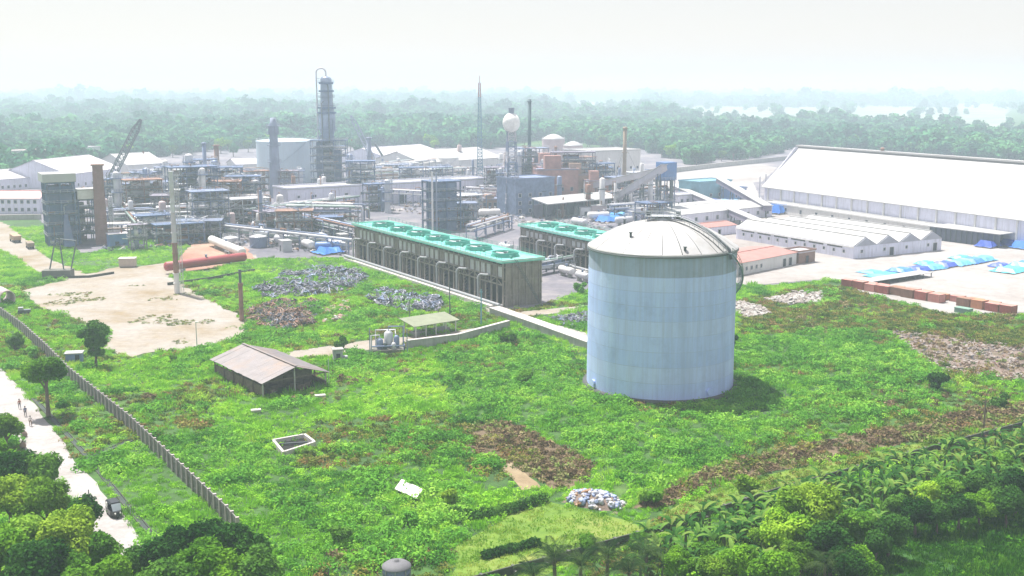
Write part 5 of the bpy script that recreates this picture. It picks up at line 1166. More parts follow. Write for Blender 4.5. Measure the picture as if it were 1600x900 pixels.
m = MB(); m.box(-1.6, 1.2, -0.8, 0.8, 0.4, 1.3); m.build('body', steel_d, t); m = MB(); m.box(-1.5, -0.4, -0.7, 0.7, 1.302, 1.9); m.build('cab', M('pale_pipe_paint'), t)
for x in (-1.1, 0.8): m = MB(); m.cyl((x, -0.95, 0.4), (x, 0.95, 0.4), 0.42, n=12); m.build('wheel', MATS['rubber'], t)
b = P(117, 566); t = thing('blue_kiosk', 'small blue kiosk with white roof left of the slim lone tree', 'kiosk', (b.x, b.y, 0), 0.2)
m = MB(); m.box(-1.5, 1.5, -1.1, 1.1, 0.15, 1.9); m.build('wall', M('kiosk_blue', (0.16, 0.22, 0.45), 0.6), t); m = MB(); m.box(-1.7, 1.7, -1.3, 1.3, 1.902, 2.1); m.build('roof', white_roof, t); m = MB(); m.box(0.3, 1.1, -1.14, -1.102, 0.2, 1.7); m.build('door', dark, t)
KEEP_OUT.append((b.x, b.y, 1.9))
b = P(528, 566); t = thing('valve_kiosk', 'small grey valve kiosk beside the sandy path right of the barn', 'kiosk', (b.x, b.y, 0), 0.3)
m = MB(); m.box(-0.9, 0.9, -0.8, 0.8, 0, 2.6); m.build('wall', wall_g, t); m = MB(); m.box(-1.1, 1.1, -1.0, 1.0, 2.602, 2.8); m.build('roof', concrete, t); m = MB(); m.box(-0.4, 0.4, -0.84, -0.802, 0.1, 1.9); m.build('door', dark, t)
m = MB(); m.box(1.0, 1.9, -0.6, 0.5, 0, 1.2); m.build('meter_box', wall_g, t)
# pump skid
b = P(606, 549); t = thing('pump_skid', 'bluish cluster of pumps and pipes on a dark plinth right of the barn', 'pump station', (b.x, b.y, 0), 0.12)
m = MB(); m.box(-3.0, 3.2, -2, 2.4, 0, 0.7); m.build('plinth', M('dark_concrete'), t)
for i, (x, y, r, h, mt) in enumerate([(-1.6, -0.4, 0.7, 2.2, steel_b), (0.2, 0.8, 0.9, 3.4, steel_p), (1.8, 0.2, 0.6, 2.6, steel_b), (-0.5, -1.0, 0.45, 1.5, steel_d), (1.2, -1.1, 0.5, 1.4, steel_p)]):
    m = MB(); m.lathe((x, y, 0.7), [(r*0.8, 0), (r, 0.3), (r, h-0.4), (r*0.5, h), (0.01, h+0.05)], 14); m.build('vessel', mt, t)
for pts, mt in (([(-3.2, -1.4, 1.4), (3.4, -1.4, 1.4), (3.4, 0, 1.4), (3.4, 0, 0.2)], steel_b), ([(-2.4, 1.4, 0.7), (-2.4, 1.4, 4.2), (1.6, 1.4, 4.2), (1.6, 0.2, 3.2)], steel_p), ([(0.2, 0.8, 4.0), (0.2, 0.8, 5.0), (3.2, 0.8, 5.0), (3.2, 0.8, 0.5)], steel_b), ([(-1.6, -0.4, 2.8), (-1.6, -0.4, 3.5), (-3.3, -0.4, 3.5), (-3.3, -0.4, 0)], steel_p)):
    m = MB(); m.tube(pts, 0.15, 8); m.build('pipe', mt, t)
for x in (-3.6, 3.9): m = MB(); m.box(x-0.1, x+0.1, -2.2, -2.0, 0, 5.0); m.build('post', steel_b, t)
KEEP_OUT.append((b.x, b.y, 4.2))
# poles
def pole(px, py, top, r, label, mat, arm=0.0, head=False):
    b = P(px, py); h = top_z(b, top); t = thing('pole', label, 'pole', (b.x, b.y, 0), rnd.uniform(-0.3, 0.3)); m = MB(); m.cyl((0, 0, 0), (0, 0, h), r*1.2, r*0.8, 10); m.build('shaft', mat, t)
    if arm: m = MB(); m.box(-arm, arm, -0.06, 0.06, h-0.7, h-0.55); m.build('cross_arm', mat, t)
    if head: m = MB(); m.box(-0.12, 0.5, -0.14, 0.14, h, h+0.16); m.build('lamp_head', white_p, t)
    return t
pole(308, 546, 504, 0.09, 'thin pale lamp post at the near edge of the sand yard', steel_p, 0, True)
pole(703, 500, 440, 0.14, 'dark post by the near side of the green cooling tower, left of two', steel_d, 0.5)
pole(752, 508, 452, 0.16, 'dark post with blue-green foot by the end of the cooling tower', teal_m, 0.4)
pole(356, 588, 564, 0.12, 'short brown post at the left corner of the barn', wood)
pole(514, 598, 560, 0.06, 'thin pale post right of the barn', steel_p)
pole(578, 545, 512, 0.08, 'thin post left of the pump cluster', steel_b)
pole(640, 500, 468, 0.08, 'thin post in the scrap heaps behind the shelter', steel_d)
pole(1537, 668, 622, 0.13, 'weathered lone post on the brown bank near the right edge', wood, 0.4)
pole(1195, 322, 272, 0.35, 'left one of two pale masts at the corner of the giant store', steel_p)
pole(1186, 322, 276, 0.35, 'second pale mast at the corner of the giant store', steel_p)
pole(514, 905, 888, 0.07, 'dark short post in the tall grass at the bottom edge', steel_d)
pole(141, 805, 765, 0.08, 'thin dark post at the road side beside the three-wheeler', steel_d)
# concrete pit
fr = [P(427, 694), P(476, 685), P(492, 697), P(443, 713)]
o = fr[0].copy(); t = thing('concrete_pit', 'square open pit with a white concrete rim sunk in the green field', 'pit', o)
for i in range(4):
    a, b = fr[i]-o, fr[(i+1) % 4]-o; c = (a+b)/2; L = (b-a).length; m = MB(); m.box(-L/2-0.05, L/2-0.24, -0.19, 0.19, 0, 0.75); link_mesh('rim', m.mesh('rim', pc), t, c, (0, 0, heading(a, b)))
m = MB(); m.add([tuple((q-o)+Vector((0, 0, 0.08))) for q in fr], [(0, 3, 2, 1)]); m.build('floor', M('pit_black', (0.012, 0.012, 0.011), 1.0), t)  # near-black colour gives the shallow pit its dark inside
m = MB(); cc = (fr[0]+fr[2])/2-o; m.beam(cc+Vector((-2, -0.4, 0.3)), cc+Vector((2, 0.3, 0.35)), 0.2); m.build('cross_pipe', steel_d, t)
KEEP_POLY.append([(q.x, q.y) for q in fr])
# fallen white sheets
sh = [P(617, 772), P(628, 757), P(661, 774), P(650, 788)]; o = (sh[0]+sh[2])/2; KEEP_OUT.append((o.x, o.y, 1.7)); t = thing('fallen_sheet', 'two overlapping white sheets lying in the grass at bottom centre', 'sheet', o)
for k, (u0, u1, z) in enumerate(((0, 0.52, 0.75), (0.48, 1.0, 0.82))):
    q = [sh[0].lerp(sh[3], u0)-o, sh[0].lerp(sh[3], u1)-o, sh[1].lerp(sh[2], u1)-o, sh[1].lerp(sh[2], u0)-o]; m = MB(); v = [(p.x, p.y, z+0.05*((i+k) % 2)) for i, p in enumerate(q)]
    m.add(v+[(a, b, c-0.08) for a, b, c in v], [(0,1,2,3),(7,6,5,4),(0,4,5,1),(1,5,6,2),(2,6,7,3),(3,7,4,0)]); m.build('sheet', MATS['bright_white_paint'], t)
for px, py, w_, lab in ((400, 645, 1.6, 'small white slab in the grass left below the barn'), (500, 622, 1.9, 'pale slab in the grass at the right foot of the barn')):
    b = P(px, py); t = thing('slab', lab, 'slab', (b.x, b.y, 0), 0.3); m = MB(); m.box(-w_/2, w_/2, -0.5, 0.5, 0.35, 0.6); m.build('top', pc, t); m = MB(); m.box(-w_/2+0.1, w_/2-0.1, -0.4, 0.4, 0, 0.349); m.build('base', concrete, t)
# round tin-roofed water tank at the bottom edge
b = P(620, 905); t = thing('water_tank', 'round grey water tank with domed lid cut by the bottom frame edge', 'water tank', (b.x, b.y, 0))
m = MB(); m.lathe((0,0,0), [(1.45, 0), (1.45, 0.8), (1.5, 0.85), (1.5, 1.0), (1.45, 1.05), (1.45, 1.5)], 28); m.build('shell', M('slate_blue', (0.16, 0.19, 0.30), 0.6), t)
m = MB(); m.lathe((0,0,1.5), [(1.62, 0), (1.6, 0.12), (1.2, 0.42), (0.6, 0.6), (0.25, 0.65), (0.25, 0.8), (0.01, 0.82)], 28); m.build('lid', M('lid_grey', (0.15, 0.15, 0.165), 0.8), t)
for i in range(8): m = MB(); a = i*PI/4; m.box(-0.05, 0.05, -0.05, 0.05, 0, 1.4); link_mesh('rib', m.mesh('rib', wall_g), t, (1.52*math.cos(a), 1.52*math.sin(a), 0.05), (0, 0, a))
KEEP_OUT.append((b.x, b.y, 2.0))
# rubbish heap of bags
hb = P(930, 785); t = thing('rubbish_heap', 'heap of pale blue, white and brown rubbish bags at the path below the tank', 'rubbish heap', (hb.x, hb.y, 0), -0.55)
g = random.Random(31); m = MB(); n = 16
def bump_h(u, v): return 1.25*max(0, 1-(u/4.0)**2-(v/2.3)**2)**0.7
vs = [((i/n-0.5)*8.4, (j/n-0.5)*5, bump_h((i/n-0.5)*8.4, (j/n-0.5)*5)+g.uniform(-0.08, 0.1)-0.05) for j in range(n+1) for i in range(n+1)]
m.add(vs, [(j*(n+1)+i, j*(n+1)+i+1, (j+1)*(n+1)+i+1, (j+1)*(n+1)+i) for j in range(n) for i in range(n)], True); m.build('mound', MATS['rubble_soil'], t)
bagm = []
for k, c in enumerate([(0.28, 0.34, 0.50), (0.46, 0.47, 0.52), (0.20, 0.23, 0.36), (0.30, 0.17, 0.09), (0.36, 0.32, 0.28)]):
    m = MB(); prof = [(0.01, 0), (0.30, 0.04), (0.40, 0.2), (0.32, 0.42), (0.10, 0.52), (0.16, 0.62), (0.01, 0.6)]; m.lathe((0,0,0), [(r*g.uniform(0.85, 1.15), z) for r, z in prof], 9, True); bagm.append(m.mesh('bag', M('bag_%s' % ['blue', 'white', 'lilac', 'brown', 'cream'][k], c, 0.5, 0, 0.15, 3)))
for i in range(170):
    u, v = g.uniform(-4, 4), g.uniform(-2.2, 2.2)
    if (u/4.1)**2+(v/2.35)**2 > 1: continue
    s_ = g.uniform(0.5, 1.25); link_mesh('bag', bagm[g.choice([0, 0, 1, 1, 2, 3 if u < 0 else 1, 4])], t, (u, v, bump_h(u, v)-0.08), (g.uniform(-1.2, 1.2), g.uniform(-1.2, 1.2), g.uniform(0, 6)), (s_, s_*g.uniform(0.7, 1.2), s_*0.8))
KEEP_OUT.append((hb.x, hb.y, 3.4))
# ---------------------------------------------------------------- stones, scrap and rubble: uncountable
def chunk(seed, mat, flat=0.6):
    g = np.random.RandomState(seed); m = MB(); m.lathe((0,0,0), [(0.01, -0.5), (0.8, -0.3), (1, 0), (0.7, 0.4), (0.01, 0.5)], 6, False)
    m.v = [(x*g.uniform(0.6, 1.2), y*g.uniform(0.6, 1.2), z*flat*g.uniform(0.7, 1.3)) for x, y, z in m.v]; return bpy.data.objects.new('chunk', m.mesh('chunk', mat))
def shard(seed, mat):
    g = random.Random(seed); m = MB()
    m.beam((-1, 0, 0), (g.uniform(0.6, 1.4), g.uniform(-0.5, 0.5), g.uniform(0.1, 0.8)), 0.25, 0.08); m.obox((0, 0.2, 0.2), (g.uniform(0.4, 1), g.uniform(0.3, 0.8), g.uniform(0.1, 0.4)), g.uniform(0, 3)); m.tube([(-0.8, -0.4, 0.1), (0, 0.3, 0.7), (0.9, -0.2, 0.1)], 0.09, 5)
    return bpy.data.objects.new('shard', m.mesh('shard', mat))
def heap(name, pix, n, variants, smin, smax, seed, hmax=0.0):
    pl = pixpoly([p for p in pix]) ; X = np.array([q[0] for q in pl]); Y = np.array([q[1] for q in pl]); g = np.random.RandomState(seed)
    x = g.uniform(X.min(), X.max(), n*3); y = g.uniform(Y.min(), Y.max(), n*3); ok = inside(x, y, pl); x, y = x[ok][:n], y[ok][:n]; k = len(x)
    keep = g.rand(k) < 0.3+0.9*vn(x, y); x, y = x[keep], y[keep]; k = len(x)
    z = 0.1+hmax*vn(x, y)*g.rand(k)
    scatter(name, np.stack([x, y, z], 1), g.rand(k)*6.28, smin+(smax-smin)*g.rand(k)**2, g.randint(0, len(variants), k), variants, 'stuff', 0.5)
    return pl
def pixpoly(pix): return [(P(*p).x, P(*p).y) for p in pix]
_ng = np.random.RandomState(77).rand(32, 32)
def vn(x, y, s=6.0): return _ng[(np.floor(x/s).astype(int)) % 32, (np.floor(y/s).astype(int)) % 32]
sc_d = M('dark_scrap', (0.06, 0.065, 0.09), 0.6, 0.2, 0.5, 0.8); sc_l = M('pale_scrap', (0.24, 0.24, 0.29), 0.5, 0.2, 0.3, 0.8); sc_b = M('brown_scrap', (0.24, 0.17, 0.13), 0.8, 0, 0.3, 0.8)
stone_p = M('pale_stone', (0.30, 0.26, 0.24), 0.9, 0, 0.2, 1.0); stone_w = M('white_stone', (0.42, 0.40, 0.38), 0.9, 0, 0.1, 1.0)
SD = [shard(i, [sc_d, sc_l, sc_d, steel_b, sc_l][i % 5]) for i in range(10)]; SB = [shard(20+i, [sc_b, steel_r, sc_d][i % 3]) for i in range(6)]; ST = [chunk(i, [stone_p, stone_w, stone_p, stone_w][i % 4]) for i in range(8)]
heap('scrap_metal', [(392,458),(440,432),(500,418),(560,425),(575,440),(540,458),(470,466),(420,468)], 1500, SD, 0.4, 1.5, 1, 1.2)
heap('scrap_metal', [(570,462),(600,452),(640,462),(690,470),(688,488),(640,488),(590,478)], 900, SD, 0.4, 1.4, 2, 1.2)
heap('scrap_metal', [(860,500),(920,487),(918,512),(880,510)], 260, SD, 0.3, 0.9, 3, 0.6)
heap('rusty_scrap', [(388,488),(440,472),(500,472),(492,508),(440,520),(395,505)], 900, SB, 0.4, 1.4, 4, 1.0)
heap('rusty_scrap', [(430,495),(470,492),(478,512),(440,520)], 300, SB, 0.6, 1.6, 5, 1.8)
heap('broken_brick', [(495,475),(545,470),(552,495),(505,505)], 500, [chunk(30+i, M('pink_brick_rubble', (0.36, 0.23, 0.18), 0.9, 0, 0.2, 1)) for i in range(3)]+ST[:2], 0.25, 0.8, 6, 0.8)
heap('rubble', [(1395,518),(1460,524),(1640,548),(1640,603),(1560,590),(1490,586),(1440,566)], 3000, ST[::2]+SB[:3]+[chunk(50, M('earth_clod', (0.25, 0.19, 0.14), 0.9))], 0.1, 0.5, 7, 0.4)
heap('rubble', [(1195,470),(1240,458),(1285,458),(1285,473),(1230,477)], 900, ST, 0.2, 0.8, 8, 0.7)
heap('rubble', [(1148,470),(1190,478),(1205,490),(1165,497),(1148,490)], 600, ST, 0.2, 0.7, 9, 0.5)
heap('plant_litter', [(160,395),(330,380),(540,400),(560,345),(420,330),(170,345)], 2600, SD+SB[:2]+ST[:2], 0.4, 1.5, 10, 0.6)
heap('plant_litter', [(600,330),(800,350),(960,370),(1060,345),(1000,300),(700,290)], 2400, SD+SB[:2]+ST[:2], 0.4, 1.5, 11, 0.6)
# ---------------------------------------------------------------- rusty boxes in a row
def skip_mesh(L, W, H_, mat):
    m = MB(); th = 0.12
    m.box(0, L, 0, th, 0.15, H_); m.box(0, L, W-th, W, 0.15, H_); m.box(0, th, th, W-th, 0.15, H_); m.box(L-th, L, th, W-th, 0.15, H_); return m.mesh('body', mat)
rusts = [M('rust_red', (0.36, 0.10, 0.08), 0.75, 0, 0.2, 0.5, (0.18, 0.07, 0.05), 0.6), M('rust_orange', (0.46, 0.20, 0.11), 0.8, 0, 0.2, 0.5, (0.24, 0.12, 0.08), 0.6), M('rust_brown', (0.24, 0.13, 0.09), 0.85, 0, 0.2, 0.5), M('rust_pink', (0.50, 0.22, 0.19), 0.8, 0, 0.15, 0.5)]
rname = ['dark red', 'orange', 'brown', 'pinkish red']
a, b = P(1312, 448), P(1582, 493); rz, L = frame_at(a, b); d = (b-a).normalized(); nn = Vector((-d.y, d.x, 0)); n = 13
def box_container(pos, rz, L_, W_b, H_b, mt, label, group):
    t = thing('cargo_box', label, 'container', pos, rz, group); m = MB()
    m.box(0.1, L_-0.1, 0.06, W_b-0.06, 0.1, H_b-0.1)
    m.build('body', mt, t); m = MB()
    k = int(L_/0.45)
    for i in range(k):
        x = 0.2+(L_-0.5)*i/k; m.box(x, x+0.2, 0.0, 0.058, 0.2, H_b-0.2); m.box(x, x+0.2, W_b-0.058, W_b, 0.2, H_b-0.2)
    m.build('corrugation', mt, t, kind='stuff')
    for x in (0, L_-0.1):
        m = MB(); m.box(x, x+0.1, 0, W_b, 0, 0.15); m.box(x, x+0.1, 0, W_b, H_b-0.15, H_b); m.box(x, x+0.1, 0, 0.12, 0.15, H_b-0.15); m.box(x, x+0.1, W_b-0.12, W_b, 0.15, H_b-0.15); m.build('end_frame', rusts[2], t)
    m = MB(); m.box(0.1, L_-0.1, 0, W_b, H_b-0.098, H_b); m.build('lid', mt if mt is not rusts[0] else rusts[3], t)
g = random.Random(17)
step = L/n
for i in range(n):
    if i in (8,): continue
    k = [0, 0, 3, 0, 2, 2, 0, 3, 1, 2, 1, 0, 0][i]; hb_ = 2.0+0.25*g.random()
    box_container(a+d*(step*i+0.15)+nn*g.uniform(-0.5, 0.5), rz+g.uniform(-0.03, 0.03), step*g.uniform(0.82, 0.95), 2.6, hb_, rusts[k], 'rusty %s steel box in the front row by the weeds' % rname[k], None)
for i in range(10):
    k = [3, 3, 1, 3, 1, 1, 3, 1, 1, 3][i]
    box_container(a+d*(step*(i*1.15+1.0))+nn*(3.6+g.uniform(0, 1.2)), rz+g.uniform(-0.05, 0.05), step*g.uniform(0.8, 1.1), 2.5, 1.3+0.3*g.random(), rusts[k], 'low %s steel box in the second row of boxes' % rname[k], None)
b = P(1505, 489); t = thing('green_tarp_stack', 'low stack under a dull green sheet among the rusty boxes', 'stack', b, rz)
m = MB(); m.box(-1.8, 1.8, -1, 1.2, 0, 1.2); m.build('stack', M('dull_green_sheet', (0.16, 0.28, 0.22), 0.6), t); m = MB(); m.box(-1.9, 1.9, -1.1, 1.3, 1.202, 1.28); m.build('sheet', MATS['dull_green_sheet'], t)
# ---------------------------------------------------------------- blue covered stacks
tarps = {'cyan': M('cyan_tarp', (0.08, 0.50, 0.62), 0.45, 0, 0.12, 0.6), 'sky blue': M('sky_tarp', (0.10, 0.36, 0.66), 0.45, 0, 0.12, 0.6), 'blue': M('blue_tarp', (0.05, 0.20, 0.60), 0.45, 0, 0.15, 0.6), 'deep blue': M('deep_blue_tarp', (0.04, 0.09, 0.42), 0.45, 0, 0.15, 0.6)}
sackm = M('stacked_sacks', (0.42, 0.40, 0.38), 0.8, 0, 0.12, 1)
def tarp_stack(px, py, L_, W_b, H_b, c, label, rz=None):
    H_b *= 0.62 if py > 400 else 0.85; L_ *= 1.15; W_b *= 1.2
    b = P(px, py); t = thing('covered_stack', label, 'covered stack', (b.x, b.y, 0), (heading(P(1333, 405), P(1449, 388)) if rz is None else rz)+rnd.uniform(-0.05, 0.05))
    n1, n2 = 9, 5; vs = []; g = random.Random(int(px*7+py))
    for j in range(n2+1):
        for i in range(n1+1):
            u, v = i/n1, j/n2; e = (min(u, 1-u)*6 >= 0.9) and (min(v, 1-v)*4 >= 0.7); vs.append(((u-0.5)*L_*(1.0 if e else 1.05), (v-0.5)*W_b*(1.0 if e else 1.06), (H_b*(1+0.14*math.sin(u*9+g.uniform(-.4, .4)))+g.uniform(-0.05, 0.1)) if e else H_b*g.uniform(0.18, 0.4)))
    m = MB(); m.add(vs, [(j*(n1+1)+i, j*(n1+1)+i+1, (j+1)*(n1+1)+i+1, (j+1)*(n1+1)+i) for j in range(n2) for i in range(n1)]); m.build('tarpaulin', tarps[c], t)
    m = MB(); m.box(-L_*0.47, L_*0.47, -W_b*0.46, W_b*0.46, 0, H_b*0.16); m.build('pallets', sackm, t)
BT = [(1385,432,9,7,1.3,'cyan','bright cyan sheet over a low stack, nearest to the rusty boxes'),(1362,426,6,5,1.0,'sky blue','small pale blue covered stack left of the cyan sheet'),(1408,424,6,5,1.6,'blue','blue covered stack just right of the cyan sheet'),
 (1434,423,7,5,2.0,'deep blue','first covered stack of the slanting blue row'),(1456,420,7,5,1.9,'sky blue','second covered stack of the slanting blue row'),(1476,416,7,5,2.1,'deep blue','third covered stack of the slanting blue row, deep blue'),(1496,413,7,6,2.0,'sky blue','fourth covered stack of the slanting blue row'),
 (1516,410,7,6,2.1,'blue','fifth covered stack of the slanting blue row'),(1536,407,6,5,2.2,'sky blue','last covered stack of the slanting blue row'),(1446,413,5,4,1.5,'cyan','small cyan stack behind the slanting blue row'),(1500,404,6,4,1.5,'cyan','cyan stack behind the right half of the blue row'),
 (1578,424,9,6,1.9,'cyan','cyan covered stack at the right frame edge'),(1600,416,8,6,2.0,'blue','blue covered stack cut by the right frame edge'),(1562,417,5,4,1.7,'deep blue','small deep blue stack left of the cyan one at the frame edge'),
 (1545,386,7,5,2.6,'deep blue','deep blue covered stack at the end of the open shed'),(1562,380,7,5,3.0,'blue','blue covered stack behind the deep blue one by the open shed'),(1580,384,7,5,2.6,'deep blue','dark blue stack in the group near the giant store'),(1600,388,8,5,2.8,'blue','blue stack at the frame edge before the giant store'),(1596,374,7,5,3.0,'sky blue','sky blue stack against the giant store at the frame edge'),(1535,377,6,4,2.4,'blue','small blue stack against the open shed roof'),
 (1216,334,8,6,4.5,'blue','bright blue covered stack at the corner of the giant store'),(1234,330,6,5,3.4,'cyan','cyan covered stack beside the bright blue one at the store corner'),(1112,321,10,6,3,'deep blue','deep blue covered stack in front of the teal store'),(1140,319,9,6,2.6,'sky blue','sky blue covered stack in front of the teal store'),(1125,326,7,5,2.2,'blue','blue covered stack nearest below the teal store'),
 (952,346,10,7,2.6,'blue','blue covered stack behind the crown of the small cooling tower'),(968,342,9,6,2.8,'sky blue','pale blue covered stack left of the big tank roof'),(515,396,8,6,2.4,'blue','blue covered stack among the drums left of the green tower')]
for a_ in BT: tarp_stack(*a_)
# pale low canopy with dark lower edge in front of the blue row
a, b = P(1395, 443), P(1458, 433); rz, L = frame_at(a, b)
t = thing('low_canopy', 'low white sheet roof with a dark edge just behind the rusty boxes', 'canopy', a, rz)
m = MB(); m.box(-9, L, 0, 4.5, 1.3, 1.42); m.build('roof', white_roof, t)
for i in range(8): m = MB(); x = -8.5+(L+8)*i/7; m.box(x-0.1, x+0.1, 0.2, 0.4, 0, 1.299); m.build('post', steel_d, t)
m = MB(); m.box(-8.5, L-0.4, 3.8, 4.0, 0, 1.299); m.build('wall', M('shadowy_blue_wall'), t)  # added dark wall stands in for the shade under the sheet roof
# ---------------------------------------------------------------- three-wheeler on the road
b = P(180, 806); t = thing('three_wheeler', 'black three-wheeled taxi with pale windows driving down the pale road', 'three-wheeler', (b.x, b.y, 0.03), heading(P(130, 735), P(190, 800)))
bk = M('black_vehicle_paint', (0.02, 0.022, 0.025), 0.3); rb = MATS['rubber']
m = MB(); m.add([(-1.5, -0.75, 0.3), (0.5, -0.75, 0.3), (0.5, 0.75, 0.3), (-1.5, 0.75, 0.3), (-1.55, -0.75, 0.95), (0.5, -0.7, 0.85), (0.5, 0.7, 0.85), (-1.55, 0.75, 0.95)], [(3,2,1,0),(4,5,6,7),(0,1,5,4),(1,2,6,5),(2,3,7,6),(3,0,4,7)])
m.add([(0.5, -0.7, 0.3), (1.5, -0.2, 0.35), (1.5, 0.2, 0.35), (0.5, 0.7, 0.3), (0.5, -0.7, 0.95), (1.35, -0.25, 0.9), (1.35, 0.25, 0.9), (0.5, 0.7, 0.95)], [(3,2,1,0),(4,5,6,7),(0,1,5,4),(1,2,6,5),(2,3,7,6),(3,0,4,7)]); m.build('body', bk, t)
m = MB(); m.add([(-1.5, -0.72, 1.72), (0.6, -0.68, 1.78), (0.6, 0.68, 1.78), (-1.5, 0.72, 1.72), (-1.35, -0.55, 1.88), (0.5, -0.5, 1.92), (0.5, 0.5, 1.92), (-1.35, 0.55, 1.88)], [(3,2,1,0),(4,5,6,7),(0,1,5,4),(1,2,6,5),(2,3,7,6),(3,0,4,7)]); m.build('canopy', bk, t)
for x, y in ((-1.45, 0.68), (-1.45, -0.68), (-0.4, 0.7), (-0.4, -0.7)): m = MB(); m.beam((x, y, 0.9), (x, y, 1.74), 0.07); m.build('canopy_post', bk, t)
m = MB(); m.add([(1.0, -0.5, 0.95), (1.0, 0.5, 0.95), (0.62, 0.58, 1.76), (0.62, -0.58, 1.76), (0.96, -0.5, 0.95), (0.96, 0.5, 0.95), (0.58, 0.58, 1.76), (0.58, -0.58, 1.76)], [(0,1,2,3),(7,6,5,4),(0,4,5,1),(1,5,6,2),(2,6,7,3),(3,7,4,0)]); m.build('windscreen', M('pale_glass', (0.5, 0.55, 0.6), 0.1), t)
for y in (-0.77, 0.75): m = MB(); m.box(-1.3, -0.6, y, y+0.02, 1.0, 1.6); m.build('side_curtain', white_p, t)
m = MB(); m.box(-1.2, -0.6, -0.55, 0.55, 0.86, 1.0); m.box(-1.35, -1.21, -0.55, 0.55, 0.97, 1.5); m.build('seat', bk, t)
for x, y in ((1.15, 0), (-1.0, 0.66), (-1.0, -0.66)): m = MB(); m.cyl((x, y-0.08, 0.25), (x, y+0.08, 0.25), 0.25, n=14); m.build('wheel', rb, t)
for y in (-0.3, 0.3): m = MB(); m.cyl((1.3, y, 0.75), (1.42, y, 0.75), 0.1, n=10); m.build('headlight', MATS['bright_white_paint'], t)
# ---------------------------------------------------------------- people walking on the road
skin = M('brown_skin', (0.20, 0.11, 0.07), 0.6); hair = M('black_hair', (0.015, 0.013, 0.012), 0.6)
def person(px, py, rz, shirt, trouser, label, stride=0.28, bend=0.0):
    b = P(px, py); t = thing('person', label, 'person', (b.x, b.y, 0.03), rz)
    J = {'pel': (0, 0, .95), 'ch': (0.02, 0, 1.25), 'nk': (0.03, 0, 1.47), 'hd': (0.05, 0, 1.60), 'tp': (0.05, 0, 1.70), 'hL': (0, .10, .90), 'kL': (stride*.6, .11, .50), 'aL': (stride*.75, .11, .08), 'tL': (stride*.75+.18, .12, .04), 'hR': (0, -.10, .90), 'kR': (-stride*.2, -.11, .50), 'aR': (-stride, -.11, .10), 'tR': (-stride+.18, -.12, .04),
         'sL': (0.01, .19, 1.40), 'eL': (-.10, .25, 1.13), 'wL': (-.02, .26, .88), 'fL': (0.02, .26, .79), 'sR': (0.01, -.19, 1.40), 'eR': (.05, -.25, 1.13), 'wR': (.20, -.25, .92), 'fR': (.26, -.25, .84)}
    E = ['pel-ch', 'ch-nk', 'nk-hd', 'hd-tp', 'pel-hL', 'hL-kL', 'kL-aL', 'aL-tL', 'pel-hR', 'hR-kR', 'kR-aR', 'aR-tR', 'ch-sL', 'sL-eL', 'eL-wL', 'wL-fL', 'ch-sR', 'sR-eR', 'eR-wR', 'wR-fR']
    Rd = dict(pel=.14, ch=.16, nk=.06, hd=.10, tp=.07, hL=.10, kL=.07, aL=.045, tL=.035, hR=.10, kR=.07, aR=.045, tR=.035, sL=.07, eL=.05, wL=.035, fL=.03, sR=.07, eR=.05, wR=.035, fR=.03)
    ks = list(J); me = bpy.data.meshes.new('body'); me.from_pydata([J[k] for k in ks], [tuple(ks.index(q) for q in e.split('-')) for e in E], []); o = bpy.data.objects.new('body', me); COL.objects.link(o)
    md = o.modifiers.new('skin', 'SKIN'); 
    for i, k in enumerate(ks): me.skin_vertices[0].data[i].radius = (Rd[k],)*2 if k not in ('ch', 'pel') else (Rd[k]*0.75, Rd[k])
    me.skin_vertices[0].data[0].use_root = True; o.modifiers.new('sub', 'SUBSURF').levels = 1; o.modifiers['sub'].render_levels = 1
    bpy.context.view_layer.update(); ev = o.evaluated_get(bpy.context.evaluated_depsgraph_get()); nm = bpy.data.meshes.new_from_object(ev); bpy.data.objects.remove(o)
    nm.materials.clear(); nm.materials.append(skin); nm.materials.append(shirt); nm.materials.append(trouser)
    for p in nm.polygons:
        c = p.center; p.use_smooth = True; p.material_index = 2 if (0.12 < c.z < 0.98 and abs(c.y) < 0.215) else (1 if (0.98 <= c.z < 1.45 and not (abs(c.y) > 0.2 and c.z < 1.15)) else 0)
    link_mesh('body', nm, t)
    m = MB(); m.lathe((0.03, 0, 1.64), [(0.115, -0.05), (0.118, 0.03), (0.09, 0.09), (0.01, 0.12)], 12); m.build('hair', hair, t)
    m = MB(); m.add([(0.155, -0.015, 1.60), (0.155, 0.015, 1.60), (0.18, 0, 1.585), (0.15, 0, 1.635)], [(0,2,3),(2,1,3),(0,1,2)]); m.build('nose', skin, t)
cl = lambda n, c: M(n, c, 0.8, 0, 0.1, 4)
person(31, 639, 2.2, cl('rust_shirt', (0.35, 0.14, 0.10)), cl('grey_trousers', (0.15, 0.15, 0.17)), 'person in a rust-red shirt walking on the pale road, farthest of three')
person(40, 651, 2.1, cl('navy_shirt', (0.06, 0.07, 0.16)), cl('dark_trousers', (0.05, 0.05, 0.06)), 'person in dark blue clothes walking on the pale road, middle of three')
person(48, 666, -1.0, cl('pale_shirt', (0.55, 0.5, 0.48)), cl('brown_trousers', (0.2, 0.12, 0.08)), 'person in a pale shirt on the pale road, nearest of three')
for px, py in ((38, 683), (36, 700)):
    b = P(px, py); t = thing('sack', 'full brown sack lying on the road edge %s' % ('nearer the three people' if py < 690 else 'nearer the overhanging trees'), 'sack', (b.x, b.y, 0.03), rnd.uniform(0, 3)); m = MB(); m.lathe((0,0,0), [(0.01, 0), (0.42, 0.05), (0.5, 0.4), (0.36, 0.8), (0.12, 0.95), (0.2, 1.1), (0.01, 1.1)], 14); m.build('cloth', sc_b, t)
    m = MB(); m.cyl((0, 0, 0.93), (0, 0, 0.99), 0.15, n=10); m.build('tie', hair, t)
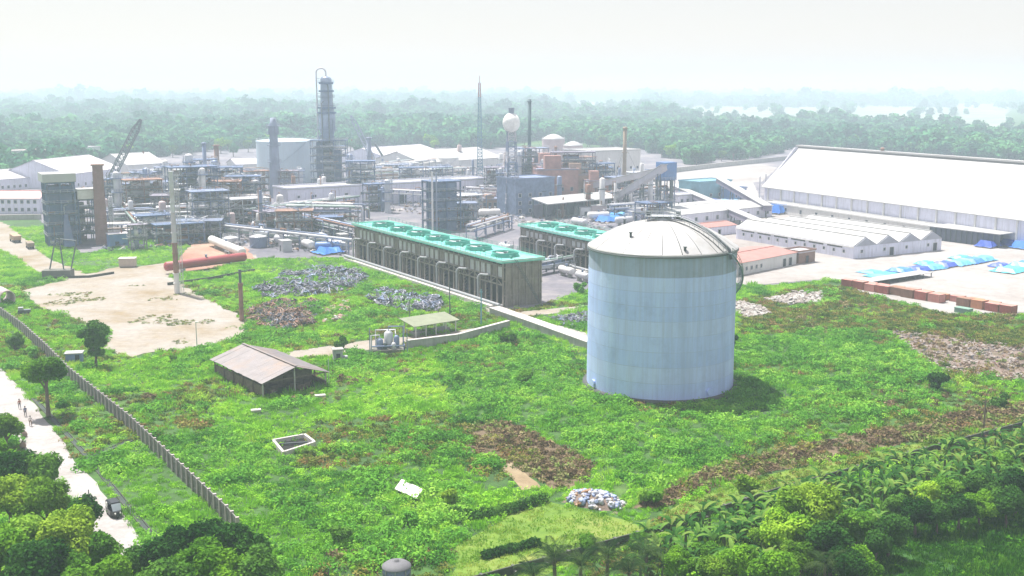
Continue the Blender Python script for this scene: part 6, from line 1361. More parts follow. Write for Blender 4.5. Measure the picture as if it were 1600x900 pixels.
# ================================================================ VEGETATION
LG = leafmat('grass_leaf', [(0.28, (0.116, 0.310, 0.020)), (0.42, (0.197, 0.475, 0.030)), (0.55, (0.313, 0.619, 0.052)), (0.70, (0.464, 0.682, 0.086))], 0.035, 0.22, 0.3)
LC = leafmat('creeper_leaf', [(0.28, (0.058, 0.196, 0.025)), (0.45, (0.116, 0.330, 0.039)), (0.6, (0.197, 0.454, 0.052)), (0.75, (0.325, 0.557, 0.078))], 0.05, 0.3, 0.25)
LB = leafmat('dry_weed', [(0.3, (0.13, 0.095, 0.055)), (0.5, (0.25, 0.18, 0.11)), (0.62, (0.32, 0.27, 0.14)), (0.75, (0.20, 0.28, 0.07))], 0.12, 0.6, 0.2)
LM = leafmat('meadow_leaf', [(0.3, (0.021, 0.099, 0.007)), (0.5, (0.052, 0.187, 0.010)), (0.7, (0.114, 0.286, 0.017))], 0.08, 0.4, 0.3)
LS = leafmat('olive_scrub', [(0.3, (0.067, 0.119, 0.021)), (0.5, (0.157, 0.218, 0.033)), (0.65, (0.268, 0.267, 0.066)), (0.8, (0.280, 0.178, 0.074))], 0.1, 0.6, 0.25)
LY = leafmat('lawn_blade', [(0.3, (0.150, 0.337, 0.032)), (0.5, (0.274, 0.474, 0.054)), (0.7, (0.424, 0.516, 0.098))], 0.08, 0.4, 0.35)
LT = leafmat('tree_leaf', [(0.3, (0.049, 0.149, 0.012)), (0.45, (0.112, 0.273, 0.020)), (0.6, (0.209, 0.420, 0.030)), (0.72, (0.362, 0.569, 0.049))], 0.22, 0.3, 0.3)
LD = leafmat('dark_leaf', [(0.3, (0.020, 0.075, 0.013)), (0.5, (0.053, 0.150, 0.023)), (0.7, (0.116, 0.258, 0.036))], 0.2, 0.4, 0.25)
LO = leafmat('olive_leaf', [(0.3, (0.062, 0.158, 0.014)), (0.5, (0.157, 0.304, 0.028)), (0.7, (0.293, 0.441, 0.044))], 0.25, 0.4, 0.3)
LBR = leafmat('bright_leaf', [(0.3, (0.068, 0.190, 0.019)), (0.5, (0.146, 0.337, 0.032)), (0.7, (0.271, 0.462, 0.056))], 0.2, 0.3, 0.35)
LF = leafmat('forest_leaf', [(0.25, (0.02, 0.10, 0.055)), (0.45, (0.035, 0.16, 0.08)), (0.6, (0.07, 0.24, 0.10)), (0.8, (0.12, 0.32, 0.12))], 0.006, 0.5, 0.2)  # blue of the distant haze is partly mixed into these leaf colours
LBN = leafmat('banana_leaf', [(0.3, (0.026, 0.089, 0.017)), (0.5, (0.062, 0.169, 0.029)), (0.7, (0.144, 0.277, 0.050)), (0.9, (0.19, 0.28, 0.06))], 0.3, 0.8, 0.3)
LP = leafmat('palm_leaf', [(0.3, (0.026, 0.069, 0.022)), (0.5, (0.060, 0.120, 0.038)), (0.7, (0.120, 0.189, 0.060))], 0.3, 0.5, 0.25)
bark = M('bark', (0.13, 0.10, 0.075), 0.95, 0, 0.35, 2.0)

def proto(me):
    return bpy.data.objects.new(me.name, me)
def blades(name, n, r, h, wd, mat, seed, lean=0.5):
    g = np.random.RandomState(seed); ang = g.rand(n)*2*PI; rad = r*np.sqrt(g.rand(n)); p = np.stack([np.cos(ang)*rad, np.sin(ang)*rad, np.zeros(n)], 1)
    d = np.stack([np.cos(ang)*lean*(0.3+g.rand(n)), np.sin(ang)*lean*(0.3+g.rand(n)), np.ones(n)], 1)*(h*(0.5+0.7*g.rand(n)))[:, None]
    a2 = g.rand(n)*2*PI; s = np.stack([np.cos(a2), np.sin(a2), np.zeros(n)], 1)*wd
    v = np.stack([p-s*0.6, p+s*0.6, p+d*0.7+s, p+d-s*0.3], 1).reshape(-1, 3)
    return npmesh(name, v, np.arange(n*4).reshape(-1, 4), mat)
g0 = np.random.RandomState(3)
def mound(n, r, seed):
    g = np.random.RandomState(seed); return [(g.uniform(-r, r)*0.7, g.uniform(-r, r)*0.7, 0.05) for _ in range(n)], [r*g.uniform(0.45, 0.75) for _ in range(n)]
grassv = []
for i in range(6):
    c, rr_ = mound(3+i % 2, 0.72, 10+i); grassv.append(proto(leaf_cloud('grass_tuft', c, rr_, 150, 0.095, LG, 20+i, 0.72, 0.85, 0.5)))
for i in range(2): grassv.append(proto(blades('grass_tuft', 50, 0.7, 0.6, 0.06, LG, 30+i)))
creepv = []
for i in range(5):
    c, rr_ = mound(4, 1.0, 40+i); creepv.append(proto(leaf_cloud('creeper_tuft', c, rr_, 280, 0.12, LC, 50+i, 0.78, 0.95, 0.4)))
scrubv = [proto(leaf_cloud('scrub_tuft', *mound(4, 0.8, 160+i), 110, 0.13, LS, 170+i, 0.6, 0.9, 0.4)) for i in range(3)]
meadv = [proto(leaf_cloud('meadow_tuft', *mound(3, 0.9, 180+i), 110, 0.15, LM, 190+i, 0.6, 0.6, 0.5)) for i in range(2)] + [proto(blades('meadow_tuft', 50, 0.9, 0.6, 0.07, LM, 195+i)) for i in range(2)]
dryv = [proto(leaf_cloud('dry_tuft', *mound(3, 0.8, 60+i), 90, 0.14, LB, 70+i, 0.4, 1.0, 0.3)) for i in range(4)]
lawnv = [proto(blades('lawn_tuft', 26, 0.7, 0.22, 0.07, LY, 80+i)) for i in range(3)]

def inp(X, Y, *keys):
    m = np.zeros(len(X), bool)
    for k in keys: m |= inside(X, Y, POLYS[k])
    return m
def pixpoly(pix): return [(P(*p).x, P(*p).y) for p in pix]
ngrid = np.random.RandomState(11).rand(64, 64)
def vnoise(X, Y, s, ox=0):                                        # smooth value noise on the ground
    x, y = X/s+ox+100, Y/s+ox+100; xi, yi = np.floor(x).astype(int), np.floor(y).astype(int); fx, fy = x-xi, y-yi
    fx, fy = fx*fx*(3-2*fx), fy*fy*(3-2*fy); G = lambda a, b: ngrid[a % 64, b % 64]
    return (G(xi, yi)*(1-fx)+G(xi+1, yi)*fx)*(1-fy)+(G(xi, yi+1)*(1-fx)+G(xi+1, yi+1)*fx)*fy
BARE = [k for k in POLYS if k not in ('brown_bank', 'brown_weed_patch', 'lime_lawn', 'bank_verge', 'dark_meadow', 'rubble_ground') and not k.startswith('pale')]
def blocked(X, Y):
    m = inp(X, Y, *BARE); m |= (X-tc.x)**2+(Y-tc.y)**2 < (TR+1.1)**2
    for (cx, cy, r) in KEEP_OUT: m |= (X-cx)**2+(Y-cy)**2 < r*r
    for q in KEEP_POLY: m |= inside(X, Y, q)
    return m
def field_pts(n, y0, y1, seed, edge=1.12):
    g = np.random.RandomState(seed); Y = np.sqrt(g.rand(n)*(y1*y1-y0*y0)+y0*y0); X = (g.rand(n)*2-1)*Y*800/FP*edge
    return X, Y, g
X, Y, g = field_pts(105000, 100, 430, 1)
q1 = vnoise(X, Y, 9)+0.6*vnoise(X, Y, 3.1, 7); dense = inside(X, Y, pixpoly([(690,560),(760,525),(850,520),(915,560),(1140,560),(1180,520),(1380,515),(1480,590),(1470,625),(1250,680),(1050,740),(960,745),(880,690),(700,640)]))
low = inp(X, Y, 'brown_bank', 'brown_weed_patch', 'rubble_ground', 'lime_lawn', 'bank_verge', 'dark_meadow')
isg = ~blocked(X, Y) & ~low & ~(dense & (g.rand(len(X)) < 0.75)) & ((q1 < 1.02) | (g.rand(len(X)) < 0.4)) & ~((vnoise(X, Y, 13, 4) > 0.66) & (g.rand(len(X)) < 0.75)) & ~(inside(X, Y, pixpoly([(1150,470),(1300,440),(1600,495),(1700,560),(1600,545),(1380,515),(1150,525)])) & (g.rand(len(X)) < 0.85)) & ~(inside(X, Y, pixpoly([(1240,640),(1400,560),(1600,590),(1640,625),(1380,672),(1130,728)])) & (g.rand(len(X)) < 0.6))
def put(name, X, Y, smin, smax, variants, seed, hill=None, kind='stuff'):
    g = np.random.RandomState(seed); n = len(X); sc = smin+(smax-smin)*g.rand(n)**1.6
    if hill is not None: sc = sc*hill
    return scatter(name, np.stack([X, Y, np.full(n, 0.02)], 1), g.rand(n)*6.28, sc, g.randint(0, len(variants), n), variants, kind, 0.15)
X1, Y1 = X[isg], Y[isg]; put('grass', X1, Y1, 0.7, 1.5, grassv, 2, 0.55+0.8*vnoise(X1, Y1, 5, 3))
g = np.random.RandomState(5); X, Y, g = field_pts(30000, 102, 330, 6); q1 = vnoise(X, Y, 9)+0.6*vnoise(X, Y, 3.1, 7)
dense = inside(X, Y, pixpoly([(690,560),(760,525),(850,520),(915,560),(1140,560),(1180,520),(1380,515),(1480,590),(1470,625),(1250,680),(1050,740),(960,745),(880,690),(700,640)])) | inside(X, Y, pixpoly([(430,740),(560,740),(700,800),(760,870),(600,900),(440,860)]))
low = inp(X, Y, 'brown_bank', 'brown_weed_patch', 'rubble_ground', 'lime_lawn', 'bank_verge', 'dark_meadow')
isc = ~blocked(X, Y) & ~low & ((dense & (g.rand(len(X)) < 0.8)) | (q1 > 1.02))
X1, Y1 = X[isc], Y[isc]; put('creeping_undergrowth', X1, Y1, 0.6, 1.7, creepv, 3, 0.6+0.9*vnoise(X1, Y1, 4, 9))
X, Y, g = field_pts(60000, 102, 300, 8)
ob = ~blocked(X, Y); rr1 = g.rand(len(X))
bank = inp(X, Y, 'brown_bank', 'brown_weed_patch')
ob &= ~inp(X, Y, 'dark_meadow')
m = (bank & (rr1 < 0.8) | (inp(X, Y, 'rubble_ground', 'broken_stone', 'stone_spill') & (rr1 < 0.12)) | (vnoise(X, Y, 17, 21) > 0.86) & (rr1 < 0.15) & ~inp(X, Y, 'lime_lawn')) & ob
X1, Y1 = X[m], Y[m]; put('dry_brown_weeds', X1, Y1, 0.7, 1.8, dryv, 4, 0.5+0.9*vnoise(X1, Y1, 6, 2))
sid = inside(X, Y, pixpoly([(1150,470),(1300,440),(1600,495),(1700,560),(1600,545),(1380,515),(1150,525)])) & (rr1 < 0.95)
edge2 = inside(X, Y, pixpoly([(1240,640),(1400,560),(1600,590),(1640,625),(1380,672),(1130,728)])) & (rr1 < 0.5)
m = ob & ~inp(X, Y, 'lime_lawn') & (sid | edge2 | (bank & (rr1 > 0.8)) | (inp(X, Y, 'bank_verge') & (rr1 < 0.3)) | (inp(X, Y, 'rubble_ground') & (rr1 > 0.9)) | ((vnoise(X, Y, 13, 4) > 0.66) & (rr1 < 0.5)) | ((Y > 205) & (X < 0) & (rr1 < 0.25)))
X1, Y1 = X[m], Y[m]; put('olive_scrub', X1, Y1, 0.6, 1.4, scrubv, 14, 0.5+0.9*vnoise(X1, Y1, 4, 2))
X, Y, g = field_pts(45000, 110, 300, 8)
m = inp(X, Y, 'lime_lawn', 'bank_verge') & ~blocked(X, Y); put('mown_grass', X[m], Y[m], 0.7, 1.5, lawnv, 5)
X, Y, g = field_pts(60000, 180, 300, 33); m = inp(X, Y, 'sand_yard') & (vnoise(X, Y, 7, 31) > 0.78) & (vnoise(X, Y, 2.2, 12) > 0.45) | inp(X, Y, 'earth_track') & (g.rand(len(X)) < 0.04)
put('yard_weeds', X[m], Y[m], 0.3, 0.7, [lawnv[0], scrubv[0]], 44)
X, Y, g = field_pts(30000, 92, 170, 9, 1.2); m = inp(X, Y, 'dark_meadow'); X1, Y1 = X[m], Y[m]; put('meadow_grass', X1, Y1, 0.6, 1.5, meadv, 6, 0.5+0.9*vnoise(X1, Y1, 5, 2))

# ------------------------------------------------ shrubs
def crown_blobs(seed, r, h, nb, squash=0.8, spread=0.62):
    g = random.Random(seed); C, Rr = [], []
    for i in range(nb):
        a = g.uniform(0, 2*PI); q = r*spread*math.sqrt(g.random()); z = h*(0.25+0.6*g.random())
        k = 1-0.55*abs(z/h-0.45)
        C.append((math.cos(a)*q*k, math.sin(a)*q*k, z)); Rr.append(r*g.uniform(0.24, 0.48))
    return C, Rr
def make_tree(seed, r, h, trunk_h, nleaf, leaf, mat, nb=11, tr=0.28):
    """returns the meshes of trunk with limbs and crown"""
    C, Rr = crown_blobs(seed, r, h, nb); C = [(x, y, z+trunk_h) for x, y, z in C]
    cm = leaf_cloud('crown', C, Rr, int(nleaf*(1.7 if leaf < 0.5 else 1)), leaf*(0.74 if leaf < 0.5 else 1), mat, seed, 0.5, 0.85, 0.4)
    mb = MB(); g = random.Random(seed+1); lean = (g.uniform(-0.3, 0.3), g.uniform(-0.3, 0.3)); top = trunk_h+h*0.45
    mb.tube([(0, 0, -0.2), (lean[0]*0.3, lean[1]*0.3, trunk_h*0.5), (lean[0], lean[1], trunk_h), (lean[0]*1.5, lean[1]*1.5, top)], [tr*1.35, tr, tr*0.8, tr*0.35], 8)
    for c, q in list(zip(C, Rr))[:7]:
        z0 = trunk_h*g.uniform(0.75, 1.1); mb.tube([(lean[0]*0.9, lean[1]*0.9, z0), ((c[0]+lean[0])/2, (c[1]+lean[1])/2, (z0+c[2])/2+0.2), c], [tr*0.5, tr*0.35, tr*0.14], 5)
    return mb.mesh('trunk', bark), cm
def place_tree(name, ms, loc, label, cat='tree', group=None, s=1.0, rz=None, sz=1.0):
    t = thing(name, label, cat, (loc[0], loc[1], 0), rnd.uniform(0, 6.28) if rz is None else rz, group)
    link_mesh('trunk', ms[0], t, scl=(s, s, s*sz)); link_mesh('crown', ms[1], t, scl=(s, s, s*sz)); return t
# the two lone trees by the boundary wall
t1 = make_tree(5, 2.7, 5.4, 2.6, 0, 0.3, LD, 3)
C = [(-2.5, 0, 6.6), (-1.5, 0.3, 6.9), (0.4, 0, 7.9), (1.5, 0, 7.3), (-0.5, 0, 6.2), (0.7, 0.3, 6.0), (-0.9, 0, 4.9), (1.4, 0, 4.9), (0.1, 0, 4.2), (0.2, 0, 3.2), (-0.3, 0.3, 8.3), (1.1, -0.2, 3.0), (-0.6, 0, 3.1)]
cm = leaf_cloud('crown', C, [0.95, 1.1, 1.5, 1.5, 1.4, 1.3, 1.1, 1.0, 1.1, 1.1, 1.1, 0.9, 0.9], 4200, 0.26, LD, 3, 0.5, 0.9, 0.4)
place_tree('tree', (t1[0], cm), P(150, 574), 'slim dark-leaved tree standing alone at the edge of the sand yard', rz=0)
t2 = make_tree(9, 4.2, 4.6, 5.6, 3600, 0.32, LT, 12, 0.3)
place_tree('tree', t2, P(76, 652), 'tall spreading tree on the verge between the pale road and the boundary wall')
BUSHM = [make_tree(200+i, 2.0, 2.6, 0.15, 900, 0.26, [LC, LD, LBR, LO][i % 4], 6, 0.08) for i in range(6)]
for i, (px, py, s, lab) in enumerate([(1380,590,1.0,'dark round bush in the weeds left of the stone spoil'),(1465,610,1.3,'dark bush near the brown bank, largest of the field bushes'),(1340,630,0.9,'low dark bush midway along the top of the brown bank'),(1415,606,0.7,'small bush between two larger ones right of the tank'),
        (716,598,0.9,'bush at the left end of the creeper tangle in front of the tank'),(535,545,0.9,'dark bush beside the small grey kiosk'),(1170,612,1.3,'bushy weeds in the shade at the right foot of the tank'),(1145,540,0.9,'bush hugging the right wall of the tank'),
        (790,538,1.2,'bush behind the end of the concrete walkway'),(700,790,0.9,'bush at the left end of the dark hedge line'),(50,560,1.0,'bush on the verge near the upper left of the wall'),(25,545,1.2,'thick bush at the left frame edge by the road'),
        (100,640,0.8,'young bush under the tall roadside tree'),(270,565,0.5,'small weed bush at the tip of the sand yard'),(1010,790,1.0,'brownish bush right of the rubbish heap'),(1170,775,1.1,'low bush on the verge under the brown bank'),
        (905,460,1.3,'bush at the left back of the tank'),(1565,640,1.0,'bush on the bank near the right frame edge'),(640,820,0.8,'round bush in the tall grass at bottom centre'),(530,850,0.9,'dark shrub in the tall grass left of bottom centre'),(820,600,1.1,'mound of creepers mid-field left of the tank')]):
    place_tree('bush', BUSHM[i % 6], P(px, py), lab, 'bush', s=s)
# dark hedge line above the lawn
hp = [P(*q) for q in ((706, 806), (745, 812), (800, 800), (855, 782))]
C, Rr = [], []
for a, b in zip(hp, hp[1:]):
    for k in range(10):
        q = a.lerp(b, k/10); C.append((q.x+rnd.uniform(-.3, .3), q.y+rnd.uniform(-.3, .3), 0.5)); Rr.append(rnd.uniform(0.6, 0.95))
o = link_mesh('hedge', leaf_cloud('hedge', C, Rr, 3600, 0.2, LD, 5, 0.6, 0.9)); tag(o, 'dark low hedge line bordering the yellow lawn at bottom centre', 'hedge')
hp = [P(*q) for q in ((760, 872), (800, 862), (840, 852))]; C, Rr = [], []
for a, b in zip(hp, hp[1:]):
    for k in range(8): q = a.lerp(b, k/8); C.append((q.x, q.y, 0.4)); Rr.append(rnd.uniform(0.5, 0.8))
o = link_mesh('hedge', leaf_cloud('hedge', C, Rr, 1600, 0.2, LD, 6, 0.6, 0.9)); tag(o, 'short dark hedge line crossing the lawn near the bottom edge', 'hedge')

# ------------------------------------------------ near wood, lower left
NEAR = {'dark': [make_tree(300+i, 4.6, 5.6, 3.0, 5200, 0.34, LT, 14) for i in range(3)], 'deep': [make_tree(310+i, 4.4, 5.2, 3.2, 5200, 0.34, LD, 13) for i in range(3)],
        'olive': [make_tree(320+i, 4.4, 5.4, 2.8, 5200, 0.33, LO, 13) for i in range(3)], 'bright': [make_tree(330+i, 4.0, 4.8, 2.5, 4600, 0.36, LBR, 12) for i in range(2)]}
NAMES = {'dark': 'mid-green leafy', 'deep': 'dark-leaved', 'olive': 'olive-green', 'bright': 'bright lime-green'}
def near_tree(px, py, kind, s, where, sz=1.0):
    ms = NEAR[kind][rnd.randrange(len(NEAR[kind]))]
    # px, py: where the middle of the crown shows
    z = 5.6*s*sz; place_tree('tree', ms, P(px, py, z), '%s tree %s' % (NAMES[kind], where), s=s, sz=sz)
LEFTW = [(8,668,'olive',0.62,'highest at the left frame edge'),(28,733,'deep',0.8,'leaning over the pale road at left'),(-12,720,'dark',0.8,'cut by the left frame edge above the road bend'),(68,735,'deep',0.75,'reaching furthest over the pale road'),
 (12,775,'olive',0.85,'beside the road bend at the left frame edge'),(70,782,'olive',0.8,'left of the black three-wheeler'),(128,800,'deep',0.62,'right beside the black three-wheeler'),(40,830,'bright',0.9,'with yellowish top near the left edge'),
 (105,838,'olive',0.85,'in the middle of the lower-left wood'),(155,850,'bright',0.7,'at the road side below the three-wheeler'),(-5,870,'dark',0.9,'in the lower left frame corner'),(60,885,'deep',0.9,'at the bottom edge left of the lime-green one'),
 (115,895,'bright',0.75,'at the bottom edge of the lower-left wood'),(160,905,'dark',0.7,'at the bottom edge beside the road end')]
for a in LEFTW: near_tree(*a)
for a in [(215,880,'deep',0.6,'where the road leaves the frame'),(262,868,'deep',0.75,'left in the dark clump below the wall end'),(300,885,'dark',0.8,'front of the dark clump below the wall end'),(330,850,'deep',0.8,'tallest of the dark clump below the wall end'),(378,858,'deep',0.8,'right in the dark clump below the wall end'),(402,895,'deep',0.7,'at the bottom edge right of the wall end'),(350,900,'dark',0.8,'at the bottom edge under the wall end'),(250,915,'deep',0.8,'lowest beside the road end')]: near_tree(*a)

# ------------------------------------------------ banana plants and palms, lower right
def banana_leaf_mesh(L, wd, droop, seed):
    mb = MB(); n = 7; vs = []
    for i in range(n+1):
        t = i/n; a = 1.15 - droop*t; x = 0 if i == 0 else vs_x + math.cos(a)*L/n; z = 0 if i == 0 else vs_z + math.sin(a)*L/n
        vs_x, vs_z = x, z; w_ = wd*math.sin(PI*min(1, 0.06+t*0.93))**0.6*(0.15 if i == 0 else 1)
        vs += [(x, -w_, z+0.25*w_), (x, 0, z), (x, w_, z+0.25*w_)]
    mb.add(vs, [q for i in range(n) for q in ((3*i, 3*i+1, 3*i+4, 3*i+3), (3*i+1, 3*i+2, 3*i+5, 3*i+4))]); return mb.mesh('leaf', LBN)
BL = [banana_leaf_mesh(2.3+0.3*i, 0.25, 1.3+0.4*i, i) for i in range(4)]
BS = MB().tube([(0, 0, 0), (0.05, 0, 1.6), (0.1, 0, 3.0)], [0.2, 0.16, 0.10], 8).mesh('stem', M('banana_stem', (0.16, 0.19, 0.08), 0.7))
def banana(loc, s, label, group=None):
    t = thing('banana_plant', label, 'banana plant', (loc[0], loc[1], 0), rnd.uniform(0, 6.28), group)
    link_mesh('stem', BS, t, scl=(s, s, s)); k = rnd.randint(7, 9)
    for i in range(k): link_mesh('leaf', BL[rnd.randrange(4)], t, (0.1*s, 0, (2.7+rnd.uniform(-0.2, 0.3))*s), (0, rnd.uniform(-0.35, 0.25), 2*PI*i/k+rnd.uniform(-0.3, 0.3)), (s,)*3)
def frond_mesh(L, droop, wd=0.5):
    mb = MB(); n = 12; p = [Vector((0, 0, 0))]
    for i in range(n): a = 0.9-droop*(i/n)**1.2; p.append(p[-1]+Vector((math.cos(a), 0, math.sin(a)))*L/n)
    for i in range(1, n):
        w_ = wd*math.sin(PI*(0.12+0.8*i/n))
        for s_ in (-1, 1):
            for j in (0, 0.5):
                q = p[i].lerp(p[i+1], j); mb.add([q, q+Vector((0.16, s_*w_*0.55, -0.05*w_+0.05)), q+Vector((0.30, s_*w_, -0.35*w_)), q+Vector((0.09, s_*w_*0.5, -0.02))], [(0, 1, 2, 3)])
    mb.tube(p, [0.04]*4+[0.025]*9, 4); return mb.mesh('frond', LP)
FR = [frond_mesh(3.3, 1.6, 0.85), frond_mesh(3.0, 2.1, 0.8), frond_mesh(3.5, 1.2, 0.9)]
def palm(loc, s, h, label):
    t = thing('palm_tree', label, 'palm tree', (loc[0], loc[1], 0), rnd.uniform(0, 6.28))
    MB().tube([(0, 0, -0.1), (0.1, 0, h*0.5), (0.15, 0.1, h)], [0.25, 0.2, 0.17], 8).build('trunk', bark, t)
    for i in range(17): link_mesh('frond', FR[i % 3], t, (0.15, 0.1, h), (0, rnd.uniform(-0.55, 0.5), i*2.4), (s,)*3)
for px, py, h, lab in [(868,872,3.5,'leftmost palm of the bottom-edge row'),(905,885,4.0,'palm at the bottom edge right of the leftmost one'),(950,868,4.6,'tallest dark palm at bottom centre'),(985,893,3.6,'palm at the bottom edge below the tallest one'),(835,897,2.6,'small palm against the low wall at bottom centre'),(1010,868,3.2,'palm behind the tallest one beside the low wall'),(1290,880,3.4,'palm in the deep shade at the foot of the bushy trees')]:
    palm(P(px, py, h), 0.85, h, lab)
zone = pixpoly([(1000,860),(1100,834),(1250,787),(1400,744),(1600,686),(1660,676),(1660,775),(1560,790),(1430,812),(1330,860),(1280,905),(990,925)])
n_b = 0; g = random.Random(5); placed = []
for _ in range(9000):
    if n_b >= 200: break
    px, py = g.uniform(1000, 1660), g.uniform(680, 915); q = P(px, py)
    if not inside(np.array([q.x]), np.array([q.y]), zone)[0]: continue
    if any((q.x-a)**2+(q.y-b)**2 < 1.55**2 for a, b in placed): continue
    placed.append((q.x, q.y)); n_b += 1
    sc_ = g.uniform(0.7, 1.15); wy = 834+(668-834)*(px-1030)/570; rel = py-wy
    lab = '%s banana plant %s, %s' % ('small' if sc_ < 0.84 else ('tall' if sc_ > 1.0 else 'middling'), 'close under the wall' if rel < 25 else ('in the middle rows' if rel < 55 else 'in the outer rows'),
        'right of the palms' if px < 1100 else ('left of the bushy olive tree' if px < 1230 else ('right of the bushy olive tree' if px < 1400 else ('around the round lime tree' if px < 1530 else 'near the right frame edge'))))
    banana(q, sc_, lab, 'banana plants below the lower wall')
RIGHTW = [(1262,800,'olive',0.95,'bushy and tallest, in front of the banana plants'),(1235,830,'dark',0.8,'left shoulder of the tall bushy one by the banana plants'),(1340,812,'bright',0.7,'glowing above the deep shade at lower right'),(1300,850,'deep',0.75,'shadowed, under the lime-green one'),
 (1482,762,'bright',0.62,'low and round amid the banana plants'),(1440,775,'dark',0.55,'left of the round lime-green one'),(1560,722,'bright',0.6,'near the right frame edge above the banana plants'),(1590,760,'deep',0.7,'at the right frame edge'),(1540,765,'deep',0.65,'dark, right of the round lime-green one'),
 (1100,860,'bright',0.5,'among the banana plants at bottom centre right'),(1150,880,'dark',0.6,'at the bottom edge among banana plants'),(1215,890,'dark',0.7,'at the bottom edge left of the deep shade'),(1060,880,'dark',0.45,'beside the palms at the bottom edge'),(1190,845,'olive',0.5,'small, among the banana plants'),
 (1390,830,'deep',0.6,'in the shade where the meadow begins'),(1350,880,'dark',0.55,'at the meadow edge near the bottom'),(920,845,'bright',0.35,'young and low beside the lawn at bottom centre'),(1000,845,'bright',0.42,'young, just below the rubbish heap')]
RIGHTW += [(1400,792,'deep',0.5,'in the shaded row, left end'),(1432,800,'deep',0.55,'in the shaded row, second from its left end'),(1466,802,'deep',0.5,'in the shaded row under the round lime-green one'),(1500,795,'deep',0.55,'in the shaded row right of the round lime-green one'),(1532,790,'dark',0.5,'in the shaded row toward the right frame edge'),(1575,785,'deep',0.6,'in the shaded row at the right frame edge'),(1370,850,'deep',0.5,'low and dark at the left end of the meadow'),(1320,885,'deep',0.6,'at the bottom edge left of the meadow'),  # shaded row: dark leaf colour stands in for understory shade
 (1250,870,'olive',0.6,'at the bottom edge below the tall bushy one'),(1120,895,'olive',0.5,'at the bottom edge right of the palms'),(1510,735,'olive',0.42,'behind the round lime-green one near the wall'),(1330,772,'olive',0.4,'near the wall right of the tall bushy one')]
for a in RIGHTW: near_tree(*a)

# ------------------------------------------------ wood behind the plant
MID = [make_tree(400+i, 4.5, 6.5, 2.2, 620, 0.8, [LF, LF, LD, LT][i % 4], 11) for i in range(6)]
FARV = [proto(leaf_cloud('wood_crown', *crown_blobs(500+i, 5.5, 9.0, 12), 230, 1.25, LF, 500+i, 0.7, 0.9, 0.55)) for i in range(6)]
edge = [(-100,300),(60,290),(150,262),(330,240),(400,236),(600,232),(760,238),(850,222),(1010,240),(1080,262),(1195,250),(1240,236),(1600,256),(1750,262)]
def edge_y(px):
    for (a, b), (c, d) in zip(edge, edge[1:]):
        if a <= px <= c: return b+(d-b)*(px-a)/(c-a)
    return 250
g = random.Random(9); k = 0
for i in range(150):
    px = g.uniform(-60, 1660); py = edge_y(px)-g.uniform(0, 14); q = P(px, py)
    if 1175 < px and py > edge_y(px)-8: q = P(px, edge_y(px)-8)
    sc_ = g.uniform(0.75, 1.35); where = [w_ for x_, w_ in ((90, 'left of the crane'), (380, 'between crane and round cyan tank'), (500, 'behind the round cyan tank'), (640, 'right of the tallest column'), (780, 'behind the radio mast'), (910, 'behind the domed tanks'), (1050, 'behind the white block'), (1200, 'behind the perimeter wall'), (1400, 'behind the left half of the giant store roof'), (9999, 'behind the right half of the giant store roof')) if px < x_][0]
    place_tree('tree', MID[g.randrange(6)], q, '%s hazy tree at the wood edge %s' % ('small' if sc_ < 0.95 else ('big' if sc_ > 1.15 else 'middle-sized'), where), group='trees along the front of the far wood', s=sc_); k += 1
for px, py, s_ in ((92,262,2.0),(105,268,1.7),(80,270,1.5),(118,262,1.6),(100,284,1.3),(70,282,1.2),(130,268,1.1),(285,238,1.5),(300,242,1.3),(345,240,1.4),(365,245,1.2),(388,238,1.2),(270,246,1.1),(150,244,1.2),(560,246,1.1),(548,238,1.2)):
    place_tree('tree', MID[g.randrange(6)], P(px, py), 'dark hazy tree among the old buildings behind the left plant', group='trees among the buildings of the left plant', s=s_)
fields = [v for kx, v in POLYS.items() if kx.startswith('pale_field')]
fp = []
gg = np.random.RandomState(4)
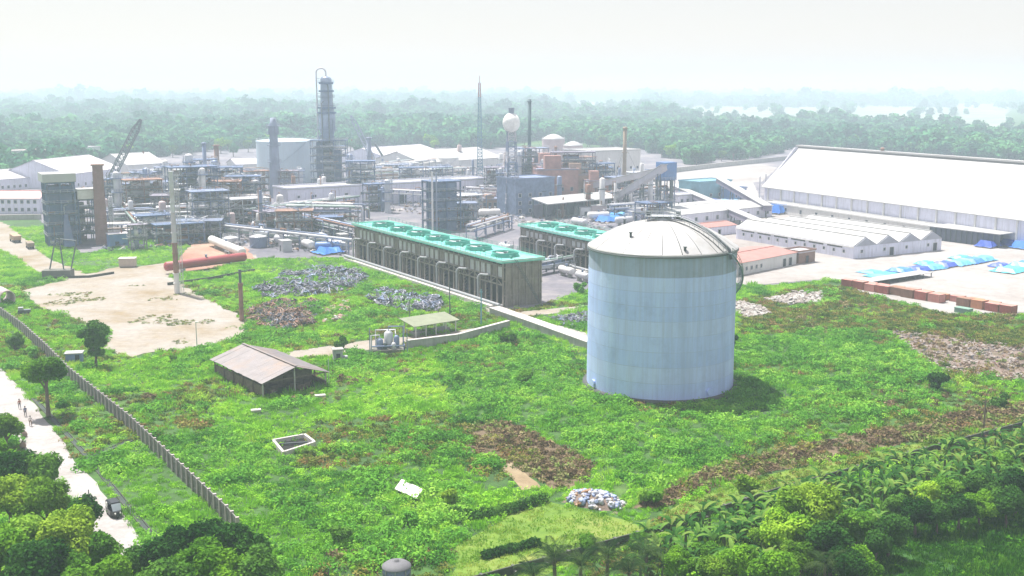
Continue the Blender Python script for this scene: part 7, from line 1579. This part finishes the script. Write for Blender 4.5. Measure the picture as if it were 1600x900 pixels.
for (d0, d1, n, s0, s1) in ((430, 900, 7000, 0.8, 1.3), (900, 1700, 16000, 1.0, 1.6), (1700, 3200, 16000, 1.4, 2.4), (3200, 6800, 12000, 2.0, 3.6)):
    Yf = np.sqrt(gg.rand(n)*(d1*d1-d0*d0)+d0*d0); Xf = (gg.rand(n)*2-1)*Yf*0.52
    py = 450+FP*np.tan(np.arctan2(CH, Yf)-PITCH); px = 800+FP*Xf/(Yf*math.cos(PITCH)+CH*math.sin(PITCH))
    ok = py < np.array([edge_y(a) for a in px])-4
    for q in fields:
        rk = gg.rand(n) > 0.025
        for dd_ in (0, 80, 160, 250, 340): ok &= ~(inside(Xf, Yf+dd_, q) & rk)
    ok &= ~((vnoise(Xf, Yf, 160) > 0.86) & (gg.rand(n) < 0.8))
    sc = s0+(s1-s0)*gg.rand(n)*(0.4+0.8*vnoise(Xf, Yf, 70, 5))
    sc = np.where(gg.rand(n) < 0.05, sc*1.5, sc)*(0.7+0.7*vnoise(Xf, Yf, 240, 41))
    fp.append(np.stack([Xf, Yf, np.zeros(n), sc], 1)[ok])
fp = np.concatenate(fp)
scatter('distant_wood', fp[:, :3], gg.rand(len(fp))*6.28, fp[:, 3], gg.randint(0, 6, len(fp)), FARV)
# ================================================================ labels: tell true look-alikes apart by their place
from collections import defaultdict
dd = defaultdict(list)
for o in scene.objects:
    if o.parent is None and 'label' in o and 'group' not in o: dd[o['label']].append(o)
ORD = ['leftmost', 'second from left', 'third from left', 'fourth from left', 'fifth from left', 'sixth from left', 'seventh from left']
for lab, os_ in dd.items():
    if len(os_) > 1:
        os_.sort(key=lambda o: PX(o.location)[0])
        for i, o in enumerate(os_):
            o['label'] = lab + (', %s' % (('left of two' if i == 0 else 'right of two') if len(os_) == 2 else (ORD[i] if i < len(os_)-1 else 'rightmost')))
            if len(o['label'].split()) > 16: o['label'] = o['label'].replace(' in the plant', '').replace('the brown chimney', 'brown chimney').replace('the white ball tower', 'white ball tower')
# ================================================================ HAZE
hz, t, b = nodes_of('haze_air')
t.nodes.remove(b); pv = t.nodes.new('ShaderNodeVolumePrincipled')
pv.inputs['Color'].default_value = (0.73, 0.87, 1.0, 1); pv.inputs['Density'].default_value = HAZE_D; pv.inputs['Anisotropy'].default_value = 0.15
t.links.new(pv.outputs[0], [n for n in t.nodes if n.type == 'OUTPUT_MATERIAL'][0].inputs['Volume'])
mb = MB(); mb.box(-S-60, S+60, -1560, 14060, -1.5, 86); mb.build('haze', hz, kind='stuff')
